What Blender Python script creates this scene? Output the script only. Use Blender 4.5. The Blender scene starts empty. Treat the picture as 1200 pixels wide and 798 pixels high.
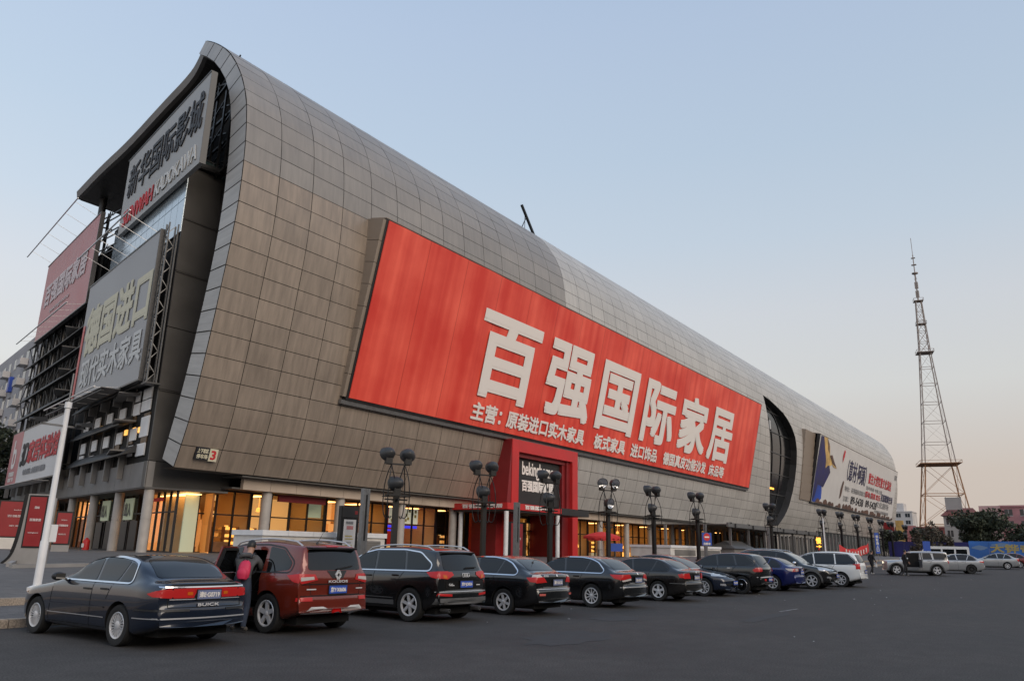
import bpy, bmesh, math, random
from mathutils import Vector, Matrix, geometry
from mathutils.bvhtree import BVHTree

random.seed(7)
SC = bpy.context.scene
COL = SC.collection
R = math.radians

# ---------------------------------------------------------------- camera
cam = bpy.data.cameras.new('camera')
cam.sensor_width = 36.0
cam.lens = 900.0 / 1200.0 * 36.0
cam.clip_start = 0.1
cam.clip_end = 6000
cam_o = bpy.data.objects.new('camera', cam)
COL.objects.link(cam_o)
SC.camera = cam_o
def _n(v):
    return Vector(v).normalized()
_X = _n((663, 259, 900))                      # street direction in camera axes (right, down, forward)
_U = _n(_X.cross(_n((-847, 227, 900))))
if _U.y > 0:
    _U = -_U
_Y = _U.cross(_X)
_r, _u, _b = Vector((_X.x, _Y.x, _U.x)), -Vector((_X.y, _Y.y, _U.y)), -Vector((_X.z, _Y.z, _U.z))
CAM = Vector((0, 0, 1.6))
cam_o.matrix_world = Matrix(((_r.x, _u.x, _b.x, CAM.x), (_r.y, _u.y, _b.y, CAM.y), (_r.z, _u.z, _b.z, CAM.z), (0, 0, 0, 1)))

# ---------------------------------------------------------------- sky, sun, exposure
SUN_EL, SUN_AZ = R(28), R(-102)               # the sun is low behind the camera; AZ is the direction towards it in plan
w = bpy.data.worlds.new('World')
SC.world = w
w.use_nodes = True
nt = w.node_tree
bg = nt.nodes['Background']
sky = nt.nodes.new('ShaderNodeTexSky')
sky.sky_type = 'NISHITA'
sky.sun_disc = False
sky.sun_elevation = SUN_EL
sky.sun_rotation = R(90) - SUN_AZ
sky.dust_density = 0.6
sky.ozone_density = 2.5
geo = nt.nodes.new('ShaderNodeTexCoord')
sep = nt.nodes.new('ShaderNodeSeparateXYZ')
nt.links.new(geo.outputs['Generated'], sep.inputs[0])
ramp = nt.nodes.new('ShaderNodeValToRGB')
cr = ramp.color_ramp
stops = [(0.0, (.60, .50, .44)), (0.096, (.645, .557, .489)), (0.197, (.697, .697, .676)), (0.288, (.66, .69, .727)),
         (0.376, (.571, .66, .757)), (0.474, (.507, .618, .75)), (0.60, (.46, .57, .738)), (0.78, (.36, .49, .69)), (1.0, (.30, .42, .62))]
while len(cr.elements) < len(stops):
    cr.elements.new(.5)
for e, (p, c) in zip(cr.elements, stops):
    e.position = p
    e.color = (*c, 1)
nt.links.new(sep.outputs['Z'], ramp.inputs[0])
# warm after-glow low in the west (behind the camera)
dotn = nt.nodes.new('ShaderNodeVectorMath'); dotn.operation = 'DOT_PRODUCT'
nt.links.new(geo.outputs['Generated'], dotn.inputs[0])
dotn.inputs[1].default_value = (math.cos(SUN_AZ), math.sin(SUN_AZ), 0.10)
mr = nt.nodes.new('ShaderNodeMapRange')
mr.inputs[1].default_value, mr.inputs[2].default_value = 0.25, 1.0
mr.inputs[3].default_value, mr.inputs[4].default_value = 0.0, 1.0
nt.links.new(dotn.outputs['Value'], mr.inputs[0])
glow = nt.nodes.new('ShaderNodeMixRGB'); glow.blend_type = 'ADD'
nt.links.new(mr.outputs[0], glow.inputs[0])
nt.links.new(ramp.outputs[0], glow.inputs[1])
glow.inputs[2].default_value = (.34, .21, .11, 1)
# the sky is a little paler towards the open side on the left
dot2 = nt.nodes.new('ShaderNodeVectorMath'); dot2.operation = 'DOT_PRODUCT'
nt.links.new(geo.outputs['Generated'], dot2.inputs[0]); dot2.inputs[1].default_value = (-.9, .43, 0)
mr2 = nt.nodes.new('ShaderNodeMapRange')
mr2.inputs[1].default_value, mr2.inputs[2].default_value, mr2.inputs[3].default_value, mr2.inputs[4].default_value = -.9, 1.0, .975, 1.24
nt.links.new(dot2.outputs['Value'], mr2.inputs[0])
pale = nt.nodes.new('ShaderNodeMixRGB'); pale.blend_type = 'MULTIPLY'; pale.inputs[0].default_value = 1
nt.links.new(glow.outputs[0], pale.inputs[1]); nt.links.new(mr2.outputs[0], pale.inputs[2])
ten = nt.nodes.new('ShaderNodeMixRGB'); ten.blend_type = 'MULTIPLY'; ten.inputs[0].default_value = 1
nt.links.new(pale.outputs[0], ten.inputs[1])
ten.inputs[2].default_value = (10, 10, 10, 1)
mix = nt.nodes.new('ShaderNodeMixRGB'); mix.inputs[0].default_value = 0.92
nt.links.new(sky.outputs[0], mix.inputs[1])
nt.links.new(ten.outputs[0], mix.inputs[2])
nt.links.new(mix.outputs[0], bg.inputs[0])
bg.inputs[1].default_value = 0.1
sun = bpy.data.lights.new('sun', 'SUN')
sun.energy = 1.5
sun.angle = R(40)
sun.color = (1, .86, .70)
sun_o = bpy.data.objects.new('sun', sun)
COL.objects.link(sun_o)
_sd = Vector((math.cos(SUN_AZ) * math.cos(SUN_EL), math.sin(SUN_AZ) * math.cos(SUN_EL), math.sin(SUN_EL)))
sun_o.rotation_euler = _sd.to_track_quat('Z', 'Y').to_euler()
SC.view_settings.view_transform = 'Standard'
SC.view_settings.look = 'None'
SC.view_settings.exposure = 0.0
SC.view_settings.gamma = 1.0
SC.cycles.max_bounces = 6
SC.cycles.transparent_max_bounces = 10
SC.cycles.sample_clamp_indirect = 4

# ---------------------------------------------------------------- materials
MATS = {}
def mat(name, col, rough=.6, metal=0., spec=.5, emit=None, es=0., noise=0., nscale=5., bump=0., bscale=40., coat=0., alpha=1.):
    m = bpy.data.materials.new(name)
    m.use_nodes = True
    t = m.node_tree
    p = t.nodes['Principled BSDF']
    p.inputs['Base Color'].default_value = (*col, 1)
    p.inputs['Roughness'].default_value = rough
    p.inputs['Metallic'].default_value = metal
    p.inputs['Specular IOR Level'].default_value = spec
    p.inputs['Coat Weight'].default_value = coat
    p.inputs['Coat Roughness'].default_value = .03
    if emit:
        p.inputs['Emission Color'].default_value = (*emit, 1)
        p.inputs['Emission Strength'].default_value = es
    if noise or bump:
        tc = t.nodes.new('ShaderNodeTexCoord')
    if noise:
        nz = t.nodes.new('ShaderNodeTexNoise')
        nz.inputs['Scale'].default_value = nscale
        nz.inputs['Detail'].default_value = 6
        t.links.new(tc.outputs['Object'], nz.inputs['Vector'])
        r = t.nodes.new('ShaderNodeMapRange')
        r.inputs[1].default_value, r.inputs[2].default_value = .3, .7
        r.inputs[3].default_value, r.inputs[4].default_value = 1 - noise, 1 + noise
        t.links.new(nz.outputs[0], r.inputs[0])
        mx = t.nodes.new('ShaderNodeMixRGB'); mx.blend_type = 'MULTIPLY'; mx.inputs[0].default_value = 1
        mx.inputs[1].default_value = (*col, 1)
        t.links.new(r.outputs[0], mx.inputs[2])
        t.links.new(mx.outputs[0], p.inputs['Base Color'])
        r2 = t.nodes.new('ShaderNodeMapRange')
        r2.inputs[3].default_value, r2.inputs[4].default_value = max(0, rough - .12), min(1, rough + .12)
        t.links.new(nz.outputs[0], r2.inputs[0])
        t.links.new(r2.outputs[0], p.inputs['Roughness'])
    if bump:
        n2 = t.nodes.new('ShaderNodeTexNoise')
        n2.inputs['Scale'].default_value = bscale
        n2.inputs['Detail'].default_value = 4
        t.links.new(tc.outputs['Object'], n2.inputs['Vector'])
        b = t.nodes.new('ShaderNodeBump')
        b.inputs['Strength'].default_value = bump
        b.inputs['Distance'].default_value = .02
        t.links.new(n2.outputs[0], b.inputs['Height'])
        t.links.new(b.outputs[0], p.inputs['Normal'])
    MATS[name] = m
    return m

def nodes_of(name, rough=.6):
    m = bpy.data.materials.new(name); m.use_nodes = True
    t = m.node_tree
    return m, t, t.nodes['Principled BSDF']

def glass_mat(name, tint=(1, 1, 1), refl=.12, rough=.02):
    m = bpy.data.materials.new(name); m.use_nodes = True
    t = m.node_tree
    t.nodes.remove(t.nodes['Principled BSDF'])
    tr = t.nodes.new('ShaderNodeBsdfTransparent'); tr.inputs[0].default_value = (*tint, 1)
    gl = t.nodes.new('ShaderNodeBsdfGlossy'); gl.inputs['Roughness'].default_value = rough
    fr = t.nodes.new('ShaderNodeLayerWeight'); fr.inputs[0].default_value = refl
    mr_ = t.nodes.new('ShaderNodeMath'); mr_.operation = 'MINIMUM'; mr_.inputs[1].default_value = .13; t.links.new(fr.outputs['Fresnel'], mr_.inputs[0])
    ms = t.nodes.new('ShaderNodeMixShader')
    t.links.new(mr_.outputs[0], ms.inputs[0])
    t.links.new(tr.outputs[0], ms.inputs[1]); t.links.new(gl.outputs[0], ms.inputs[2])
    t.links.new(ms.outputs[0], t.nodes['Material Output'].inputs[0])
    MATS[name] = m
    return m

def cladding_mat(name, col, streak=.25, rough=.42, metal=.45):
    """Sheet-metal panels: UV = (panel column + x, panel row + y); weathering streaks run down the wall."""
    m, t, p = nodes_of(name)
    uv = t.nodes.new('ShaderNodeUVMap')
    fl = t.nodes.new('ShaderNodeVectorMath'); fl.operation = 'FLOOR'
    t.links.new(uv.outputs[0], fl.inputs[0])
    wn = t.nodes.new('ShaderNodeTexWhiteNoise')
    t.links.new(fl.outputs[0], wn.inputs[0])
    tone = t.nodes.new('ShaderNodeMapRange')
    tone.inputs[3].default_value, tone.inputs[4].default_value = .92, 1.07
    t.links.new(wn.outputs[0], tone.inputs[0])
    sc_ = t.nodes.new('ShaderNodeVectorMath'); sc_.operation = 'MULTIPLY'
    sc_.inputs[1].default_value = (5.0, .30, 1)
    t.links.new(uv.outputs[0], sc_.inputs[0])
    nz = t.nodes.new('ShaderNodeTexNoise'); nz.inputs['Scale'].default_value = 1.6; nz.inputs['Detail'].default_value = 8
    nz.inputs['Roughness'].default_value = .62
    t.links.new(sc_.outputs[0], nz.inputs['Vector'])
    sm = t.nodes.new('ShaderNodeMapRange')
    sm.inputs[1].default_value, sm.inputs[2].default_value = .36, .66
    sm.inputs[3].default_value, sm.inputs[4].default_value = 1 - streak, 1.06
    t.links.new(nz.outputs[0], sm.inputs[0])
    nz2 = t.nodes.new('ShaderNodeTexNoise'); nz2.inputs['Scale'].default_value = .35
    t.links.new(uv.outputs[0], nz2.inputs['Vector'])
    s2 = t.nodes.new('ShaderNodeMapRange'); s2.inputs[3].default_value, s2.inputs[4].default_value = .85, 1.15
    t.links.new(nz2.outputs[0], s2.inputs[0])
    m1 = t.nodes.new('ShaderNodeMath'); m1.operation = 'MULTIPLY'
    t.links.new(tone.outputs[0], m1.inputs[0]); t.links.new(sm.outputs[0], m1.inputs[1])
    m2 = t.nodes.new('ShaderNodeMath'); m2.operation = 'MULTIPLY'
    t.links.new(m1.outputs[0], m2.inputs[0]); t.links.new(s2.outputs[0], m2.inputs[1])
    mx = t.nodes.new('ShaderNodeMixRGB'); mx.blend_type = 'MULTIPLY'; mx.inputs[0].default_value = 1
    mx.inputs[1].default_value = (*col, 1)
    t.links.new(m2.outputs[0], mx.inputs[2])
    t.links.new(mx.outputs[0], p.inputs['Base Color'])
    p.inputs['Metallic'].default_value = metal
    p.inputs['Specular IOR Level'].default_value = 1.0
    rr = t.nodes.new('ShaderNodeMapRange'); rr.inputs[3].default_value, rr.inputs[4].default_value = rough - .08, rough + .12
    t.links.new(nz.outputs[0], rr.inputs[0]); t.links.new(rr.outputs[0], p.inputs['Roughness'])
    MATS[name] = m
    return m

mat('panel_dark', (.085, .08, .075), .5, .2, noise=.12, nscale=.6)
mat('gap', (.012, .011, .01), .9)
cladding_mat('clad_old', (.272, .219, .172), .26, .42, .0)
cladding_mat('clad_grey', (.238, .220, .200), .14, .40, .0)
cladding_mat('clad_new', (.42, .405, .38), .16, .36, .0)
cladding_mat('clad_trim', (.34, .34, .335), .2, .42, .0)
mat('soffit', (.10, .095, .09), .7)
mat('fascia_beige', (.42, .34, .27), .55, noise=.1, nscale=.8)
mat('concrete', (.27, .26, .25), .8, noise=.18, nscale=.7)
mat('fascia_grey', (.20, .19, .18), .75, noise=.15, nscale=.5)
mat('column', (.40, .37, .34), .55, .1, noise=.1, nscale=1.5)
mat('black_metal', (.012, .012, .013), .45, .3)
mat('dark_metal', (.05, .05, .052), .4, .6)
mat('grey_metal', (.22, .22, .22), .45, .7, noise=.12)
mat('light_metal', (.55, .55, .56), .4, .6)
mat('chrome', (.75, .75, .77), .12, 1.)
mat('alloy', (.62, .62, .63), .33, .3)
mat('badge_silver', (.72, .72, .72), .3, .2)
mat('white_paint', (.72, .72, .72), .45, noise=.06, nscale=2)
mat('white_wall', (.62, .59, .55), .7, noise=.12, nscale=1.2)
mat('rust', (.36, .19, .10), .8, .2, noise=.3, nscale=.5)
mat('tower_grey', (.34, .29, .26), .7, .1)
mat('louvre', (.022, .022, .023), .55, noise=.15)
mat('win_white', (.74, .73, .72), .5, noise=.08, nscale=1.)
mat('win_tan', (.36, .31, .25), .5, noise=.1, nscale=1.)
mat('lamp_warm', (.8, .4, .1), .5, emit=(1, .48, .10), es=1.3)
mat('lamp_white', (.8, .8, .6), .5, emit=(1, .86, .62), es=1.6)
mat('lamp_blue', (.02, .02, .3), .5, emit=(.05, .06, 1), es=.9)
mat('lamp_amber', (.6, .3, .05), .5, emit=(1, .45, .05), es=2.0)
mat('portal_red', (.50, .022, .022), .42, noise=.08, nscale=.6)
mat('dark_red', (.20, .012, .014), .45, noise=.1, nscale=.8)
mat('banner_red', (.60, .040, .030), .5)
mat('poster_red', (.25, .011, .015), .4, noise=.08, nscale=1.)
mat('bill_pink', (.50, .20, .20), .5, noise=.06, nscale=.4)
mat('bill_grey', (.33, .33, .335), .5, noise=.06, nscale=.25)
mat('bill_white', (.60, .59, .58), .5, noise=.05, nscale=.3)
mat('txt_white', (.80, .76, .72), .6)
mat('txt_pinkwhite', (.66, .55, .55), .6)
mat('txt_cream', (.62, .58, .43), .6)
mat('txt_lgrey', (.62, .62, .60), .6)
mat('txt_black', (.015, .015, .02), .6)
mat('txt_red', (.55, .03, .04), .6)
mat('txt_navy', (.03, .03, .09), .6)
mat('txt_grey', (.28, .28, .29), .6)
mat('txt_gold', (.45, .36, .12), .6)
mat('paint_blue', (.012, .06, .38), .5, noise=.3, nscale=.3)
mat('hoarding_blue', (.035, .15, .46), .5, noise=.3, nscale=.3)
mat('paint_navy', (.012, .012, .10), .5, noise=.4, nscale=.3)
mat('paint_yellow', (.55, .36, .12), .5, noise=.4, nscale=.4)
mat('paint_brown', (.10, .05, .035), .5, noise=.4, nscale=.4)
mat('blue_sign', (.02, .07, .34), .5)
mat('red_sign', (.55, .02, .02), .5)
mat('cloth_red', (.56, .03, .03), .75, noise=.1)
mat('tyre', (.014, .014, .014), .85, noise=.2, nscale=20)
mat('well', (.006, .006, .006), .95)
mat('car_glass', (.006, .007, .008), .04, 0, .55)
mat('car_glass_lit', (.22, .24, .23), .06, 0, .6)  # paler base colour carries the sky reflection on a windscreen
mat('plastic_black', (.016, .016, .017), .5)
mat('lamp_housing', (.045, .046, .048), .45, .2)
mat('plastic_grey', (.10, .10, .10), .55)
mat('tail_red', (.40, .012, .012), .28, 0, .5, emit=(1, .02, .02), es=.05)
mat('tail_clear', (.52, .47, .44), .12, 0, .6)
mat('tail_pink', (.50, .12, .10), .15, 0, .6)
mat('amber', (.55, .12, .01), .2)
mat('head_clear', (.55, .57, .60), .08, .6, .6)
mat('plate_blue', (.035, .095, .46), .4)
mat('plate_pale', (.17, .20, .34), .4)
def paint(name, col, metal=.0, rough=.22):
    return mat(name, col, rough, metal, .5, coat=1.)
paint('paint_navyblue', (.0065, .012, .027), .2, .24)
paint('paint_copper', (.165, .020, .009), .25, .26)
paint('paint_black', (.007, .007, .0075), .0, .2)
paint('paint_black_brown', (.012, .010, .009), .1, .24)
paint('paint_cobalt', (.010, .016, .105), .3, .25)
paint('paint_white', (.74, .75, .74), .0, .25)
paint('paint_silver', (.40, .41, .42), .55, .3)
paint('paint_maroon', (.16, .012, .015), .2, .25)

# ---------------------------------------------------------------- mesh helpers
class MB:
    """Collects shapes; build() links them as ONE mesh object."""
    def __init__(s, xf=None):
        s.v, s.f, s.m, s.xf, s.uv = [], [], [], xf, []
        s.mi = 0
    def add(s, vs, fs, uvs=None):
        n = len(s.v)
        for p in vs:
            p = Vector(p)
            s.v.append(s.xf(p) if s.xf else p)
        for i, f in enumerate(fs):
            s.f.append([n + k for k in f]); s.m.append(s.mi)
            s.uv.append(uvs[i] if uvs else None)
    def box(s, a, b):
        (x0, y0, z0), (x1, y1, z1) = a, b
        s.add([(x0, y0, z0), (x1, y0, z0), (x1, y1, z0), (x0, y1, z0), (x0, y0, z1), (x1, y0, z1), (x1, y1, z1), (x0, y1, z1)],
              [(0, 3, 2, 1), (4, 5, 6, 7), (0, 1, 5, 4), (1, 2, 6, 5), (2, 3, 7, 6), (3, 0, 4, 7)])
    def cbox(s, c, size):
        s.box([c[i] - size[i] / 2 for i in range(3)], [c[i] + size[i] / 2 for i in range(3)])
    def beam(s, p, q, wd, ht=None):
        p, q = Vector(p), Vector(q)
        ht = ht or wd
        d = (q - p).normalized()
        up = Vector((0, 0, 1)) if abs(d.z) < .95 else Vector((0, 1, 0))
        a = d.cross(up).normalized() * wd / 2
        b = a.cross(d).normalized() * ht / 2
        vs = [e + sx * a + sy * b for e in (p, q) for sx, sy in ((-1, -1), (1, -1), (1, 1), (-1, 1))]
        s.add(vs, [(0, 3, 2, 1), (4, 5, 6, 7), (0, 1, 5, 4), (1, 2, 6, 5), (2, 3, 7, 6), (3, 0, 4, 7)])
    def tube(s, path, r, n=8, r1=None):
        path = [Vector(p) for p in path]
        rings = []
        up = Vector((0.13, .21, .97))
        for i, p in enumerate(path):
            d = (path[min(i + 1, len(path) - 1)] - path[max(i - 1, 0)]).normalized()
            a = d.cross(up)
            if a.length < .05:
                a = d.cross(Vector((1, 0, 0)))
            a.normalize()
            b = a.cross(d)
            rr = r if r1 is None else r + (r1 - r) * i / (len(path) - 1)
            rings.append([p + rr * (a * math.cos(2 * math.pi * k / n) + b * math.sin(2 * math.pi * k / n)) for k in range(n)])
        vs = [p for rg in rings for p in rg]
        fs = []
        for i in range(len(path) - 1):
            for k in range(n):
                fs.append((i * n + k, i * n + (k + 1) % n, (i + 1) * n + (k + 1) % n, (i + 1) * n + k))
        fs.append(tuple(range(n - 1, -1, -1))); fs.append(tuple((len(path) - 1) * n + k for k in range(n)))
        s.add(vs, fs)
    def lathe(s, prof, n=24, axis='Z', c=(0, 0, 0), M=None, cap=True):
        """prof: (r, h) pairs turned about an axis through c."""
        vs, fs = [], []
        for r, h in prof:
            for k in range(n):
                a = 2 * math.pi * k / n
                x, y = r * math.cos(a), r * math.sin(a)
                p = {'Z': (x, y, h), 'Y': (x, h, y), 'X': (h, x, y)}[axis]
                p = Vector(p)
                if M: p = M @ p
                vs.append(p + Vector(c))
        for i in range(len(prof) - 1):
            for k in range(n):
                fs.append((i * n + k, i * n + (k + 1) % n, (i + 1) * n + (k + 1) % n, (i + 1) * n + k))
        if cap and prof[0][0] > 1e-6: fs.append(tuple(range(n)))
        if cap and prof[-1][0] > 1e-6: fs.append(tuple((len(prof) - 1) * n + k for k in range(n)))
        s.add(vs, fs)
    def prism(s, poly, h0, h1, plane='XY'):
        """extrude a 2D polygon; plane XY -> z, XZ -> y, YZ -> x"""
        n = len(poly)
        def P(a, b, h):
            return {'XY': (a, b, h), 'XZ': (a, h, b), 'YZ': (h, a, b)}[plane]
        vs = [P(a, b, h0) for a, b in poly] + [P(a, b, h1) for a, b in poly]
        fs = [tuple(range(n)), tuple(range(2 * n - 1, n - 1, -1))]
        for k in range(n):
            fs.append((k, (k + 1) % n, n + (k + 1) % n, n + k))
        s.add(vs, fs)
    def quad(s, a, b, c, d, uv=None):
        s.add([a, b, c, d], [(0, 1, 2, 3)], [uv] if uv else None)
    def build(s, name, mats, parent=None, smooth=False, origin=None, recalc=True, sharp=None):
        me = bpy.data.meshes.new(name)
        o_ = Vector(origin) if origin is not None else Vector((0, 0, 0))
        if parent is not None and origin is None and parent.get('_w'):
            o_ = Vector(parent['_w'])
        me.from_pydata([tuple(p - o_) for p in s.v], [], s.f)
        if not isinstance(mats, (list, tuple)):
            mats = [mats]
        for m in mats:
            me.materials.append(MATS[m] if isinstance(m, str) else m)
        me.polygons.foreach_set('material_index', s.m)
        if any(u for u in s.uv):
            uvl = me.uv_layers.new(name='UVMap')
            for p, u in zip(me.polygons, s.uv):
                if u:
                    for li, c in zip(p.loop_indices, u):
                        uvl.data[li].uv = c
        if recalc:
            bm = bmesh.new(); bm.from_mesh(me)
            bmesh.ops.recalc_face_normals(bm, faces=bm.faces)
            bm.to_mesh(me); bm.free()
        if smooth:
            me.polygons.foreach_set('use_smooth', [True] * len(me.polygons))
            me.set_sharp_from_angle(angle=R(sharp or 40))
        me.update()
        o = bpy.data.objects.new(name, me)
        COL.objects.link(o)
        if parent is not None:
            o.parent = parent
            if parent.get('_w'): o['_w'] = parent['_w']
        elif origin is not None:
            o.location = o_
        return o

def build_each(mb, name, mats, parent=None, **kw):
    """one object for every connected piece of what mb has collected"""
    par = list(range(len(mb.v)))
    def find(a):
        while par[a] != a:
            par[a] = par[par[a]]; a = par[a]
        return a
    for f in mb.f:
        for k in f[1:]: par[find(k)] = find(f[0])
    groups = {}
    for i, f in enumerate(mb.f): groups.setdefault(find(f[0]), []).append(i)
    out = []
    for g_ in groups.values():
        m = MB(); idx = {}
        for i in g_:
            for k in mb.f[i]:
                if k not in idx: idx[k] = len(m.v); m.v.append(mb.v[k])
            m.f.append([idx[k] for k in mb.f[i]]); m.m.append(mb.m[i]); m.uv.append(mb.uv[i])
        out.append(m.build(name, mats, parent, **kw))
    return out
def thing(name, label, cat, loc=(0, 0, 0), rz=0, group=None, world=True):
    """An Empty at the thing's base; world=True lets its parts be given in world coordinates."""
    o = bpy.data.objects.new(name, None)
    COL.objects.link(o)
    o.empty_display_size = .3
    o.location = loc
    o.rotation_euler = (0, 0, rz)
    o['label'] = label; o['category'] = cat
    if group: o['group'] = group
    if world: o['_w'] = tuple(loc)
    return o
def tag(o, label, cat, group=None):
    o['label'] = label; o['category'] = cat
    if group: o['group'] = group
    return o
def struct(o):
    o['kind'] = 'structure'
    return o
def kids(o):
    return [c for c in ALLKIDS.get(o.name, [])]
def copy_tree(o, loc=None, rz=None, label=None, group=None):
    children = {}
    for x in COL.objects:
        if x.parent: children.setdefault(x.parent.name, []).append(x)
    def cp(x, par):
        c = x.copy(); COL.objects.link(c)
        if par is not None: c.parent = par
        for k in children.get(x.name, []):
            cp(k, c)
        return c
    r = cp(o, None)
    if loc is not None: r.location = loc
    if rz is not None: r.rotation_euler = (0, 0, rz)
    if label: r['label'] = label
    if group: r['group'] = group
    return r

def frame(o, ux, uy):
    """local (a, b, c) -> o + a*ux + b*uy + c*normal"""
    o, ux, uy = Vector(o), Vector(ux).normalized(), Vector(uy).normalized()
    un = ux.cross(uy).normalized()
    return lambda p: o + ux * p[0] + uy * p[1] + un * p[2]

_TXT = {}
def text_geo(s):
    if s in _TXT: return _TXT[s]
    c = bpy.data.curves.new('t', 'FONT'); c.body = s; c.size = 1; c.resolution_u = 4
    o = bpy.data.objects.new('t', c); COL.objects.link(o)
    dg = bpy.context.evaluated_depsgraph_get()
    me = bpy.data.meshes.new_from_object(o.evaluated_get(dg))
    vs = [tuple(v.co) for v in me.vertices]; fs = [tuple(p.vertices) for p in me.polygons]
    bpy.data.objects.remove(o); bpy.data.curves.remove(c); bpy.data.meshes.remove(me)
    _TXT[s] = (vs, fs)
    return _TXT[s]
def put_text(mb, s, x, y, wd, ht, bold=0., c=.01, thick=0., step=.002, slant=0.):
    """Lettering in the (a, b) plane of mb's frame, lower-left at (x, y), scaled to wd x ht."""
    vs, fs = text_geo(s)
    x0, x1 = min(v[0] for v in vs), max(v[0] for v in vs)
    y0, y1 = min(v[1] for v in vs), max(v[1] for v in vs)
    sx, sy = wd / (x1 - x0), ht / (y1 - y0)
    offs = [(0, 0)]
    if bold:
        b = bold
        offs = [(-b, -b), (b, -b), (b, b), (-b, b), (0, b), (0, -b), (b, 0), (-b, 0), (0, 0)]
    for k, (dx, dy) in enumerate(offs):
        h = c + thick + step * k
        pts = [(x + (v[0] - x0) * sx + dx + slant * (v[1] - y0) * sy, y + (v[1] - y0) * sy + dy, h) for v in vs]
        mb.add(pts, fs)
        if thick:
            cnt = {}
            for f in fs:
                for i in range(len(f)):
                    e = (f[i], f[(i + 1) % len(f)])
                    cnt[tuple(sorted(e))] = cnt.get(tuple(sorted(e)), []) + [e]
            q, qf = [], []
            for es in cnt.values():
                if len(es) == 1:
                    a, b2 = es[0]
                    n = len(q)
                    q += [pts[a], pts[b2], (pts[b2][0], pts[b2][1], c), (pts[a][0], pts[a][1], c)]
                    qf.append((n, n + 1, n + 2, n + 3))
            mb.add(q, qf)
def ramp(x):
    """the street climbs gently along the building"""
    return min(max(.0125 * (x - 26), 0.0), 1.35)
def fade(y):
    return min(max((48 - y) / 14.0, 0.0), 1.0)
def plaza_z(y, x=0.0):
    return (.3 if y < 20.1 else (.3 + (y - 20.1) / (50 - 20.1) * .6 if y < 50 else .9)) + ramp(x) * fade(y)
# ================================================================ GROUND
def ground_mat(name, col, patch, tile=None, rough=.85, grain=1.):
    m, t, p = nodes_of(name)
    tc = t.nodes.new('ShaderNodeTexCoord')
    n1 = t.nodes.new('ShaderNodeTexNoise'); n1.inputs['Scale'].default_value = .22; n1.inputs['Detail'].default_value = 7; n1.inputs['Roughness'].default_value = .6
    n2 = t.nodes.new('ShaderNodeTexNoise'); n2.inputs['Scale'].default_value = 38; n2.inputs['Detail'].default_value = 3
    n3 = t.nodes.new('ShaderNodeTexNoise'); n3.inputs['Scale'].default_value = 2.3; n3.inputs['Detail'].default_value = 6
    for n in (n1, n2, n3): t.links.new(tc.outputs['Object'], n.inputs['Vector'])
    def rng(src, a, b, lo=.3, hi=.7):
        r = t.nodes.new('ShaderNodeMapRange')
        r.inputs[1].default_value, r.inputs[2].default_value, r.inputs[3].default_value, r.inputs[4].default_value = lo, hi, a, b
        t.links.new(src, r.inputs[0]); return r.outputs[0]
    def mul(a, b):
        x = t.nodes.new('ShaderNodeMath'); x.operation = 'MULTIPLY'
        t.links.new(a, x.inputs[0]); t.links.new(b, x.inputs[1]); return x.outputs[0]
    f = mul(mul(rng(n1.outputs[0], 1 - patch, 1 + patch), rng(n2.outputs[0], 1 - .35 * grain, 1 + .35 * grain)), rng(n3.outputs[0], .88, 1.12))
    if tile:
        bk = t.nodes.new('ShaderNodeTexBrick')
        bk.inputs['Color1'].default_value = (1, 1, 1, 1); bk.inputs['Color2'].default_value = (.86, .86, .88, 1)
        bk.inputs['Mortar'].default_value = (.55, .55, .55, 1)
        bk.inputs['Scale'].default_value = 1
        bk.inputs['Mortar Size'].default_value = .012
        bk.inputs['Brick Width'].default_value, bk.inputs['Row Height'].default_value = tile
        t.links.new(tc.outputs['Object'], bk.inputs['Vector'])
        f = mul(f, bk.outputs['Color'])
    mx = t.nodes.new('ShaderNodeMixRGB'); mx.blend_type = 'MULTIPLY'; mx.inputs[0].default_value = 1
    mx.inputs[1].default_value = (*col, 1); t.links.new(f, mx.inputs[2])
    t.links.new(mx.outputs[0], p.inputs['Base Color'])
    t.links.new(rng(n1.outputs[0], rough - .12, rough + .1), p.inputs['Roughness'])
    b = t.nodes.new('ShaderNodeBump'); b.inputs['Strength'].default_value = .35; b.inputs['Distance'].default_value = .012
    t.links.new(n2.outputs[0], b.inputs['Height']); t.links.new(b.outputs[0], p.inputs['Normal'])
    p.inputs['Specular IOR Level'].default_value = .3
    MATS[name] = m
ground_mat('asphalt', (.0510, .0475, .0455), .34, grain=1.5)
ground_mat('paving', (.115, .112, .112), .12, (.6, .3), .8)
ground_mat('plaza_tiles', (.135, .128, .122), .10, (.9, .6), .7, .4)
ground_mat('kerb_stone', (.30, .25, .20), .2, (1.0, .5), .8)
ground_mat('far_ground', (.10, .095, .085), .2)

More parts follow.
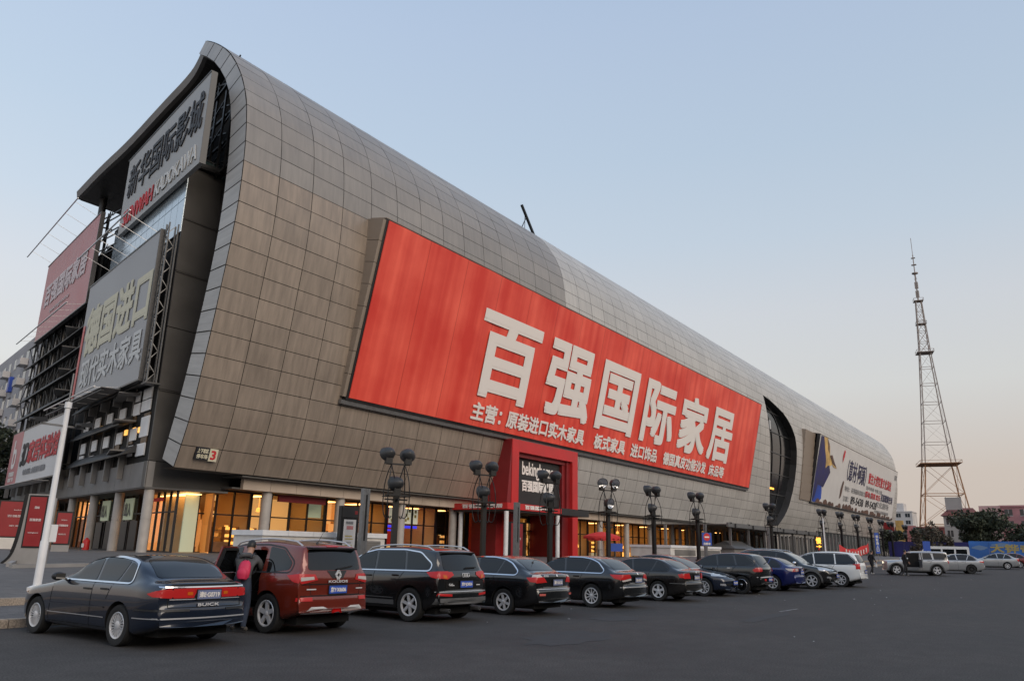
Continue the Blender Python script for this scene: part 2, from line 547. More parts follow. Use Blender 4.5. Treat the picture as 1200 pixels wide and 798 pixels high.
def sheet(name, xs, ys, zf, m):
    g = MB()
    vs = [(x, y, zf(x, y)) for y in ys for x in xs]
    n = len(xs)
    fs = [(j * n + i, j * n + i + 1, (j + 1) * n + i + 1, (j + 1) * n + i) for j in range(len(ys) - 1) for i in range(n - 1)]
    g.add(vs, fs)
    return struct(g.build(name, m, smooth=True, recalc=False))
XS = [-2500, -600, -80, 0, 26, 40, 60, 80, 100, 120, 134, 160, 300, 700, 2500]
sheet('parking_lot', XS, [-2500, -300, 0, 10, 16.4, 30, 34, 38, 42, 46, 48, 60, 200, 2500], lambda x, y: ramp(x) * fade(y), 'asphalt')
XP = [-80, 0, 26, 40, 60, 80, 100, 120, 134, 200, 300]
sheet('pavement', XP, [16.60, 19.88], lambda x, y: ramp(x) + .15, 'paving')
sheet('plaza', XP, [20.12, 24, 28, 31, 34, 36, 38, 40, 42, 44, 46, 48, 50, 150], lambda x, y: plaza_z(y, x), 'plaza_tiles')
def kerb_row(y0, y1, zb, zt):
    g = MB(); x = -80.0
    while x < 300:
        a, b = ramp(x), ramp(x + 2.98)
        g.add([(x, y0, a + zb), (x + 2.98, y0, b + zb), (x + 2.98, y1, b + zb), (x, y1, a + zb), (x, y0 + .015, a + zt), (x + 2.98, y0 + .015, b + zt), (x + 2.98, y1, b + zt), (x, y1, a + zt)],
              [(0, 3, 2, 1), (4, 5, 6, 7), (0, 1, 5, 4), (1, 2, 6, 5), (2, 3, 7, 6), (3, 0, 4, 7)])
        x += 3.0
    struct(g.build('kerb', 'kerb_stone'))
kerb_row(16.4, 16.64, -.05, .156)
kerb_row(19.86, 20.16, .10, .306)
# ridge added behind the camera, unseen, to darken car reflections and block low glow
mat('added_ridge_dark', (.035, .038, .028), .95, noise=.4, nscale=.12)
random.seed(44)
g = MB(); nx = 60; vs = []; fs = []
for j, (yy, hh) in enumerate(((-45, 0), (-60, .55), (-78, .9), (-105, 1.0), (-160, .7), (-240, 0))):
    for i in range(nx + 1):
        x = -420 + 900 * i / nx
        vs.append((x, yy + random.uniform(-4, 4), hh * (27 + 6 * math.sin(i * .7) + random.uniform(-3, 3))))
for j in range(5):
    for i in range(nx):
        a = j * (nx + 1) + i; fs.append((a, a + 1, a + nx + 2, a + nx + 1))
g.add(vs, fs); struct(g.build('added_ridge', 'added_ridge_dark', smooth=True, recalc=False))
# worn paint marks and patches on the asphalt
mat('worn_paint', (.22, .22, .22), .8, noise=.5, nscale=6)
mat('asphalt_patch', (.036, .036, .038), .9, noise=.25, nscale=3)
g = MB(); random.seed(3)
for cx, cy, a, b, rz in ((13.5, 8.2, 1.4, .7, .2), (22, 7.0, 2.2, .25, .05), (5.4, 7.3, 1.0, .6, .4), (33, 8.3, 3, .3, .03), (18.2, 9.6, .9, .5, .1)):
    pts = []
    for k in range(22):
        t_ = 2 * math.pi * k / 22
        r_ = 1 + random.uniform(-.22, .22)
        px_, py_ = a * r_ * math.cos(t_), b * r_ * math.sin(t_)
        pts.append((cx + px_ * math.cos(rz) - py_ * math.sin(rz), cy + px_ * math.sin(rz) + py_ * math.cos(rz), .004))
    g.add(pts, [tuple(range(22))])
struct(g.build('road_patch', 'asphalt_patch', recalc=False))
g = MB()
for cx in (24.2, 25.0):
    g.quad((cx, 7.35, .004), (cx + .9, 7.3, .004), (cx + .9, 7.38, .004), (cx, 7.43, .004))
struct(g.build('road_markings', 'worn_paint', recalc=False))

g = MB(); random.seed(61)
for k in range(46):
    cx, cy = random.uniform(2, 60), random.uniform(3.0, 16)
    s_ = random.uniform(.012, .04)
    a0 = random.uniform(0, 3)
    pts = [(cx + s_ * math.cos(a0 + q * 1.57) * random.uniform(.6, 1.3), cy + s_ * math.sin(a0 + q * 1.57) * random.uniform(.6, 1.3), .006 + ramp(cx) + random.uniform(0, .01)) for q in range(4)]
    g.add(pts, [(0, 1, 2, 3)])
o = g.build('litter', 'win_white', recalc=False); o['kind'] = 'stuff'; o['label'] = 'scattered scraps of pale litter on the dark asphalt'
# ================================================================ SHOPPING MALL
X0, X1 = 30.0, 290.0
PRO = [(50.0, 6.62), (49.2, 8.75), (48.6, 10.7), (48.2, 12.84), (47.5, 16.6), (46.87, 20.6), (46.42, 23.6), (46.22, 26.0), (46.2, 28.4),
       (46.32, 31.0), (46.72, 33.8), (47.25, 35.3), (47.9, 36.7), (48.7, 37.95), (49.52, 39.05), (50.5, 40.05), (51.58, 40.92), (52.7, 41.65), (53.75, 42.2)]
def resample(pts, n):
    L_ = [0]
    for a, b in zip(pts, pts[1:]): L_.append(L_[-1] + math.dist(a, b))
    out = []
    for k in range(n + 1):
        t_ = L_[-1] * k / n
        i = min(max(j for j in range(len(L_)) if L_[j] <= t_ + 1e-9), len(pts) - 2)
        u = (t_ - L_[i]) / (L_[i + 1] - L_[i])
        out.append(tuple(a + (b - a) * u for a, b in zip(pts[i], pts[i + 1])))
    return out, L_[-1]
def chaikin(pts, it=2):
    for _ in range(it):
        q = [pts[0]]
        for a, b in zip(pts, pts[1:]):
            q.append(tuple(a[i] * .75 + b[i] * .25 for i in range(len(a))))
            q.append(tuple(a[i] * .25 + b[i] * .75 for i in range(len(a))))
        q.append(pts[-1]); pts = q
    return pts
PROS = chaikin(PRO, 2)
NROW, SUB = 24, 3
PR, PLEN = resample(PROS, NROW * SUB)
mall = thing('shopping_mall', 'huge shopping mall with a curved metal-panelled shell over lit ground floor shops', 'building', (30, 50, .9))

def prof_at(t_):
    t_ = min(max(t_, 0), NROW * SUB - 1e-6)
    i = int(t_); u = t_ - i
    a, b = PR[i], PR[i + 1]
    return a[0] + (b[0] - a[0]) * u, a[1] + (b[1] - a[1]) * u
def surf(X, t_, out=0.):
    y, z = prof_at(t_)
    y2, z2 = prof_at(t_ + .5); y1, z1 = prof_at(t_ - .5)
    d = math.hypot(y2 - y1, z2 - z1)
    ny, nz = -(z2 - z1) / d, (y2 - y1) / d
    return Vector((X, y + ny * out, z + nz * out))
def t_of_z(z):
    for i in range(len(PR) - 1):
        if PR[i][1] <= z <= PR[i + 1][1]:
            return i + (z - PR[i][1]) / (PR[i + 1][1] - PR[i][1])
    return 0
LENS_XZ = [(150.5, 32.1), (154.8, 31.9), (158.7, 31.2), (162.4, 30.6), (165.6, 29.5), (168.4, 28.0), (170.3, 26.3), (171.6, 23.6), (172.1, 20.5), (171.8, 17.5), (171.0, 14.6), (169.7, 11.9), (167.6, 9.5), (165.2, 7.6), (157.7, 7.5)]
LENS = [(x, t_of_z(z)) for x, z in LENS_XZ]
def clip_half(poly, a, b, keep_left):
    out = []
    def side(p):
        s_ = (b[0] - a[0]) * (p[1] - a[1]) - (b[1] - a[1]) * (p[0] - a[0])
        return s_ if keep_left else -s_
    for p, q in zip(poly, poly[1:] + poly[:1]):
        sp, sq = side(p), side(q)
        if sp >= 0: out.append(p)
        if (sp >= 0) != (sq >= 0):
            u = sp / (sp - sq)
            out.append((p[0] + (q[0] - p[0]) * u, p[1] + (q[1] - p[1]) * u))
    return out
def area(p):
    return sum(a[0] * b[1] - a[1] * b[0] for a, b in zip(p, p[1:] + p[:1])) / 2
lens = LENS if area(LENS) > 0 else LENS[::-1]
def minus_lens(poly):
    if max(p[0] for p in poly) < 150 or min(p[0] for p in poly) > 172.5: return [poly]
    out, cur = [], poly
    for a, b in zip(lens, lens[1:] + lens[:1]):
        o_ = clip_half(cur, a, b, False)
        if len(o_) > 2 and abs(area(o_)) > 1e-4: out.append(o_)
        cur = clip_half(cur, a, b, True)
        if len(cur) < 3: break
    return out
# cladding panels, each slightly tilted
random.seed(11)
PANW = 3.25
clad = MB()
ncol = int(round((X1 - X0) / PANW))
pw = (X1 - X0) / ncol
DARK_TO = int(round((77.0 - X0) / pw))
gapx, gapt = .025, .045
for c in range(ncol):
    xa, xb = X0 + c * pw + gapx, X0 + (c + 1) * pw - gapx
    for r in range(NROW):
        ta, tb = r * SUB + gapt, (r + 1) * SUB - gapt
        clad.mi = (2 if prof_at((r + .5) * SUB)[1] > 29.6 else 0) if c < DARK_TO else 1
        tilt, tilt2, base = random.uniform(-.012, .012), random.uniform(-.012, .012), 0.06
        for k in range(SUB):
            u0, u1 = ta + (tb - ta) * k / SUB, ta + (tb - ta) * (k + 1) / SUB
            for poly in minus_lens([(xa, u0), (xb, u0), (xb, u1), (xa, u1)]):
                vs, uv = [], []
                for (x, t_) in poly:
                    fx, ft = (x - xa) / (xb - xa) - .5, (t_ - ta) / (tb - ta) - .5
                    vs.append(surf(x, t_, base + fx * tilt + ft * tilt2))
                    uv.append((c + min(max(fx + .5, .001), .999), r + min(max(ft + .5, .001), .999)))
                clad.add(vs, [tuple(range(len(vs)))], [uv])
clad.build('cladding', ['clad_old', 'clad_new', 'clad_grey'], mall, smooth=True, recalc=False, sharp=12)
# backing behind the joints
bk = MB()
for c in range(int((X1 - X0) / 4)):
    xa, xb = X0 + c * 4, X0 + c * 4 + 4
    for t_ in range(0, NROW * SUB, 1):
        for poly in minus_lens([(xa, t_), (xb, t_), (xb, t_ + 1), (xa, t_ + 1)]):
            bk.add([surf(x, u, 0.0) for x, u in poly], [tuple(range(len(poly)))])
bk.build('shell', 'gap', mall, recalc=False)
# far end wall of the shell
ew = MB(); ew.add([(X1, y, z) for y, z in PR] + [(X1, 110, 36), (X1, 110, 5.7), (X1, 52, 5.7)], [tuple(range(len(PR) + 3))])
ew.build('end_wall', 'clad_trim', mall, recalc=False)
# bright trim round the near end of the shell: outer edge to inner edge, set back a little
INN = chaikin([(51.3, 7.2), (50.5, 10.0), (49.72, 13.04), (48.9, 17.5), (48.25, 21.5), (47.95, 25.0), (47.95, 29.5), (48.3, 33.4), (49.3, 36.3), (50.7, 38.3), (52.3, 39.9), (54.3, 41.1)], 2)
INR, _ = resample(INN, NROW)
OUT_, _ = resample(PROS, NROW)
tr = MB()
for r in range(NROW):
    g_ = .03
    def P(ring, u, x):
        i = min(int(u), NROW - 1); f = u - i
        y = ring[i][0] + (ring[i + 1][0] - ring[i][0]) * f
        z = ring[i][1] + (ring[i + 1][1] - ring[i][1]) * f
        return (x, y, z)
    uvq = [(0.5, r), (1, r), (1, r + .99), (.5, r + .99)]
    tr.quad(P(OUT_, r + g_, X0), P(OUT_, r + 1 - g_, X0), P(INR, r + 1 - g_, X0 - .12), P(INR, r + g_, X0 - .12), uvq)
    tr.quad(P(INR, r + g_, X0 - .12), P(INR, r + 1 - g_, X0 - .12), P(INR, r + 1 - g_, X0 + 1.2), P(INR, r + g_, X0 + 1.2), uvq)
tr.build('edge_trim', 'clad_trim', mall, recalc=False)
tr = MB()
for r in range(NROW):
    (ya, za), (yb, zb) = OUT_[r], OUT_[r + 1]
    (yc, zc), (yd, zd) = INR[r], INR[r + 1]
    tr.quad((X0 + .03, ya, za), (X0 + .03, yb, zb), (X0 + .03, yd, zd), (X0 + .03, yc, zc))
tr.quad((X0, 50.0, 6.62), (X1, 50.0, 6.62), (X1, 52.0, 6.5), (X0, 51.6, 6.6))
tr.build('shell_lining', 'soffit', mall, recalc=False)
# roof sheet behind the crest, overhanging the end as a swooping canopy
EDGE = [(53.75, 42.2, 30.0), (55.6, 41.75, 30.7), (57.4, 41.1, 31.1), (61.4, 39.6, 31.1), (68.3, 38.3, 31.9), (74.5, 37.8, 32.6), (81.9, 37.5, 33.9)]
ED = chaikin(EDGE, 2)
rf = MB()
for a, b in zip(ED, ED[1:]):
    rf.quad((a[2], a[0], a[1]), (X1, a[0], a[1]), (X1, b[0], b[1]), (b[2], b[0], b[1]))
    rf.quad((a[2], a[0], a[1]), (b[2], b[0], b[1]), (b[2] + .15, b[0], b[1] - .75), (a[2] + .15, a[0], a[1] - .75))
    rf.quad((a[2] + .15, a[0], a[1] - .75), (b[2] + .15, b[0], b[1] - .75), (X1, b[0], b[1] - .75), (X1, a[0], a[1] - .75))
e = ED[-1]
rf.quad((e[2], e[0], e[1]), (X1, e[0], e[1]), (X1, e[0], e[1] - .75), (e[2] + .15, e[0], e[1] - .75))
rf.build('roof', 'fascia_grey', mall, recalc=False)
sf = MB()
for a, b in zip(ED[2:], ED[3:]):
    for k in range(3):
        xa = .5 + k * 2.4
        sf.quad((a[2] + xa, a[0] + .02, a[1] - .80), (b[2] + xa, b[0] - .02, b[1] - .80), (b[2] + xa + 2.36, b[0] - .02, b[1] - .80), (a[2] + xa + 2.36, a[0] + .02, a[1] - .80))
sf.build('canopy_soffit', 'panel_dark', mall, recalc=False)
cc = MB(); cc.lathe([(.35, 24), (.35, 37)], 12, c=(35.7, 79.5, 0)); cc.build('canopy_post', 'dark_metal', mall, smooth=True)

# left (end) front: local frame s (away), o (outwards), z (up)
P1 = Vector((29.52, 52.5, 0)); aL = R(77.7)
dL, nL = Vector((math.cos(aL), math.sin(aL), 0)), Vector((-math.sin(aL), math.cos(aL), 0))
def LP(p):
    return P1 + dL * p[0] + nL * p[1] + Vector((0, 0, p[2]))
def LFrame(s_, o_, z_):
    return frame(LP((s_, o_, z_)), -dL, (0, 0, 1))

# inner mass of the building
im = MB()
_a, _b = LP((.6, -5.6, 0)), LP((47, -5.6, 0))
_c = LP((8, -6.2, 0))
im.prism([(_a.x + .6, 53.2), (X1 - 1, 53.2), (X1 - 1, _b.y), (_b.x, _b.y)], 5.75, 29)
im.prism([(_c.x, 58.6), (X1 - 1, 58.6), (X1 - 1, _b.y), (_b.x, _b.y)], .9, 5.74)
im.prism([(_c.x, 58.6), (X1 - 1, 58.6), (X1 - 1, 82), (_c.x + 4, 82)], 29.01, 36.4)
im.build('inner_wall', 'panel_dark', mall)
# dark panelled block at the corner (front face along the street, joints as gaps)
db = MB()
db.xf = None
zs = [7.15, 12.3, 17.0, 21.4, 25.7, 30.1]
xs = [29.55, 32.5, 35.6]
for z0, z1 in zip(zs, zs[1:]):
    for x0, x1 in zip(xs, xs[1:]):
        db.box((x0 + .02, 52.5, z0 + .03), (x1 - .02, 52.62, z1 - .03))
    db.box((29.6, 52.42, z1 - .1), (35.6, 52.5, z1 - .03)) if z1 in (12.3, 21.4, 25.7) else None
db.build('dark_panelling', 'panel_dark', mall)
dbk = MB(LP)
q_ = [P1 + dL * .15 + nL * -.15, Vector((35.6, 52.68, 0)), Vector((36.4, 58, 0)), LP((46, -4.5, 0)), LP((46, -.55, 0)), LP((19.4, -.55, 0)), LP((19.4, -.15, 0))]
dbk.xf = None
dbk.prism([(v.x, v.y) for v in q_], 5.45, 29.95)
dbk.build('block_core', 'gap', mall)
gw = MB(LP)                      # pale curtain wall over the billboard: panes in a grid
for i in range(13):
    for z0, z1 in ((24.55, 27.3), (27.36, 30.1)):
        gw.box((.05 + i * 1.47, -.1, z0), (.05 + i * 1.47 + 1.42, .02, z1))
mat('curtain_glass', (.50, .58, .64), .16, .45, noise=.05, nscale=.3)
gw.build('curtain_wall', 'curtain_glass', mall)
gp = MB(LP); gp.box((-.1, -2.6, 30.1), (19.2, .1, 30.35)); gp.box((-.1, -3.2, 30.1), (-.02, .0, 30.6)); gp.build('parapet', 'dark_metal', mall)
# cinema sign wall on the roof of the block
sw = MB(LP)
sw.box((-3.7, .2, 28.7), (16.0, .55, 36.4))
mat('sign_grey', (.36, .35, .335), .5, noise=.06, nscale=.3)
sw.build('sign_wall', 'sign_grey', mall)
mat('bill_edge', (.10, .10, .10), .5)
se = MB(LP); se.box((15.98, -2.5, 28.9), (16.2, .5, 36.5)); se.box((-3.75, .1, 36.4), (16.2, .6, 36.5)); se.box((-3.78, .1, 28.7), (-3.7, .56, 36.4))
sm_ = se.build('sign_frame', 'bill_edge', mall)
t1 = MB(LFrame(14.8, .57, 31.9)); put_text(t1, '新华国际影城', 0, 0, 17.9, 3.3, .035, 0, .06, .001)
t1.build('lettering', 'txt_black', mall)
t1 = MB(LFrame(14.8, .57, 29.2)); put_text(t1, 'SUNWAH', 0, 0, 8.0, 1.45, .03, 0, .06, .001); t1.build('lettering', 'txt_red', mall)
t1 = MB(LFrame(6.2, .57, 29.3)); put_text(t1, 'KADOKAWA', 0, 0, 9.1, 1.35, .03, 0, .06, .001); t1.build('lettering', 'txt_lgrey', mall)
# steel bracing seen in the gap between shell and block
br = MB()
for z0 in (30.4, 33.0, 35.6, 38.0):
    br.beam((31.2, 49.2 if z0 < 36 else 51.5, z0), (33.0, 57.5, z0), .18)
    br.beam((31.2, 49.2 if z0 < 36 else 51.5, z0), (33.0, 57.0, z0 + 2.4), .13)
    br.beam((32.6, 56.5, z0), (31.4, 50.6, z0 + 2.4), .10)
for x, y in ((31.0, 50.2), (31.6, 52.2), (32.2, 54.4), (32.8, 56.8)):
    br.beam((x, y, 29.9), (x, y, 39.6), .16)
br.build('bracing', 'dark_metal', mall)
gb = MB(); gb.prism([(y + .3, z) for y, z in INN] + [(58, 39.0), (58, 7.2)], 33.3, 33.4, 'YZ'); gb.build('gap_wall', 'gap', mall)
rl = MB()
for x in (29.9, 31.5, 33.1): rl.beam((x, 52.6, 30.1), (x, 52.6, 31.2), .05)
rl.beam((29.9, 52.6, 31.2), (33.1, 52.6, 31.2), .05); rl.build('railing', 'grey_metal', mall)
mat('pane_green', (.05, .08, .08), .1)
rg = MB(); rg.box((29.9, 52.62, 30.15), (33.1, 52.64, 31.1)); rg.build('railing_glass', 'pane_green', mall)

# grey band over the ground floor, hanging fins, window rows, blades
fb = MB(LP); 
for i in range(13):
    fb.box((i * 3.5 + .02, -.55, 5.32), (min(i * 3.5 + 3.48, 45.6), 0, 7.12))
fb.build('fascia', 'fascia_grey', mall)
fb = MB(); fb.box((29.55, 52.5, 5.36), (36.28, 53.0, 7.13)); fb.build('fascia', 'panel_dark', mall)
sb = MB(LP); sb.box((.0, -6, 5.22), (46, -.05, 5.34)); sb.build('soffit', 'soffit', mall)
fn = MB(LP)
for i in range(13):
    s_ = 5.4 + i * 3.5
    fn.box((s_ - .14, .03, 6.1), (s_ + .14, .42, 7.9))
    if s_ < 19: fn.box((s_ - .16, .0, 12.0), (s_ + .16, .5, 13.6))
    fn.box((s_ - .10, -.25, 7.1), (s_ + .10, .0, 24.4 if s_ > 19 else 13))
build_each(fn, 'fin', 'fascia_grey', mall)
random.seed(5)
for (s_, z, hw, hh, mm) in ([(18.2 - 3.44 * i, 11.28, .78, .46, 'win_white') for i in range(5)] + [(2.3, 11.35, 1.0, .42, 'win_white'), (2.3, 12.25, .95, .40, 'win_white'), (4.5, 12.27, .5, .38, 'win_white')] +
        [(18.2 - 3.44 * i, 9.38, .74, .46, 'win_white') for i in range(5)] + [(2.0, 9.75, .9, .75, 'win_white'), (18.3, 8.42, .7, .35, 'win_white'), (15.0, 8.3, .6, .25, 'win_white'), (7.3, 8.2, .5, .25, 'win_white'), (4.6, 8.15, .5, .4, 'win_white'), (2.2, 8.08, .95, .45, 'win_white')] +
        [(47.0 - 3.15 * i, 22.45, .62, .8, 'win_white' if i % 3 != 1 else 'win_tan') for i in range(7)] + [(47.0 - 3.1 * i, 20.5, .62, .75, 'win_tan' if i else 'win_white') for i in range(4)] +
        [(47.4 - 3.2 * i, 18.3, .62, .7, 'win_white' if i < 1 else 'win_tan') for i in range(3)] + [(46.6 - 3.1 * i, 16.3, .62, .8, 'win_tan' if i else 'win_white') for i in range(3)]):
    wv = MB(LP)
    wv.box((s_ - hw, -.12, z - hh), (s_ + hw, -.02, z + hh))
    o = wv.build('window', mm, mall)
    wf = MB(LP)
    wf.box((s_ - hw - .08, -.14, z - hh - .08), (s_ + hw + .08, -.10, z + hh + .08))
    wf.build('frame', 'gap', o)
for (s_, z) in ((14.6, 10.75), (13.3, 10.72), (6.4, 9.72), (4.4, 9.7), (3.1, 9.62)):
    wl = MB(LP); wl.box((s_ - .3, -.13, z - .2), (s_ + .3, -.03, z + .2)); wl.build('lit_window', 'lamp_warm', mall)
mat('win_brown', (.10, .055, .02), .5, noise=.3, nscale=1.2)
wl = MB(LP)
for s_, z in ((11.8, 10.6), (8.4, 10.6), (5.2, 10.6), (2.0, 10.5), (5.2, 9.0), (2.0, 8.8), (8.4, 8.8)):
    wl.box((s_ - .8, -.14, z - .3), (s_ + .5, -.06, z + .25))
build_each(wl, 'wall_infill', 'win_brown', mall)
bl = MB(LP)
for s0, z, wd in ((6.6, 12.35, 5.2), (6.6, 10.3, 5.2), (6.6, 8.05, 5.2), (28.2, 21.9, 4.6), (28.2, 19.9, 4.6), (27.9, 17.6, 4.6), (28, 15.6, 4.6)):
    a, b, d = s0 + wd / 2, s0 - wd / 2, 1.5
    bl.add([(a, 0, z), (b, 0, z), (b, d, z - .02), (a, .35, z), (a, 0, z + .14), (b, 0, z + .14), (b, d, z + .05), (a, .35, z + .14)],
           [(0, 1, 2, 3), (7, 6, 5, 4), (0, 4, 5, 1), (1, 5, 6, 2), (2, 6, 7, 3), (3, 7, 4, 0)])
build_each(bl, 'canopy_blade', 'fascia_grey', mall)
lv = MB(LP)
random.seed(8)
for z, s0, s1 in ((23.9, 19.8, 47), (21.4, 19.8, 47.6), (19.4, 19.8, 47.8), (17.3, 19.8, 47.6), (15.0, 19.8, 47.6), (12.9, .6, 19.6), (10.35, 5, 19.6), (7.95, 3, 19.6)):
    lv.add([(s0, 0, z), (s1, 0, z), (s1 + 2.2, .5, z - .25), (s0, .9, z - .25), (s0, 0, z + .55), (s1, 0, z + .55), (s1 + 2.2, .5, z - .15), (s0, .9, z - .15)],
           [(0, 1, 2, 3), (7, 6, 5, 4), (0, 4, 5, 1), (1, 5, 6, 2), (2, 6, 7, 3), (3, 7, 4, 0)])
for i in range(9):
    s_ = 20.5 + i * 3.15
    lv.beam((s_, .3, 13), (s_, .3, 24.2), .16); lv.beam((s_, .35, 15), (s_ + 3.1, .35, 17.3), .09); lv.beam((s_, .35, 19.6), (s_ + 3.1, .35, 17.4), .09); lv.beam((s_, .35, 21.6), (s_ + 3.1, .35, 23.9), .09)
lv.build('louvres', 'louvre', mall)

# columns: along the end front and along the street front
for i in range(7):
    s_ = .45 + i * 6.75
    p = LP((s_, -.55, 0))
    c = MB(); c.lathe([(.34, .9), (.34, 3.1), (.325, 3.11), (.325, 3.14), (.34, 3.15), (.34, 5.3)], 20, c=(p.x, p.y, 0))
    c.build('column', 'column', mall, smooth=True)
for i in range(25):
    x = 39.0 + i * 7.66
    if 64 < x < 82: continue
    c = MB(); c.lathe([(.40, .9), (.40, 3.1), (.385, 3.11), (.385, 3.14), (.40, 3.15), (.40, 5.62)], 20 if i < 12 else 12, c=(x, 51.35, 0))
    c.build('column', 'column', mall, smooth=True)
# beige band under the shell along the street
sb = MB()
x = 36.3
while x < 104:
    if not (65.0 < x < 79.8):
        sb.box((x + .015, 50.75, 5.58), (min(x + 2.53, 104.5) - .015, 51.1, 6.42))
    x += 2.53
    if 65.0 < x < 67.6: sb.build('soffit_band', 'fascia_beige', mall); sb = MB()
sb.build('soffit_band', 'fascia_beige', mall)
sb = MB(); sb.box((104.5, 50.75, 5.58), (X1, 51.1, 6.42)); sb.build('soffit_band', 'concrete', mall)
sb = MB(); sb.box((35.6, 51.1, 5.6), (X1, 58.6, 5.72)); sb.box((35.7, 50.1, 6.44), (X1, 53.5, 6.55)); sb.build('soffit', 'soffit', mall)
# ---------------------------------------------------------------- ground-floor shops
glass_mat('shop_glass', (.93, .93, .90), .10)
def shop_wall(name, col, es, sx, sy):  # emission stands in for shop lighting falling on the walls
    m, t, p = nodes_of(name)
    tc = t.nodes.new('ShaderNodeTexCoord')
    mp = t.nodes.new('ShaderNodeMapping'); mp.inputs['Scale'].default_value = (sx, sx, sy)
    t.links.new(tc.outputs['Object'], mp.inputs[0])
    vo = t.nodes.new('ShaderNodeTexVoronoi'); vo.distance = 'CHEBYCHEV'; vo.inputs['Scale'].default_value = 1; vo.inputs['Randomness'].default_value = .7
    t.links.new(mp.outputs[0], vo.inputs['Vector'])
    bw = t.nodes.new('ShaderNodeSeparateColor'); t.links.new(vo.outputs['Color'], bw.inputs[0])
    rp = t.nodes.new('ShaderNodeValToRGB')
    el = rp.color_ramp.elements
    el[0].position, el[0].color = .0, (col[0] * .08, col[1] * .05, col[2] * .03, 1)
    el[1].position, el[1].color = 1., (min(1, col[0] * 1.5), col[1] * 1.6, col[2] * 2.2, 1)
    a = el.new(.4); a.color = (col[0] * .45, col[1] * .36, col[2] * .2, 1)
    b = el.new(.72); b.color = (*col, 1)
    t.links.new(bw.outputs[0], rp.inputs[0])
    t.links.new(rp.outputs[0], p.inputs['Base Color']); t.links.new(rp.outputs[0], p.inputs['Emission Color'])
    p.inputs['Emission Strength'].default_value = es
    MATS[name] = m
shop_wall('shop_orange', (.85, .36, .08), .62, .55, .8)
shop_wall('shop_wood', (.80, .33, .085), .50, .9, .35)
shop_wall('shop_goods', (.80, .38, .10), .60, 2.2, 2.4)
mat('shop_floor', (.30, .20, .11), .4)
mat('shop_ceiling', (.5, .36, .2), .8)
mat('ceiling_lamp', (1, .8, .5), .5, emit=(1, .54, .18), es=4.2)
mat('shop_plain', (.70, .50, .26), .7, emit=(1, .56, .20), es=.42)  # its glow stands in for lamplight on wall and counters
mat('shop_dark', (.05, .035, .03), .7)
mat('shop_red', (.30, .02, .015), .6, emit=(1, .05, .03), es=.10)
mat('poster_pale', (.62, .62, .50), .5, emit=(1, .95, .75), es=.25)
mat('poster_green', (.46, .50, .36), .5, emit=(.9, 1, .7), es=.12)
mat('wood', (.22, .10, .045), .5, noise=.2, nscale=3)
YG = 53.2
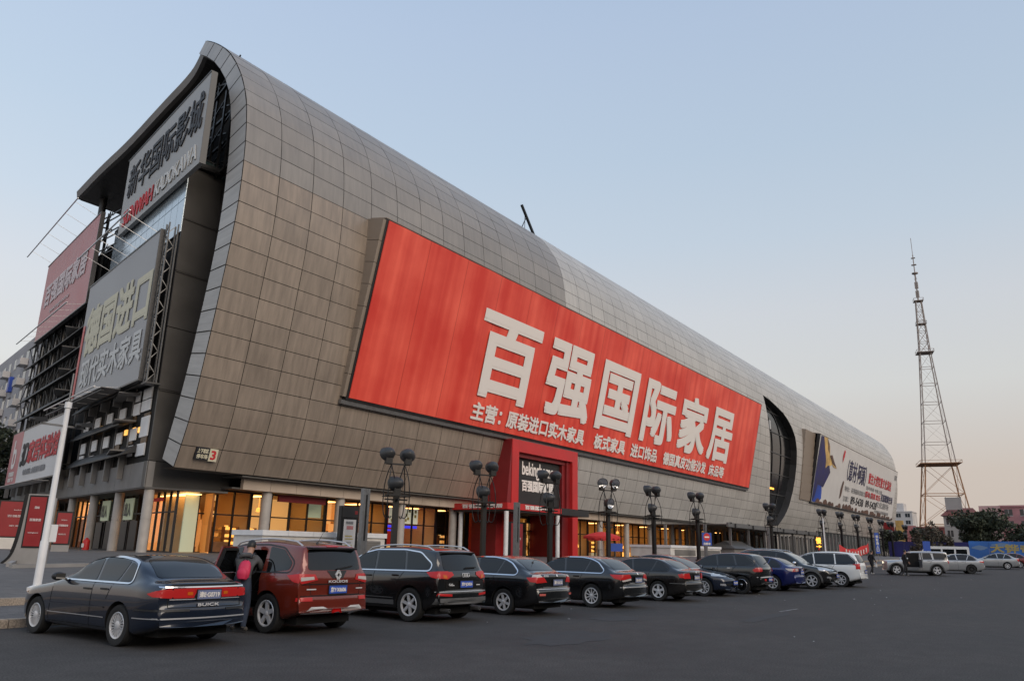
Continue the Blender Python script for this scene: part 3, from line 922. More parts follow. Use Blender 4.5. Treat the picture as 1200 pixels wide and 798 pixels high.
def bay(x0, x1, back, contents=0, depth=4.6, yg=YG, transom=3.75, n=None):
    n = n or max(2, round((x1 - x0) / 1.75))
    wq = (x1 - x0) / n
    gl = MB()
    for i in range(n):
        for z0, z1 in ((.98, transom - .05), (transom + .05, 5.5)):
            gl.quad((x0 + i * wq + .05, yg, z0), (x0 + (i + 1) * wq - .05, yg, z0), (x0 + (i + 1) * wq - .05, yg, z1), (x0 + i * wq + .05, yg, z1))
    o = gl.build('shop_window', 'shop_glass', mall, recalc=False)
    fr = MB()
    for i in range(n + 1):
        fr.box((x0 + i * wq - .06, yg - .08, .9), (x0 + i * wq + .06, yg + .08, 5.58))
    fr.box((x0, yg - .07, transom - .05), (x1, yg + .07, transom + .05)); fr.box((x0, yg - .07, .9), (x1, yg + .07, .99)); fr.box((x0, yg - .07, 5.48), (x1, yg + .07, 5.59))
    fr.build('frame', 'black_metal', o)
    bkw = MB(); bkw.box((x0, yg + depth, .9), (x1, yg + depth + .1, 5.58)); bkw.build('shop_wall', back, mall)
    fl = MB(); fl.box((x0, yg, .9), (x1, yg + depth, .93)); fl.build('shop_floor', 'shop_floor', mall)
    ce = MB(); ce.box((x0, yg + .1, 5.50), (x1, yg + depth, 5.57)); ce.build('shop_ceiling', 'shop_ceiling', mall)
    for i in range(max(1, int((x1 - x0) / 3.2))):
        cx = x0 + (i + .5) * (x1 - x0) / max(1, int((x1 - x0) / 3.2))
        l = MB(); l.box((cx - .55, yg + 1.2, 5.42), (cx + .55, yg + 3.2, 5.47)); l.build('ceiling_lamp', 'ceiling_lamp', mall)
    dv = MB(); dv.box((x0 - .05, yg + .12, .9), (x0 + .05, yg + depth, 5.5)); dv.build('shop_wall', 'shop_ceiling', mall)
    for k in range(contents):
        cx = random.uniform(x0 + .6, x1 - .6); kind = random.choice('slttp')
        yy = yg + random.uniform(.8, depth - 1)
        if kind == 's':
            sh = MB()
            for q in range(4): sh.box((cx - .6, yy, .95 + q * .55), (cx + .6, yy + .4, 1.0 + q * .55))
            sh.box((cx - .63, yy, .93), (cx - .58, yy + .4, 2.9)); sh.box((cx + .58, yy, .93), (cx + .63, yy + .4, 2.9))
            o = sh.build('display_shelf', 'wood', mall)
            it = MB()
            for q in range(4):
                for j in range(3): it.box((cx - .5 + j * .36, yy + .05, 1.0 + q * .55), (cx - .3 + j * .36, yy + .3, 1.15 + q * .55 + random.uniform(0, .2)))
            it.build('goods', random.choice(['lamp_warm', 'shop_goods', 'txt_cream']), o)
        elif kind == 'l':
            sh = MB(); sh.lathe([(.16, .93), (.16, .97), (.03, 1.0), (.03, 2.1)], 10, c=(cx, yy, 0)); o = sh.build('floor_lamp', 'black_metal', mall)
            sh = MB(); sh.lathe([(.30, 2.1), (.2, 2.5)], 12, c=(cx, yy, 0)); sh.build('lamp_shade', random.choice(['shop_dark', 'lamp_warm']), o)
        elif kind == 't':
            sh = MB(); sh.box((cx - .7, yy, .93), (cx + .7, yy + .6, random.uniform(1.3, 1.9))); sh.build('display_cabinet', random.choice(['wood', 'wood', 'lamp_warm', 'txt_cream']), mall)
        else:
            sh = MB(); sh.lathe([(.02, 5.5), (.02, 4.6), (.18, 4.5), (.22, 4.25), (.02, 4.2)], 10, c=(cx, yy, 0)); sh.build('pendant_lamp', 'lamp_warm', mall)
random.seed(21)
bay(34.35, 38.9, 'shop_goods', 10)
bay(39.0, 46.6, 'shop_plain', 8)
bay(46.8, 54.2, 'shop_wood', 9)
bay(54.4, 61.4, 'shop_red', 4)
bay(61.6, 66.2, 'shop_goods', 3, n=3)
bay(80.2, 84.9, 'shop_goods', 6)
for i in range(8):
    bay(85.05 + i * 7.66, 92.5 + i * 7.66, ['shop_wood', 'shop_orange', 'shop_wood', 'shop_goods'][i % 4], 5 if i < 4 else 2)
# things seen in single shops
l = MB(); l.box((56.0, 55.5, 3.5), (61.2, 55.6, 3.75)); l.box((55.2, 55.0, 3.15), (58.2, 55.1, 3.3)); l.build('neon_strip', 'lamp_blue', mall)
l = MB()
for i in range(4): l.box((55.2 + i * 1.6, 53.7, .95), (56.4 + i * 1.6, 54.2, 1.75))
l.build('lit_counter', 'shop_plain', mall)
l = MB(); l.box((54.8, 53.35, 3.85), (58.9, 53.4, 5.3)); o = l.build('hanging_poster', 'poster_pale', mall)
l = MB(); random.seed(2)
for i in range(10):
    x = random.uniform(55, 58.7); z = random.uniform(4.0, 5.1)
    l.box((x - .14, 53.335, z - .14), (x + .14, 53.345, z + .14))
l.build('poster_picture', 'txt_gold', o)
l = MB(); l.box((44.9, 53.28, 3.9), (46.3, 53.32, 5.4)); l.build('hanging_poster', 'poster_green', mall)
l = MB(); l.box((33.2, 53.1, .95), (34.3, 53.2, 5.5)); l.build('pale_door_panel', 'poster_green', mall)
# framed pictures on the back wall of the corner shop
for (x, z) in ((35.0, 3.3), (35.7, 3.3), (35.0, 2.5), (36.4, 3.4), (35.7, 2.5), (37.6, 3.2)):
    l = MB(); l.box((x - .26, 57.72, z - .3), (x + .26, 57.79, z + .3)); o = l.build('picture_frame', 'wood', mall)
    l = MB(); l.box((x - .17, 57.69, z - .21), (x + .17, 57.719, z + .21)); l.build('picture', 'txt_cream', o)
# the red fascia sign over the second shop
l = MB(); l.box((40.5, 51.75, 4.95), (45.4, 51.95, 5.5)); l.build('shop_sign', 'dark_red', mall)

# end-front ground floor, set back behind the columns
def lbay(s0, s1, back, n=4, lit=True):
    gl = MB(LP); wq = (s1 - s0) / n
    for i in range(n):
        for z0, z1 in ((.98, 3.7), (3.8, 5.2)):
            gl.quad((s0 + i * wq + .05, -2.5, z0), (s0 + (i + 1) * wq - .05, -2.5, z0), (s0 + (i + 1) * wq - .05, -2.5, z1), (s0 + i * wq + .05, -2.5, z1))
    o = gl.build('shop_window', 'shop_glass', mall, recalc=False)
    fr = MB(LP)
    for i in range(n + 1): fr.box((s0 + i * wq - .06, -2.58, .9), (s0 + i * wq + .06, -2.42, 5.22))
    fr.box((s0, -2.57, 3.7), (s1, -2.43, 3.8)); fr.box((s0, -2.57, .9), (s1, -2.43, .99))
    fr.build('frame', 'black_metal', o)
    b = MB(LP); b.box((s0, -5.2, .9), (s1, -5.1, 5.2)); b.build('shop_wall', back, mall)
    b = MB(LP); b.box((s0, -5.1, .9), (s1, -2.5, .93)); b.build('shop_floor', 'shop_floor', mall)
    b = MB(LP); b.box((s1 - .05, -5.1, .93), (s1, -2.6, 5.2)); b.build('shop_wall', back, mall)
    if lit:
        b = MB(LP); b.box((s0 + .5, -4.4, 5.05), (s1 - .5, -3.2, 5.1)); b.build('ceiling_lamp', 'ceiling_lamp', mall)
lbay(.35, 7.0, 'shop_wood', 5)
lbay(7.2, 13.6, 'shop_dark', 4, False)
lbay(13.8, 20.3, 'shop_dark', 4, False)
lbay(20.5, 27, 'shop_wood', 4)
lbay(27.2, 45, 'shop_dark', 8, False)
for s_ in (10.6, 17.0):
    b = MB(LP); b.box((s_ - 1.1, -2.38, 3.3), (s_ + 1.1, -2.3, 5.0)); o = b.build('hanging_poster', 'poster_green', mall)
    b = MB(LFrame(s_ + .8, -2.27, 3.6)); put_text(b, '出入', 0, 0, 1.5, 1.0, .05); b.build('lettering', 'fascia_grey', o)
b = MB(LP)
for s_ in (9, 11.5, 15.5, 18.5):
    b.box((s_ - .9, -2.45, .95), (s_ + .9, -2.36, 3.2))
build_each(b, 'shutter_door', 'dark_metal', mall)
b = MB(LP); b.box((2.5, -2.3, 4.55), (5.5, -2.2, 4.8)); b.build('shop_sign', 'shop_red', mall)

# ---------------------------------------------------------------- tall lens-shaped recess in the shell
rc = MB()
lz = LENS
for (xa, ta), (xb, tb) in zip(lz, lz[1:] + lz[:1]):
    rc.quad(surf(xa, ta, .06), surf(xb, tb, .06), surf(xb, tb, -1.3), surf(xa, ta, -1.3))
mat('recess_dark', (.035, .034, .034), .4)
rc.build('recess_reveal', 'recess_dark', mall, recalc=False)
mat('dark_glass', (.008, .009, .010), .12, 0, .35)
def in_lens(k0, k1):
    out = []
    return out
rc = MB()
ts = [min(t_ for _, t_ in lens) + (max(t_ for _, t_ in lens) - min(t_ for _, t_ in lens)) * k / 24 for k in range(25)]
def span(t_):
    xs_ = []
    for a, b in zip(lens, lens[1:] + lens[:1]):
        if (a[1] - t_) * (b[1] - t_) <= 0 and abs(a[1] - b[1]) > 1e-6:
            xs_.append(a[0] + (b[0] - a[0]) * (t_ - a[1]) / (b[1] - a[1]))
    return (min(xs_), max(xs_)) if xs_ else None
sp_ = [span(min(max(t_, ts[0] + 1e-3), ts[-1] - 1e-3)) for t_ in ts]
for (ta, sa), (tb, sb) in zip(zip(ts, sp_), list(zip(ts, sp_))[1:]):
    rc.quad(surf(sa[0], ta, -1.28), surf(sa[1], ta, -1.28), surf(sb[1], tb, -1.28), surf(sb[0], tb, -1.28))
rc.build('recess_glazing', 'dark_glass', mall, smooth=True, recalc=False)
rc = MB()
for k in range(2, 24, 4): rc.beam(surf(sp_[k][0], ts[k], -1.2), surf(sp_[k][1], ts[k], -1.2), .16)
for f in (.3, .62):
    pts = [surf(s_[0] + (s_[1] - s_[0]) * f, t_, -1.2) for t_, s_ in zip(ts, sp_)]
    for a, b in zip(pts, pts[1:]): rc.beam(a, b, .14)
rc.build('recess_frame', 'dark_metal', mall)
k = 7
rc = MB(); q = surf(sp_[k][0] + 4, ts[k], -1.0); rc.cbox(q, (3.4, .2, .35)); rc.build('recess_lamp', 'lamp_amber', mall)
rc = MB(); q = surf(153.2, ts[20], -.6); rc.cbox(q, (.7, .2, 1.9)); q = surf(154.9, ts[19], -.6); rc.cbox(q, (.7, .2, 1.8)); rc.build('recess_vent', 'light_metal', mall)

# ---------------------------------------------------------------- red entrance portal
pt = MB()
pt.box((66.1, 47.0, 6.0), (67.35, 52.5, 12.95)); pt.box((78.35, 47.0, .9), (79.55, 52.5, 12.95)); pt.box((66.1, 47.0, .9), (67.35, 52.5, 5.98))
pt.box((67.36, 47.0, 11.7), (78.34, 52.5, 12.95))
portal = pt.build('entrance_portal', 'portal_red', mall)
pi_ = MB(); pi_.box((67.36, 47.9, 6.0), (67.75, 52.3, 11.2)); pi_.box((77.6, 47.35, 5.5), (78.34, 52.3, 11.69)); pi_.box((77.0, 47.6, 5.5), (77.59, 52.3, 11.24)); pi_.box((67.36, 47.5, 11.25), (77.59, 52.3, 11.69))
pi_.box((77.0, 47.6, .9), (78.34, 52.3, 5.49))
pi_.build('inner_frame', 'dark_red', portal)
mat('sign_black', (.022, .020, .020), .55, noise=.25, nscale=1.2)
sp = MB(); sp.box((67.76, 47.95, 5.9), (76.99, 48.1, 11.24)); sp.build('sign_panel', 'sign_black', portal)
FS = frame((67.76, 47.94, 5.9), (1, 0, 0), (0, 0, 1))
t1 = MB(FS); put_text(t1, 'bekinghome', 1.55, 3.2, 6.3, 1.8, .04); t1.build('lettering', 'txt_white', portal)
t1 = MB(FS); put_text(t1, '百强国际家居', 1.55, 1.9, 6.3, 1.15, .05); t1.build('lettering', 'txt_white', portal)
# doors below
dr = MB(); dr.box((67.4, 52.0, .9), (77, 52.1, 5.4)); dr.build('entrance_wall', 'shop_dark', portal)
dr = MB()
for x in (67.5, 69.0, 73.4, 76.2): dr.box((x, 51.85, 1), (x + .55, 51.95, 4.6))
dr.box((69, 51.85, 4.7), (76, 51.95, 5.1))
dr.build('lit_door_panel', 'shop_goods', portal)
dr = MB()
for x in (67.45, 68.4, 70.4, 72.4, 74.4, 76.4): dr.box((x, 51.7, .9), (x + .1, 51.84, 5.3))
dr.box((67.4, 51.7, 3.7), (77, 51.84, 3.8)); dr.build('door_frame', 'black_metal', portal)
# side wall left of the portal
sd = MB()
for k in range(2):
    for j in range(3):
        sd.box((65.1, 48.2 + k * 1.6, 1.0 + j * 1.6), (65.2, 49.76 + k * 1.6, 2.56 + j * 1.6))
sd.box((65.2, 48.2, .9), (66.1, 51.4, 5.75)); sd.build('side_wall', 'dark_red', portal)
# flared cheek that joins the leaning shell
ck = MB(); ck.add([(65.3, 47.05, 6.0), (65.3, 51.0, 6.0), (66.09, 51.0, 12.9), (66.09, 47.05, 12.9), (66.09, 47.05, 6.0), (66.09, 51, 6.0)], [(0, 1, 2, 3), (0, 3, 4), (1, 5, 2), (0, 4, 5, 1), (3, 2, 5, 4)])
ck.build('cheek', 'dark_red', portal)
# canopy over the entrance
cp = MB(); cp.box((61.4, 44.12, 5.38), (71.3, 51.0, 6.0)); canopy = cp.build('entrance_canopy', 'portal_red', mall)
cb = MB(); cb.box((71.32, 44.1, 5.28), (77.1, 47.0, 5.98)); cb.box((61.5, 44.3, 5.2), (71.25, 50.9, 5.37)); cb.build('canopy_box', 'sign_black', canopy)
t1 = MB(frame((61.4, 44.11, 5.4), (1, 0, 0), (0, 0, 1))); put_text(t1, '百强国际家居', 3.0, .12, 5.2, .38, .02); t1.build('lettering', 'txt_white', canopy)
t1 = MB(frame((61.39, 50.7, 5.4), (0, -1, 0), (0, 0, 1))); put_text(t1, '百强国际家居', 1.0, .12, 5.0, .38, .02); t1.build('lettering', 'txt_white', canopy)
for x, y in ((62.1, 50.4), (61.65, 44.4), (70.95, 44.4)):
    c = MB(); c.lathe([(.22, .9), (.22, 5.2)], 14, c=(x, y, 0)); c.build('post', 'white_paint', portal, smooth=True)

# car-park tag high on the shell
tg = MB(frame((31.15, 49.55, 7.25), (1, 0, 0), (0, -.221, 1)))
tg.box((0, .05, -.1), (1.05, .92, .12))
pl = tg.build('direction_board', 'txt_black', mall)
tg = MB(frame((31.15, 49.55, 7.25), (1, 0, 0), (0, -.221, 1))); tg.box((1.06, .0, -.1), (1.72, .88, .125)); tg.build('number_board', 'txt_cream', pl)
tg = MB(frame((31.15, 49.55, 7.25), (1, 0, 0), (0, -.221, 1))); put_text(tg, '上下客区', .1, .52, .85, .3, .012, .125); put_text(tg, '停车场', .1, .13, .85, .3, .012, .125); tg.build('lettering', 'txt_cream', pl)
tg = MB(frame((31.15, 49.55, 7.25), (1, 0, 0), (0, -.221, 1))); put_text(tg, '3', 1.2, .14, .36, .6, .03, .13); tg.build('numeral', 'txt_red', pl)

# glass corridor roof and colonnade along the right half
cr_ = MB()
cr_.box((107, 39.0, 5.30), (158, 39.25, 5.9)); cr_.box((107, 39.25, 5.6), (158, 50.7, 5.72))
corr = thing('corridor_canopy', 'long flat grey corridor canopy on thin posts beneath the lens-shaped opening', 'canopy', (107, 39, .8))
cr_.build('fascia', 'grey_metal', corr)
c2 = MB()
for i in range(7): c2.box((108 + i * 7.6, 38.9, 5.75), (108.25 + i * 7.6, 39.3, 5.95)); c2.box((109.6 + i * 7.6, 38.85, 5.2), (109.9 + i * 7.6, 38.99, 5.8))
c2.build('bracket', 'dark_metal', corr)
for i in range(7):
    c2 = MB(); c2.box((109 + i * 7.6, 39.4, .75), (109.3 + i * 7.6, 39.7, 5.35)); c2.build('post', 'grey_metal', corr)
mat('smoked_glass', (.05, .06, .06), .12, 0, .5)
cw = MB(); cw.box((146, 53.0, .9), (288, 53.1, 5.55)); cw.build('glazed_front', 'smoked_glass', mall)
cw = MB()
x = 106
random.seed(4)
while x < 288:
    cw.box((x, 47.9, .85), (x + .35, 48.25, 5.6)); x += 2.6
cw.build('colonnade', 'fascia_grey', mall)
fen = thing('railing_fence', 'tall dark grey railing fence with close uprights below the white poster billboard', 'fence', (142, 36, .7))
fp = MB(); fr_ = MB()
for i in range(33):
    fp.box((142 + i * 2.6, 36, .6), (142.3 + i * 2.6, 36.3, 5.6))
fp.build('uprights', 'fascia_grey', fen)
fr_.box((142, 36.05, 5.6), (225, 36.25, 5.8)); fr_.box((142, 36.1, 2.0), (225, 36.2, 2.15)); fr_.build('rails', 'dark_metal', fen)
fg = MB(); fg.box((142, 36.12, .7), (225, 36.14, 5.6)); fg.build('glass_panels', 'smoked_glass', fen)

# leaning pole on the roof
rp_ = thing('roof_antenna', 'black leaning antenna pole braced on the crest of the roof', 'antenna', (80, 54, 42.3))
a = MB(); a.beam((80.3, 54, 42.2), (76.9, 54, 45.9), .28); a.build('pole', 'black_metal', rp_)
a = MB(); a.beam((76.6, 53.8, 42.3), (78.2, 54, 44.8), .09); a.beam((78.6, 54.6, 42.3), (77.7, 54, 45.0), .07); a.build('brace', 'dark_metal', rp_)

# ---------------------------------------------------------------- big banner on the shell
def wavy_panel(mb, wd, ht, amp, nx=160, ny=10, seed=1):
    rnd = random.Random(seed)
    ph = [(rnd.uniform(.25, 1.6), rnd.uniform(0, 6), rnd.uniform(.3, 1)) for _ in range(7)]
    vs, fs = [], []
    for j in range(ny + 1):
        for i in range(nx + 1):
            x = wd * i / nx
            d = sum(a * math.sin(f * x + p + .25 * math.sin(j * .5)) for f, p, a in ph) * amp / 4
            vs.append((x, ht * j / ny, .04 + amp + d))
    for j in range(ny):
        for i in range(nx):
            a = j * (nx + 1) + i
            fs.append((a, a + 1, a + nx + 2, a + nx + 1))
    mb.add(vs, fs)
def banner_mat(name, col, fade, sx=.5):
    m, t, p = nodes_of(name)
    tc = t.nodes.new('ShaderNodeTexCoord')
    mp = t.nodes.new('ShaderNodeMapping'); mp.inputs['Scale'].default_value = (sx, .02, .02)
    t.links.new(tc.outputs['Object'], mp.inputs[0])
    nz = t.nodes.new('ShaderNodeTexNoise'); nz.inputs['Scale'].default_value = 1; nz.inputs['Detail'].default_value = 5  # streaks mix soft dirt with crease shade put into the colour
    t.links.new(mp.outputs[0], nz.inputs[0])
    n2 = t.nodes.new('ShaderNodeTexNoise'); n2.inputs['Scale'].default_value = .18; n2.inputs['Detail'].default_value = 4
    t.links.new(tc.outputs['Object'], n2.inputs[0])
    ad = t.nodes.new('ShaderNodeMath'); ad.operation = 'MULTIPLY'
    t.links.new(nz.outputs[0], ad.inputs[0]); t.links.new(n2.outputs[0], ad.inputs[1])
    r = t.nodes.new('ShaderNodeMapRange'); r.inputs[1].default_value, r.inputs[2].default_value = .14, .38
    t.links.new(ad.outputs[0], r.inputs[0])
    mx = t.nodes.new('ShaderNodeMixRGB')
    mx.inputs[1].default_value = (*col, 1); mx.inputs[2].default_value = (*fade, 1)
    t.links.new(r.outputs[0], mx.inputs[0])
    # sewn seams between the strips of cloth
    sx_ = t.nodes.new('ShaderNodeSeparateXYZ'); t.links.new(tc.outputs['Object'], sx_.inputs[0])
    dv_ = t.nodes.new('ShaderNodeMath'); dv_.operation = 'DIVIDE'; dv_.inputs[1].default_value = 5.49; t.links.new(sx_.outputs['X'], dv_.inputs[0])
    fr_ = t.nodes.new('ShaderNodeMath'); fr_.operation = 'FRACT'; t.links.new(dv_.outputs[0], fr_.inputs[0])
    ls_ = t.nodes.new('ShaderNodeMath'); ls_.operation = 'LESS_THAN'; ls_.inputs[1].default_value = .016; t.links.new(fr_.outputs[0], ls_.inputs[0])
    sm_ = t.nodes.new('ShaderNodeMixRGB'); sm_.blend_type = 'MULTIPLY'; sm_.inputs[2].default_value = (.72, .66, .64, 1)
    t.links.new(ls_.outputs[0], sm_.inputs[0]); t.links.new(mx.outputs[0], sm_.inputs[1])
    t.links.new(sm_.outputs[0], p.inputs['Base Color'])
    p.inputs['Roughness'].default_value = .5
    MATS[name] = m
banner_mat('banner_cloth', (.66, .042, .027), (.90, .13, .082), .8)
SL = (0, -.221, 1)
bt = thing('banner_billboard', 'enormous red banner billboard with six white characters on the curved shell', 'billboard', (43.2, 47.58, 13.5))
BO = Vector((43.2, 47.58, 13.5)); SLn = Vector(SL).normalized()
BW, BH = 98.8, 15.45
FB = frame(BO, (1, 0, 0), SL)
b = MB(FB); wavy_panel(b, BW, BH, .075, 320, 8, 5); b.build('face', 'banner_cloth', bt, smooth=True, recalc=False)
bx = MB(FB)
for r in range(8):                       # panelled box behind, deepest at the top where the shell curves away
    h0, h1 = BH * r / 8 + .02, BH * (r + 1) / 8 - .02
    bx.box((-.55, h0, -.5 - .22 * r), (-.2, h1, -.03))
for c in range(30):
    bx.box((c * BW / 30 - .2, BH + .12, -2.4), ((c + 1) * BW / 30 - .24, BH + .2, -.03))
bx.build('casing', 'clad_old', bt)
bf = MB(FB)
bf.box((-.2, -.22, -.6), (BW + .2, -.0, .04)); bf.box((-.2, BH, -.6), (BW + .2, BH + .12, .04)); bf.box((-.2, 0, -.3), (0, BH, .04)); bf.box((BW, 0, -.6), (BW + .25, BH, .04))
bf.box((0, 0, -.5), (BW, BH, -.02))
bf.build('frame', 'dark_metal', bt)
bl_ = MB(FB); bl_.box((-.6, -.6, -.35), (BW + .3, -.25, -.05)); bl_.build('ledge', 'grey_metal', bt)
pos = [(15.9, 7.9, 9.3), (29.3, 7.9, 9.3), (43.6, 8.6, 9.3), (55.4, 8.4, 9.3), (67.0, 8.6, 9.3), (78.0, 8.6, 9.3)]
t1 = MB(FB)
BIGX = [(15.2, 10.0), (27.9, 9.6), (40.0, 9.4), (52.4, 9.6), (64.6, 9.9), (76.4, 9.5)]
for ch, (x, wd) in zip('百强国际家居', BIGX):
    put_text(t1, ch, x, 3.35, wd, 8.1, .30, .22, 0, .004)
t1.build('lettering', 'txt_white', bt)
for s_, x, wd in (('主营：', 15.9, 4.9), ('原装进口实木家具', 21.9, 16.0), ('板式家具', 40.5, 8.2), ('进口饰品', 50.5, 8.0), ('德国真皮功能沙发', 60.8, 16.0), ('床品等', 78.3, 6.6)):
    t1 = MB(FB); put_text(t1, s_, x, .62, wd, 1.75, .06, .22, 0, .003); t1.build('small_lettering', 'txt_white', bt)

# poster billboard far along the shell
b2 = thing('poster_billboard', 'white poster billboard with a blue and gold figure at the far end of the shell', 'billboard', (188, 48.5, 13.4))
BO2 = Vector((184.3, 47.65, 13.55)); BW2, BH2 = 96.5, 15.4
F2 = frame(BO2, (1, 0, 0), SL)
b = MB(F2); wavy_panel(b, BW2, BH2, .03, 60, 4, 9); b.build('face', 'bill_white', b2, smooth=True, recalc=False)
bx = MB(F2)
for r in range(8):
    bx.box((-8.2 + r * .0, BH2 * r / 8 + .02, -.5 - .3 * r), (-.25, BH2 * (r + 1) / 8 - .02, -.12 - .12 * r))
bx.box((0, BH2 + .15, -2.4), (BW2, BH2 + .25, -.05)); bx.box((BW2 + .2, 0, -3), (BW2 + .4, BH2, -.05))
bx.build('casing', 'clad_old', b2)
bf = MB(F2); bf.box((-.25, -.3, -.6), (BW2 + .2, 0, .05)); bf.box((-.25, BH2, -.6), (BW2 + .2, BH2 + .15, .05)); bf.box((-.25, 0, -.6), (0, BH2, .05)); bf.box((BW2, 0, -.6), (BW2 + .2, BH2, .05)); bf.box((0, 0, -.5), (BW2, BH2, -.02)); bf.build('frame', 'dark_metal', b2)
def blot(mb, pts, c=.16):
    n = len(pts); cx = sum(p[0] for p in pts) / n; cy = sum(p[1] for p in pts) / n
    tri = geometry.delaunay_2d_cdt([Vector(p) for p in pts], [(i, (i + 1) % n) for i in range(n)], [], 1, 1e-5)
    mb.add([(v.x, v.y, c) for v in tri[0]], [tuple(f) for f in tri[2]])
p_ = MB(F2); blot(p_, [(.2, .1), (5.2, .2), (7.6, 1.2), (7.2, 3.2), (5.6, 5.0), (3.2, 6.6), (1.4, 7.2), (.2, 7.4)], .16); p_.build('painted_robe', 'paint_blue', b2, recalc=False)
p_ = MB(F2); blot(p_, [(.4, .3), (1.8, 1.2), (3.2, 4.2), (8.0, 3.9), (12.6, 7.8), (10.4, 9.8), (6.4, 13.2), (4.2, 15.3), (.8, 15.3), (.2, 8.0)], .17); p_.build('painted_figure', 'paint_navy', b2, recalc=False)
p_ = MB(F2); blot(p_, [(3.0, 15.3), (6.5, 15.4), (7.6, 13.6), (9.0, 14.0), (10.4, 11.5), (14.5, 9.4), (18.6, 9.2), (14.0, 9.9), (12.0, 9.4), (9.6, 9.2), (7.8, 8.4), (7.2, 10.4), (5.2, 12.6)], .18); p_.build('painted_figure', 'paint_yellow', b2, recalc=False)
p_ = MB(F2); blot(p_, [(10.6, 11.8), (13.6, 10.0), (18.0, 9.3), (14.6, 10.8), (12.4, 12.0)], .19); blot(p_, [(6.2, 15.3), (7.8, 12.9), (9.6, 12.0), (8.4, 14.2)], .19); blot(p_, [(24.5, 2.2), (26.0, 3.0), (27.2, 6.6), (26.4, 7.0), (25.0, 5.0)], .19); p_.build('painted_figure', 'paint_brown', b2, recalc=False)
p_ = MB(F2); blot(p_, [(22.8, 13.0), (23.8, 14.6), (24.8, 14.2), (24.4, 12.8), (23.2, 11.2)], .17); p_.build('seal', 'txt_red', b2, recalc=False)
p_ = MB(F2); random.seed(12)
for i in range(26):
    x = 5 + i * 3.6 + random.uniform(-1, 1); hh = random.uniform(.5, 1.5); ww = random.uniform(1.2, 2.6)
    blot(p_, [(x - ww, .08), (x + ww, .08), (x + ww * .7, hh * .7), (x + ww * .1, hh), (x - ww * .6, hh * .8)], .165 + .001 * (i % 5))
build_each(p_, 'painted_hill', 'paint_brown', b2, recalc=False)
for s_, x, y, wd, ht, bo, mm in (('（意村·阿颖）', 29.5, 7.4, 22, 5.4, .12, 'txt_navy'), ('蒙古大型实景文化演出', 55, 8.6, 33, 3.0, .12, 'txt_red'), ('百年传奇 今夜上演', 53.5, 6.7, 22, 1.1, .05, 'txt_grey'), ('感动 震撼 欢乐', 53, 4.6, 21, 1.7, .1, 'txt_red'), ('民族歌舞史诗', 75, 4.7, 18, 2.3, .1, 'txt_navy'),
                           ('地址：百强国际家居文化广场剧院', 29, 4.6, 36, 1.3, .05, 'txt_grey'), ('订票：', 28.5, 2.0, 6, 1.3, .05, 'txt_grey'), ('89-5438', 37, 1.7, 15, 2.0, .12, 'txt_black'), ('89-5428', 55, 1.9, 15, 1.9, .12, 'txt_black'), ('文化剧场', 69, 2.6, 19, 1.8, .06, 'txt_grey'), ('主办单位 百强国际家居', 68, .9, 21, .9, .05, 'txt_grey'), ('剧院', 92, 12.6, 4, 1.6, .05, 'txt_grey')):
    t1 = MB(F2); put_text(t1, s_, x, y, wd, ht, bo * .5, .14, 0, .003); t1.build('lettering', mm, b2)

# ---------------------------------------------------------------- billboards on the end front
def light_rack(mb, s0, s1, z, up, out=3.2, n=6):
    """arms that carry a strip of lights in front of a billboard"""
    dz = .9 if up else -.35
    for i in range(n):
        s_ = s0 + (s1 - s0) * (i + .3) / n
        mb.beam(LP((s_, 1.2, z)), LP((s_, 1.2 + out, z + dz)), .028)
    mb.beam(LP((s0, 1.2 + out, z + dz)), LP((s1, 1.2 + out, z + dz)), .10, .07)
def end_billboard(name, label, s0, s1, z0, z1, facem):
    root = LP((s0, 1.2, z0))
    o = thing(name, label, 'billboard', root)
    b = MB(LFrame(s1, 1.2, z0)); wavy_panel(b, s1 - s0, z1 - z0, .02, 40, 6, 3); b.build('face', facem, o, smooth=True, recalc=False)
    b = MB(LP); b.box((s0, .95, z0), (s1, 1.2, z1)); b.box((s0 - .1, .9, z1), (s1 + .1, 1.3, z1 + .12)); b.box((s0 - .1, .9, z0 - .12), (s1 + .1, 1.3, z0)); b.box((s0 - .12, .9, z0), (s0, 1.3, z1))
    for k in range(8):
        s_ = s0 + (s1 - s0) * (k + .5) / 8
        b.box((s_ - .06, -.2, z0 + 1), (s_ + .06, .95, z0 + 1.12)); b.box((s_ - .06, -.2, z1 - 1), (s_ + .06, .95, z1 - .88))
    b.build('frame', 'dark_metal', o)
    return o
og = end_billboard('hanging_billboard', 'grey billboard with cream characters below the pale curtain wall', .55, 19.6, 12.9, 24.4, 'bill_grey')
b = MB(); light_rack(b, 0.5, 15, 24.4, True, 2.4, 6); b.build('light_rack', 'light_metal', og)
b = MB(); light_rack(b, 4, 19.6, 12.9, False, 2.0, 6); b.build('light_rack', 'light_metal', og)
b = MB(LP); b.box((5, 2.3, 12.5), (22.6, 2.5, 12.58)); 
for k in range(5): b.box((4.6 + k * 3, 1.25, 12.65), (7.4 + k * 3, 2.6, 12.69))
b.build('light_tray', 'fascia_grey', og)
FG = LFrame(19.6, 1.3, 12.9)
t1 = MB(FG); put_text(t1, '德国进口', 1.6, 4.6, 17.2, 4.2, .16); t1.build('lettering', 'txt_cream', og)
t1 = MB(FG); put_text(t1, '现代实木家具', 2.2, 1.5, 16.4, 2.5, .07); t1.build('lettering', 'txt_lgrey', og)
t1 = MB(FG); t1.box((.35, .9, .01), (.95, 7.6, .03)); t1.build('red_bar', 'portal_red', og)
orr = end_billboard('hanging_billboard', 'faded red billboard with pale characters high at the far end of the front', 20.4, 41.6, 23.2, 32.3, 'bill_pink')
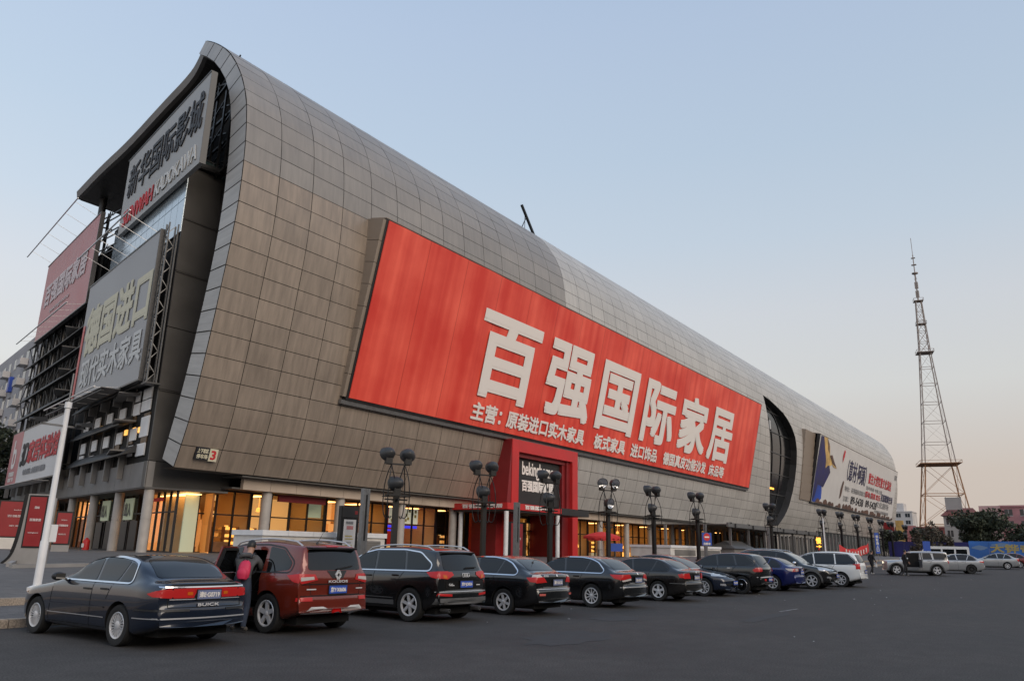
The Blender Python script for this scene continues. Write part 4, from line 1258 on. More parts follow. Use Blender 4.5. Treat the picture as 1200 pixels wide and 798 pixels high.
b = MB(); light_rack(b, 20.6, 42.5, 32.3, True, 2.2, 6); b.build('light_rack', 'light_metal', orr)
b = MB(); light_rack(b, 20.4, 42.5, 23.2, False, 1.6, 8); b.build('light_rack', 'light_metal', orr)
t1 = MB(LFrame(41.6, 1.3, 23.2)); put_text(t1, '百强国际家居', 1.8, 3.6, 17.0, 2.6, .11); put_text(t1, 'bekinghome', 5.5, 2.2, 8, .6, .02); t1.build('lettering', 'txt_pinkwhite', orr)
tr = MB()
for z in (27.8, 29.4, 31.2):
    for k in range(5):
        tr.beam(LP((20.3 - k * .7, .9, z)), LP((19.6 - k * .7, .9, z + (.5 if k % 2 else 0))), .07)
    tr.beam(LP((20.4, .9, z)), LP((16.8, .4, z)), .09); tr.beam(LP((20.4, .9, z + .55)), LP((16.8, .4, z + .55)), .09)
for s_ in (20.3, 20.9): tr.beam(LP((s_, .5, 23)), LP((s_, .5, 32.6)), .10)
for k in range(12): tr.beam(LP((20.3, .5, 23 + k * .8)), LP((20.9, .5, 23.8 + k * .8)), .06)
tr.build('truss', 'dark_metal', orr)
ow = end_billboard('hanging_billboard', 'white billboard with a pink logo strip and large 3D lettering, lowest on the end front', 20.4, 42.7, 7.2, 12.7, 'bill_white')
FW = LFrame(42.7, 1.3, 7.2)
t1 = MB(FW); t1.box((.0, .0, -.03), (5.0, 5.5, .005)); lg = t1.build('logo_strip', 'bill_pink', ow)
t1 = MB(FW); put_text(t1, 'b', 1.7, 1.7, 1.7, 3.0, .06, .02); put_text(t1, '百强国际', 1.2, .85, 2.6, .45, .03, .02); put_text(t1, '家居广场', 1.2, .3, 2.6, .4, .03, .02); t1.build('logo', 'txt_white', lg)
t1 = MB(FW); put_text(t1, '3D', 5.9, 1.75, 3.0, 2.2, .09, slant=.12); t1.build('lettering', 'txt_black', ow)
t1 = MB(FW); put_text(t1, '家居体验馆', 9.1, 1.85, 12.2, 2.2, .07, slant=.12); t1.build('lettering', 'txt_red', ow)
t1 = MB(FW); put_text(t1, '专业团队 全程设计服务', 8.0, .7, 9.6, .55, .03, slant=.12); t1.build('lettering', 'txt_grey', ow)
b = MB(LP)
for k in range(6): b.box((22.5 + k * 3, 1.3, 6.75), (25.3 + k * 3, 2.6, 6.79))
b.build('light_tray', 'light_metal', ow)
# lattice tower beside the grey billboard
la = thing('lattice_mast', 'slim steel lattice mast up the corner beside the grey billboard', 'mast', LP((0, .6, 12.6)))
tr = MB()
for s_ in (-.35, .35):
    for o_ in (.3, .95): tr.beam(LP((s_ * .9, o_, 12.6)), LP((s_ * .9, o_, 24.9)), .09)
for k in range(15):
    z = 12.6 + k * .82; sg = 1 if k % 2 else -1
    tr.beam(LP((-.32 * sg, .95, z)), LP((.32 * sg, .95, z + .82)), .055); tr.beam(LP((.32, .3 if sg > 0 else .95, z)), LP((.32, .95 if sg > 0 else .3, z + .82)), .055)
    tr.beam(LP((-.32, .95, z)), LP((.32, .95, z)), .05)
tr.build('lattice', 'grey_metal', la)
tr = MB(LP); tr.box((-.5, .0, 12.5), (.5, 1.05, 12.6)); tr.build('base_plate', 'dark_metal', la)
# ================================================================ CARS
def lerp(a, b, t): return a + (b - a) * t
def interp(tab, x):
    """tab sorted by x"""
    if x <= tab[0][0]: return tab[0][1]
    for (xa, ya), (xb, yb) in zip(tab, tab[1:]):
        if x <= xb: return lerp(ya, yb, (x - xa) / (xb - xa))
    return tab[-1][1]
def bspline(pts, n):
    P_ = [pts[0], pts[0]] + list(pts) + [pts[-1], pts[-1]]
    segs = len(P_) - 3
    out = []
    for k in range(n + 1):
        t_ = min(segs * k / n, segs - 1e-6); i = int(t_); u = t_ - i
        b = ((1 - u) ** 3 / 6, (3 * u ** 3 - 6 * u * u + 4) / 6, (-3 * u ** 3 + 3 * u * u + 3 * u + 1) / 6, u ** 3 / 6)
        out.append(tuple(sum(b[j] * P_[i + j][d] for j in range(4)) for d in range(len(pts[0]))))
    return out
class Car:
    """Car frame: origin on the ground under the rear axle, x forward, y left, z up."""
    def __init__(s, c):
        s.c = c
        s.W = c['W'] / 2; s.F = c['wb'] + c['fo']; s.Rr = -c['ro']
        top = chaikin(c['top'], 2)                       # front -> rear (x, z)
        # densify
        st = [top[0]]
        for a, b in zip(top, top[1:]):
            n = max(1, int(math.dist(a, b) / .09))
            for k in range(1, n + 1): st.append((lerp(a[0], b[0], k / n), lerp(a[1], b[1], k / n)))
        for k in range(1, len(st)):                      # strictly towards the rear
            if st[k][0] > st[k - 1][0] - .0015: st[k] = (st[k - 1][0] - .0015, st[k][1])
        s.st = st
        s.N = 46
        rings = [s.section(x, z) for x, z in st]
        vs, fs = [], []
        for rg in rings: vs += rg
        n = len(rings[0])
        for i in range(len(rings) - 1):
            for k in range(n):
                fs.append((i * n + k, i * n + (k + 1) % n, (i + 1) * n + (k + 1) % n, (i + 1) * n + k))
        fs.append(tuple(range(n - 1, -1, -1))); fs.append(tuple((len(rings) - 1) * n + k for k in range(n)))
        s.vs, s.fs = vs, fs
        s.bvh = BVHTree.FromPolygons([tuple(v) for v in vs], fs)
    def plan(s, x):
        """half width in plan"""
        W = s.W
        fd, rd = s.F - x, x - s.Rr
        k = 1.0
        rf, rr = s.c.get('rf', .75), s.c.get('rr', .6)
        if fd < rf: k *= 1 - s.c.get('kf', .22) * (1 - fd / rf) ** 2.4
        if rd < rr: k *= 1 - s.c.get('kr', .14) * (1 - rd / rr) ** 2.2
        return W * k
    def section(s, x, zt):
        c = s.c
        w = s.plan(x)
        zb = interp(c['bot'], x)
        b = min(interp(c['belt'], x), zt - .045)
        h = zt - b
        q = min(max((h - .05) / .28, 0), 1)
        tm = c.get('tumble', .40)
        yr = .945 * w - tm * max(h - .05, 0)
        sill = min(zb + .06, lerp(zb, b, .4))
        pts = [(0, zb), (.70 * w, zb), (.90 * w, zb + .005), (.965 * w, sill), (.985 * w, lerp(zb, b, .3)), (1.0 * w, lerp(zb, b, .55)), (1.0 * w, lerp(zb, b, .72)), (.99 * w, lerp(zb, b, .90)), (.975 * w, lerp(zb, b, .97)),
               (lerp(.93, .958, q) * w, lerp(lerp(b, zt, .45), b + .015, q)), (lerp(.86 * w, .93 * w - tm * h * .12, q), lerp(zt - .022, b + .14 * h, q)),
               (lerp(.74 * w, .94 * w - tm * h * .62, q), lerp(zt - .010, b + .62 * h, q)), (lerp(.60 * w, yr + .012, q), lerp(zt - .004, zt - .085, q)), (lerp(.50 * w, yr - .03, q), lerp(zt - .002, zt - .032, q)),
               (lerp(.4 * w, yr * .86, q), lerp(zt, zt - .016, q)), (lerp(.25 * w, yr * .5, q), zt - .004 * q), (0, zt)]
        cur = bspline(pts, s.N)
        # bow the nose and the tail in plan
        fd, rd = s.F - x, x - s.Rr
        bf = c.get('bowf', .28) * max(0, 1 - fd / .9) ** 1.3
        br = c.get('bowr', .16) * max(0, 1 - rd / .9) ** 1.3
        ring = []
        half = []
        for (y, z) in cur:
            u = (y / s.W) ** 2
            half.append((x - bf * u + br * u, y, z))
        ring = half + [(p[0], -p[1], p[2]) for p in reversed(half[1:-1])]
        return ring
    def hit(s, p, d):
        r = s.bvh.ray_cast(Vector(p), Vector(d))
        return r[0], r[1]
    def proj(s, view, a, b, off):
        """view: L R side (a=x, b=z), B back, F front (a=y, b=z), T top (a=x, b=y)"""
        o, d = {'L': ((a, 3, b), (0, -1, 0)), 'R': ((a, -3, b), (0, 1, 0)), 'B': ((-4, a, b), (1, 0, 0)), 'F': ((9, a, b), (-1, 0, 0)), 'T': ((a, b, 4), (0, 0, -1))}[view]
        p, n = s.hit(o, d)
        if p is None: return None
        if n.dot(Vector(d)) > 0: n = -n
        return p + n * off
    def decal(s, mb, view, poly, off=.006, grid=.07):
        """a patch that follows the body inside a 2D outline"""
        n = len(poly)
        out = []
        for i in range(n):
            a, b = poly[i], poly[(i + 1) % n]
            k = max(1, int(math.dist(a, b) / grid))
            for j in range(k): out.append((lerp(a[0], b[0], j / k), lerp(a[1], b[1], j / k)))
        x0, x1 = min(p[0] for p in out), max(p[0] for p in out); y0, y1 = min(p[1] for p in out), max(p[1] for p in out)
        verts = [Vector(p) for p in out]; m = len(verts)
        nx, ny = int((x1 - x0) / grid), int((y1 - y0) / grid)
        for i in range(1, nx + 1):
            for j in range(1, ny + 1):
                verts.append(Vector((x0 + (x1 - x0) * i / (nx + 1), y0 + (y1 - y0) * j / (ny + 1))))
        r = geometry.delaunay_2d_cdt(verts, [(i, (i + 1) % m) for i in range(m)], [], 1, 1e-5)
        P_ = [s.proj(view, v.x, v.y, off) for v in r[0]]
        fs = [tuple(f) for f in r[2] if all(P_[k] is not None for k in f)]
        mb.add([p if p is not None else Vector((0, 0, .5)) for p in P_], fs)
    def ribbon(s, mb, view, pts, wd, off=.008, closed=False, step=.06):
        path = []
        pp = list(pts) + ([pts[0]] if closed else [])
        for a, b in zip(pp, pp[1:]):
            k = max(1, int(math.dist(a, b) / step))
            for j in range(k): path.append((lerp(a[0], b[0], j / k), lerp(a[1], b[1], j / k)))
        path.append(pp[-1])
        L_, R_ = [], []
        for i, p in enumerate(path):
            if closed:
                a, b = path[i - 1 if i else -2], path[i + 1 if i < len(path) - 1 else 1]
            else:
                a, b = path[max(i - 1, 0)], path[min(i + 1, len(path) - 1)]
            d = math.dist(a, b) or 1
            nx, ny = -(b[1] - a[1]) / d * wd / 2, (b[0] - a[0]) / d * wd / 2
            L_.append(s.proj(view, p[0] + nx, p[1] + ny, off)); R_.append(s.proj(view, p[0] - nx, p[1] - ny, off))
        for i in range(len(path) - 1):
            q = [L_[i], L_[i + 1], R_[i + 1], R_[i]]
            if all(v is not None for v in q) and (q[0] - q[1]).length < .4:
                mb.quad(*q)
def shrink(poly, d):
    """inset a polygon by d"""
    n = len(poly); sg = 1 if area(list(poly)) > 0 else -1
    out = []
    for i in range(n):
        p, a, b = Vector(poly[i]), Vector(poly[i - 1]), Vector(poly[(i + 1) % n])
        e1, e2 = (p - a).normalized(), (b - p).normalized()
        n1, n2 = Vector((-e1.y, e1.x)) * sg, Vector((-e2.y, e2.x)) * sg
        bis = (n1 + n2)
        if bis.length < 1e-4: bis = n1
        bis.normalize()
        out.append(tuple(p + bis * d / max(.4, bis.dot(n1))))
    return out
def rounded(poly, r=.06, n=4):
    out = []
    N = len(poly)
    for i in range(N):
        p, a, b = Vector(poly[i]), Vector(poly[i - 1]), Vector(poly[(i + 1) % N])
        ra = min(r, (p - a).length * .4); rb = min(r, (p - b).length * .4)
        A, B = p + (a - p).normalized() * ra, p + (b - p).normalized() * rb
        for k in range(n + 1):
            u = k / n
            out.append(tuple(A * (1 - u) ** 2 + p * 2 * u * (1 - u) + B * u * u))
    return out
_WHEEL = {}
def wheel(parent, pos, r, wd, style, rimmat, side, steer=0.):
    """tyre + rim; axle along y, outer face towards side (+1 left)"""
    o = bpy.data.objects.new('wheel', None); COL.objects.link(o); o.empty_display_size = .2
    o.parent = parent; o.location = pos
    o.rotation_euler = (0, 0, (0 if side > 0 else math.pi) + steer)
    key = (r, wd, style, rimmat)
    if key not in _WHEEL:
        rr = r * (.64 if style != 'cap' else .62)
        t_ = MB(); h = wd / 2
        t_.lathe([(rr, -h * .85), (rr * 1.10, -h), (r * .955, -h * .96), (r, -h * .70), (r, -h * .3), (r * .992, -h * .28), (r * .992, -h * .2), (r, -h * .18), (r, h * .18), (r * .992, h * .2), (r * .992, h * .28), (r, h * .3), (r, h * .70), (r * .955, h * .96), (rr * 1.10, h), (rr, h * .85)], 40, 'Y', cap=False)
        a = t_.build('tyre', 'tyre', smooth=True, sharp=50)
        m = MB(); m.mi = 1
        m.lathe([(rr * .98, -h * .8), (rr * .95, h * .35), (.0, h * .30)], 32, 'Y', cap=False)           # barrel / backing (dark)
        m.mi = 0
        m.lathe([(rr * 1.06, h * .93), (rr * 1.02, h * 1.0), (rr * .93, h * .94), (rr * .90, h * .6), (rr * .94, h * .55)], 36, 'Y', cap=False)
        n = {'five': 5, 'six': 6, 'ten': 10, 'cap': 20, 'seven': 7}[style]
        hub = rr * (.34 if style == 'cap' else .20)
        m.lathe([(hub, h * .55), (hub, h * .86), (hub * .7, h * .93), (0, h * .94)], 20, 'Y')
        for k in range(n):
            a_ = 2 * math.pi * k / n + .3
            wi = {'five': .040, 'six': .030, 'ten': .015, 'cap': .0065, 'seven': .024}[style]; wo = wi * (.95 if style != 'cap' else 1.7)
            ca, sa = math.cos(a_), math.sin(a_)
            def Q(rad, tg, y): return (rad * ca - tg * sa, y, rad * sa + tg * ca)
            ri, ro = hub * .8, rr * .95
            m.add([Q(ri, -wi / 1, h * .80), Q(ri, wi / 1, h * .80), Q(ro, wo, h * .86), Q(ro, -wo, h * .86), Q(ri, -wi, h * .45), Q(ri, wi, h * .45), Q(ro, wo, h * .55), Q(ro, -wo, h * .55)],
                  [(0, 1, 2, 3), (0, 4, 5, 1), (1, 5, 6, 2), (2, 6, 7, 3), (3, 7, 4, 0), (7, 6, 5, 4)])
        b = m.build('rim', [rimmat, 'well'], smooth=True, sharp=30)
        _WHEEL[key] = (a, b)
        a.parent = o; b.parent = o
    else:
        for q in _WHEEL[key]:
            c = q.copy(); COL.objects.link(c); c.parent = o
    return o

def plate(parent, car, y, z, view, pal, text, off=.02, up=0.):
    s_ = -1 if view == 'B' else 1
    p = car.proj(view, y, z, off)
    p2 = car.proj(view, y, z + .06, off)
    x = (min(p.x, p2.x) if view == 'B' else max(p.x, p2.x))
    b = MB(); b.box((x - .006, y - .235, z - .085), (x + .006, y + .235, z + .085)); fr = b.build('plate_holder', 'plastic_black', parent)
    b = MB(); b.box((x + s_ * .006, y - .22, z - .07), (x + s_ * .012, y + .22, z + .07)); o = b.build('number_plate', pal, parent)
    f = frame((x + s_ * .0125, y + .22 if view == 'B' else y - .22, z - .07), (0, -1, 0) if view == 'B' else (0, 1, 0), (0, 0, 1))
    b = MB(f); put_text(b, text, .03, .025, .38, .09, .0035, .002, 0, .0006); b.build('lettering', 'txt_white', o)
    return o

def arc(cx, cz, r, a0, a1, n=14):
    return [(cx + r * math.cos(R(a0 + (a1 - a0) * k / n)), cz + r * math.sin(R(a0 + (a1 - a0) * k / n))) for k in range(n + 1)]

def build_car(c, label, loc, rz, open_door=None):
    car = Car(c)
    W, wr = car.W, c['wr']
    name = c.get('name', 'parked_car')
    o = thing(name, label, c.get('cat', 'car'), loc, rz, 'cars parked on the asphalt', world=False)
    # ---- body with wheel arches cut
    m = MB(); m.add(car.vs, car.fs)
    body = m.build('body', [c['paint'], 'well'], o, smooth=True)
    cut = MB()
    for ax in (0, c['wb']):
        for sd in (1, -1):
            n, ra = 40, wr + c.get('archgap', .055)
            vs = []
            for y in (sd * (W - .30), sd * (W + .3)):
                for k in range(n):
                    a = 2 * math.pi * k / n
                    z = wr + ra * math.sin(a)
                    vs.append((ax + ra * math.cos(a) * (1.0 if a < math.pi else .97), y, z if z > 0.02 else -.3))
            fs = [tuple(range(n)), tuple(range(2 * n - 1, n - 1, -1))] + [(k, (k + 1) % n, n + (k + 1) % n, n + k) for k in range(n)]
            cut.add(vs, fs)
    cuts = [cut]
    if open_door:
        x0, x1, z0, z1 = open_door
        c2 = MB(); c2.prism(rounded([(x0, z0 + .32), (x0 + .16, z0), (x1, z0), (x1 - .02, z0 + .6), (x1 - .06, z1), (x0 + .10, z1)], .06), W - .60, W + .3, 'XZ')
        cuts.append(c2)
    for cc_ in cuts:
        cu = cc_.build('cut', 'well', o)
        md = body.modifiers.new('b', 'BOOLEAN'); md.object = cu; md.operation = 'DIFFERENCE'; md.solver = 'EXACT'
        try: md.material_mode = 'TRANSFER'
        except Exception: pass
        dg = bpy.context.evaluated_depsgraph_get()
        me = bpy.data.meshes.new_from_object(body.evaluated_get(dg))
        body.modifiers.clear()
        old = body.data; body.data = me; bpy.data.meshes.remove(old); me.name = 'body'
        bpy.data.objects.remove(cu)
    me.polygons.foreach_set('use_smooth', [True] * len(me.polygons)); me.set_sharp_from_angle(angle=R(c.get('sharp', 38)))
    # ---- glass
    gl = c.get('glass', 'car_glass')
    sides = ('L', 'R')
    for v in sides:
        allw = c['dlo']
        for k, poly in enumerate(allw):
            if open_door and v == 'L' and k == c.get('open_k', 1): continue
            mb = MB(); car.decal(mb, v, rounded(poly, .05), .005); mb.build('side_window', gl, o, smooth=True)
        if c.get('dlo_trim'):
            mb = MB(); car.ribbon(mb, v, rounded(c['dlo_out'], .09), .026, .011, True); mb.build('window_trim', c['dlo_trim'], o, smooth=True)
        else:
            mb = MB(); car.ribbon(mb, v, rounded(c['dlo_out'], .09), .03, .003, True); mb.build('window_seal', 'plastic_black', o, smooth=True)
    if c.get('rear_win'):
        mb = MB(); car.decal(mb, 'B', rounded(c['rear_win'], .07), .006, .06); mb.build('rear_window', gl, o, smooth=True)
    if c.get('windscreen'):
        mb = MB(); car.decal(mb, 'F', rounded(c['windscreen'], .07), .006, .06); mb.build('windscreen', c.get('ws_glass', gl), o, smooth=True)
    # ---- door gaps, mouldings
    for v, ln in [(v, ln) for v in sides for ln in c.get('gaps', [])] + [('B', ln) for ln in c.get('back_gaps', [])] + [('F', ln) for ln in c.get('front_gaps', [])]:
        gm = MB(); car.ribbon(gm, v, ln, .012, .0035)
        if gm.f: gm.build('panel_gap', 'well', o)
    for ln, wd, mm, nm in c.get('strips', []):
        for v in sides:
            mb = MB(); car.ribbon(mb, v, ln, wd, .012); mb.build(nm, mm, o, smooth=True)
    for ln, wd, mm, nm in c.get('back_strips', []):
        mb = MB(); car.ribbon(mb, 'B', ln, wd, .012); mb.build(nm, mm, o, smooth=True)
    for view, poly, mm, nm, off in c.get('patches', []):
        mb = MB(); car.decal(mb, view, poly, off, .05); mb.build(nm, mm, o, smooth=True)
        if view in 'BF' and min(p[0] for p in poly) > 0:
            mb = MB(); car.decal(mb, view, [(-a, b) for a, b in reversed(poly)], off, .05); mb.build(nm, mm, o, smooth=True)
        if view == 'L':
            mb = MB(); car.decal(mb, 'R', poly, off, .05); mb.build(nm, mm, o, smooth=True)
    if c.get('arch_trim'):
        for v in sides:
            for ax in (0, c['wb']):
                mb = MB(); ra = wr + .085
                car.ribbon(mb, v, [(ax + ra * math.cos(R(a)), wr + ra * math.sin(R(a))) for a in range(-18, 199, 9)], .075, .012); mb.build('arch_trim', c['arch_trim'], o, smooth=True)
    # ---- handles
    for (hx, hz) in c.get('handles', []):
        for v, sd in (('L', 1), ('R', -1)):
            if open_door and v == 'L' and hx < 1.2: continue
            p = car.proj(v, hx, hz, 0)
            if p is None: continue
            mb = MB()
            pts = [(hx - .11, p.y - sd * .004, hz), (hx - .09, p.y + sd * .026, hz + .004), (hx + .07, p.y + sd * .026, hz + .004), (hx + .10, p.y - sd * .004, hz)]
            for a, b in zip(pts, pts[1:]): mb.beam(a, b, .018, .03)
            mb.build('door_handle', c.get('handle_mat', c['paint']), o)
    # ---- mirrors
    mx, mz = c['mirror']
    for v, sd in (('L', 1), ('R', -1)):
        p = car.proj(v, mx, mz, 0)
        y = p.y if p is not None else sd * W * .9
        mb = MB(); M = Matrix.Diagonal((.085, .115, .075)).to_4x4()
        prof = [(0, -1)] + [(math.sin(R(a)) ** .7, -math.cos(R(a))) for a in range(20, 180, 20)] + [(0, 1)]
        mb.lathe([(r_, h_) for r_, h_ in prof], 14, 'X', (mx + .02, y + sd * .16, mz + .035), M)
        mb.beam((mx + .02, y - sd * .02, mz - .02), (mx + .02, y + sd * .09, mz + .0), .05, .03)
        mo = mb.build('wing_mirror', c.get('mirror_mat', c['paint']), o, smooth=True)
        mb = MB(); mb.cbox((mx - .066, y + sd * .16, mz + .035), (.012, .16, .10)); mb.build('mirror_glass', 'car_glass', mo)
    # ---- wheels
    ty = W - c.get('tw', .20) / 2 - .015
    for ax, st_ in ((0, 0), (c['wb'], c.get('steer', 0))):
        for sd in (1, -1):
            wheel(o, (ax, sd * ty, wr), wr, c.get('tw', .20), c['wheel'], c.get('rim', 'alloy'), sd, st_)
    # ---- underside and exhaust
    mb = MB(); mb.box((car.Rr + .35, -W * .7, .17), (car.F - .4, W * .7, .3)); mb.build('underbody', 'well', o)
    for ey in c.get('exhaust', []):
        mb = MB(); mb.lathe([(.0, .2), (.028, .2), (.028, 0), (.038, 0), (.038, .25), (0, .25)], 12, 'X', (car.Rr + .03, ey, .27)); mb.build('exhaust_pipe', 'grey_metal', o)
    if c.get('plate'):
        z, pal, tx = c['plate']; plate(o, car, 0, z, 'B', pal, tx)
    if c.get('front_plate'):
        z, pal, tx = c['front_plate']; plate(o, car, 0, z, 'F', pal, tx)
    for tx, view, y0, z0, wd, ht, mm, nm in c.get('badges', []):
        sgn = -1 if view == 'B' else 1
        p = car.proj(view, y0 - sgn * -wd / 2 if view == 'B' else y0, z0 + ht / 2, .012)
        f = frame((p.x + sgn * .004, y0, z0), (0, -1, 0) if view == 'B' else (0, 1, 0), (0, 0, 1))
        b = MB(f); put_text(b, tx, 0, 0, wd, ht, .002, .0, .006, .0004); b.build(nm, mm, o)
    # ---- roof rails, wiper, aerial, third lamp, spoiler
    if c.get('rails'):
        x0, x1, mm = c['rails']
        for sd in (1, -1):
            mb = MB(); path = []
            for k in range(13):
                x = lerp(x0, x1, k / 12); y = sd * (W * .945 - c.get('tumble', .4) * (c['H'] - 1.0) - .035)
                p = car.proj('T', x, y, .0)
                path.append((x, y, p.z + (.055 if 0 < k < 12 else -.005)))
            mb.tube(path, .018, 8); mb.build('roof_rail', mm, o, smooth=True)
    if c.get('wiper'):
        y0, z0, y1, z1 = c['wiper']
        mb = MB(); a, b = car.proj('B', y0, z0, .035), car.proj('B', y1, z1, .03); mb.beam(a, b, .02, .025); a2 = car.proj('B', (y0 + y1) / 2 - .2, (z0 + z1) / 2 + .03, .02); mb.build('wiper', 'plastic_black', o)
    if c.get('aerial'):
        x, y, ln = c['aerial']; p = car.proj('T', x, y, 0)
        mb = MB(); mb.tube([p, p + Vector((-ln * .7, 0, ln))], .006, 6, .003); mb.lathe([(.03, -.005), (.02, .03), (0, .04)], 10, c=p); mb.build('aerial', 'plastic_black', o)
    for fn in c.get('extra', []): fn(car, o)
    return o, car
def sedan(W=1.82, H=1.45, wb=2.75, ro=1.12, fo=.95, paintm='paint_black', wr=.32, **k):
    F, Rr, s = wb + fo, -ro, H / 1.45
    top = [(F, .42), (F, .54), (F - .03, .63), (F - .10, .70), (F - .36, .785), (wb + .2, .865), (wb - .42, .945), (wb - .60, .985), (wb - 1.0, 1.19 * s), (wb - 1.40, 1.365 * s), (wb - 1.75, 1.43 * s), (wb - 2.2, H),
           (.18, 1.43 * s), (-.12, 1.365 * s), (-.42, 1.21 * s), (-.66, 1.075), (-.76, 1.045), (Rr + .20, 1.035), (Rr + .10, 1.02), (Rr + .065, .97), (Rr + .06, .83), (Rr + .05, .68), (Rr + .005, .625), (Rr, .52), (Rr, .42)]
    c = dict(W=W, H=H, wb=wb, ro=ro, fo=fo, wr=wr, paint=paintm, top=top,
             belt=[(Rr, .94), (0, .955), (wb - .6, .93), (F, .80)], bot=[(Rr, .34), (Rr + .35, .26), (-.45, .19), (wb + .3, .19), (F, .25)],
             dlo=[[(wb - .74, .995), (wb - 1.33, 1.305 * s), (wb - 1.75, 1.375 * s), (wb - 1.83, .985)], [(wb - 1.90, .985), (wb - 1.83, 1.378 * s), (.42, 1.372 * s), (.12, 1.335 * s), (.30, .985)],
                  [(.24, .985), (.07, 1.325 * s), (-.17, 1.235 * s), (-.36, 1.06), (-.33, 1.0)]],
             dlo_out=[(wb - .66, .985), (wb - 1.33, 1.33 * s), (wb - 1.75, 1.40 * s), (.42, 1.397 * s), (.07, 1.352 * s), (-.19, 1.255 * s), (-.41, 1.065), (-.36, .975)],
             rear_win=[(-.60, 1.095), (.60, 1.095), (.50, 1.355 * s), (-.50, 1.355 * s)], windscreen=[(-.66, 1.02), (.66, 1.02), (.52, 1.36 * s), (-.52, 1.36 * s)],
             gaps=[[(wb - .52, .90), (wb - .50, .55), (wb - .45, .30)], [(wb - 1.87, .98), (wb - 1.87, .26)], [(.30, .97), (.42, .72)], [(wb - .44, .27), (.40, .27)]],
             back_gaps=[[(-.62, 1.0), (-.60, .66), (.60, .66), (.62, 1.0)]], handles=[(wb - 1.70, .86), (.52, .875)], mirror=(wb - .86, 1.0), wheel='ten', plate=(.80, 'plate_blue', '津A·23581'))
    c.update(k)
    return c
def suv(W=1.86, H=1.66, wb=2.7, ro=.92, fo=.90, paintm='paint_black', wr=.36, slope=1., **k):
    F, Rr, s = wb + fo, -ro, H / 1.66
    top = [(F, .46), (F, .62), (F - .03, .75), (F - .13, .87), (F - .45, .96), (wb - .15, 1.04), (wb - .40, 1.085), (wb - .78, 1.34 * s), (wb - 1.18, 1.545 * s), (wb - 1.48, 1.61 * s), (wb - 2.0, 1.655 * s), (.2, 1.655 * s), (-.3, 1.615 * s), (Rr + .28 * slope, 1.575 * s),
           (Rr + .24 * slope, 1.535 * s), (Rr + .13 * slope, 1.28 * s), (Rr + .055, 1.06 * s), (Rr + .035, .97 * s), (Rr + .03, .78), (Rr + .025, .70), (Rr + .0, .64), (Rr - .005, .54), (Rr - .005, .46)]
    c = dict(W=W, H=H, wb=wb, ro=ro, fo=fo, wr=wr, paint=paintm, top=top, tumble=.34, kr=.10, bowr=.12,
             belt=[(Rr, 1.05), (0, 1.035), (wb - .5, 1.0), (F, .84)], bot=[(Rr, .40), (Rr + .4, .30), (-.4, .25), (wb + .4, .25), (F, .30)],
             dlo=[[(wb - .60, 1.085), (wb - 1.12, 1.44 * s), (wb - 1.55, 1.53 * s), (wb - 1.62, 1.075)], [(wb - 1.69, 1.075), (wb - 1.62, 1.535 * s), (.36, 1.545 * s), (.22, 1.085)],
                  [(.15, 1.085), (.28, 1.54 * s), (-.16, 1.49 * s), (-.50, 1.26 * s), (-.48, 1.15)]],
             dlo_out=[(wb - .54, 1.07), (wb - 1.12, 1.47 * s), (wb - 1.55, 1.56 * s), (.36, 1.572 * s), (-.16, 1.52 * s), (-.56, 1.27 * s), (-.53, 1.10)],
             rear_win=[(-.66, 1.13 * s), (.66, 1.13 * s), (.60, 1.51 * s), (-.60, 1.51 * s)], windscreen=[(-.70, 1.10), (.70, 1.10), (.56, 1.53 * s), (-.56, 1.53 * s)],
             gaps=[[(wb - .42, .98), (wb - .42, .62), (wb - .48, .36)], [(wb - 1.66, 1.06), (wb - 1.66, .34)], [(.22, 1.06), (.42, .80)], [(wb - .48, .33), (.45, .33)]],
             back_gaps=[[(-.70, 1.05), (-.68, .66), (.68, .66), (.70, 1.05)]], handles=[(wb - 1.5, .96), (.46, .985)], mirror=(wb - .72, 1.08), wheel='five', plate=(.82, 'plate_blue', '津C·61047'), wiper=(.05, 1.17, -.38, 1.22))
    c.update(k)
    return c
LAMP_S = lambda Rr, z0, z1, ln: [(Rr + .12, z0), (Rr + .12, z1), (Rr + ln, z1 - .01), (Rr + ln * .6, z0 + .03)]

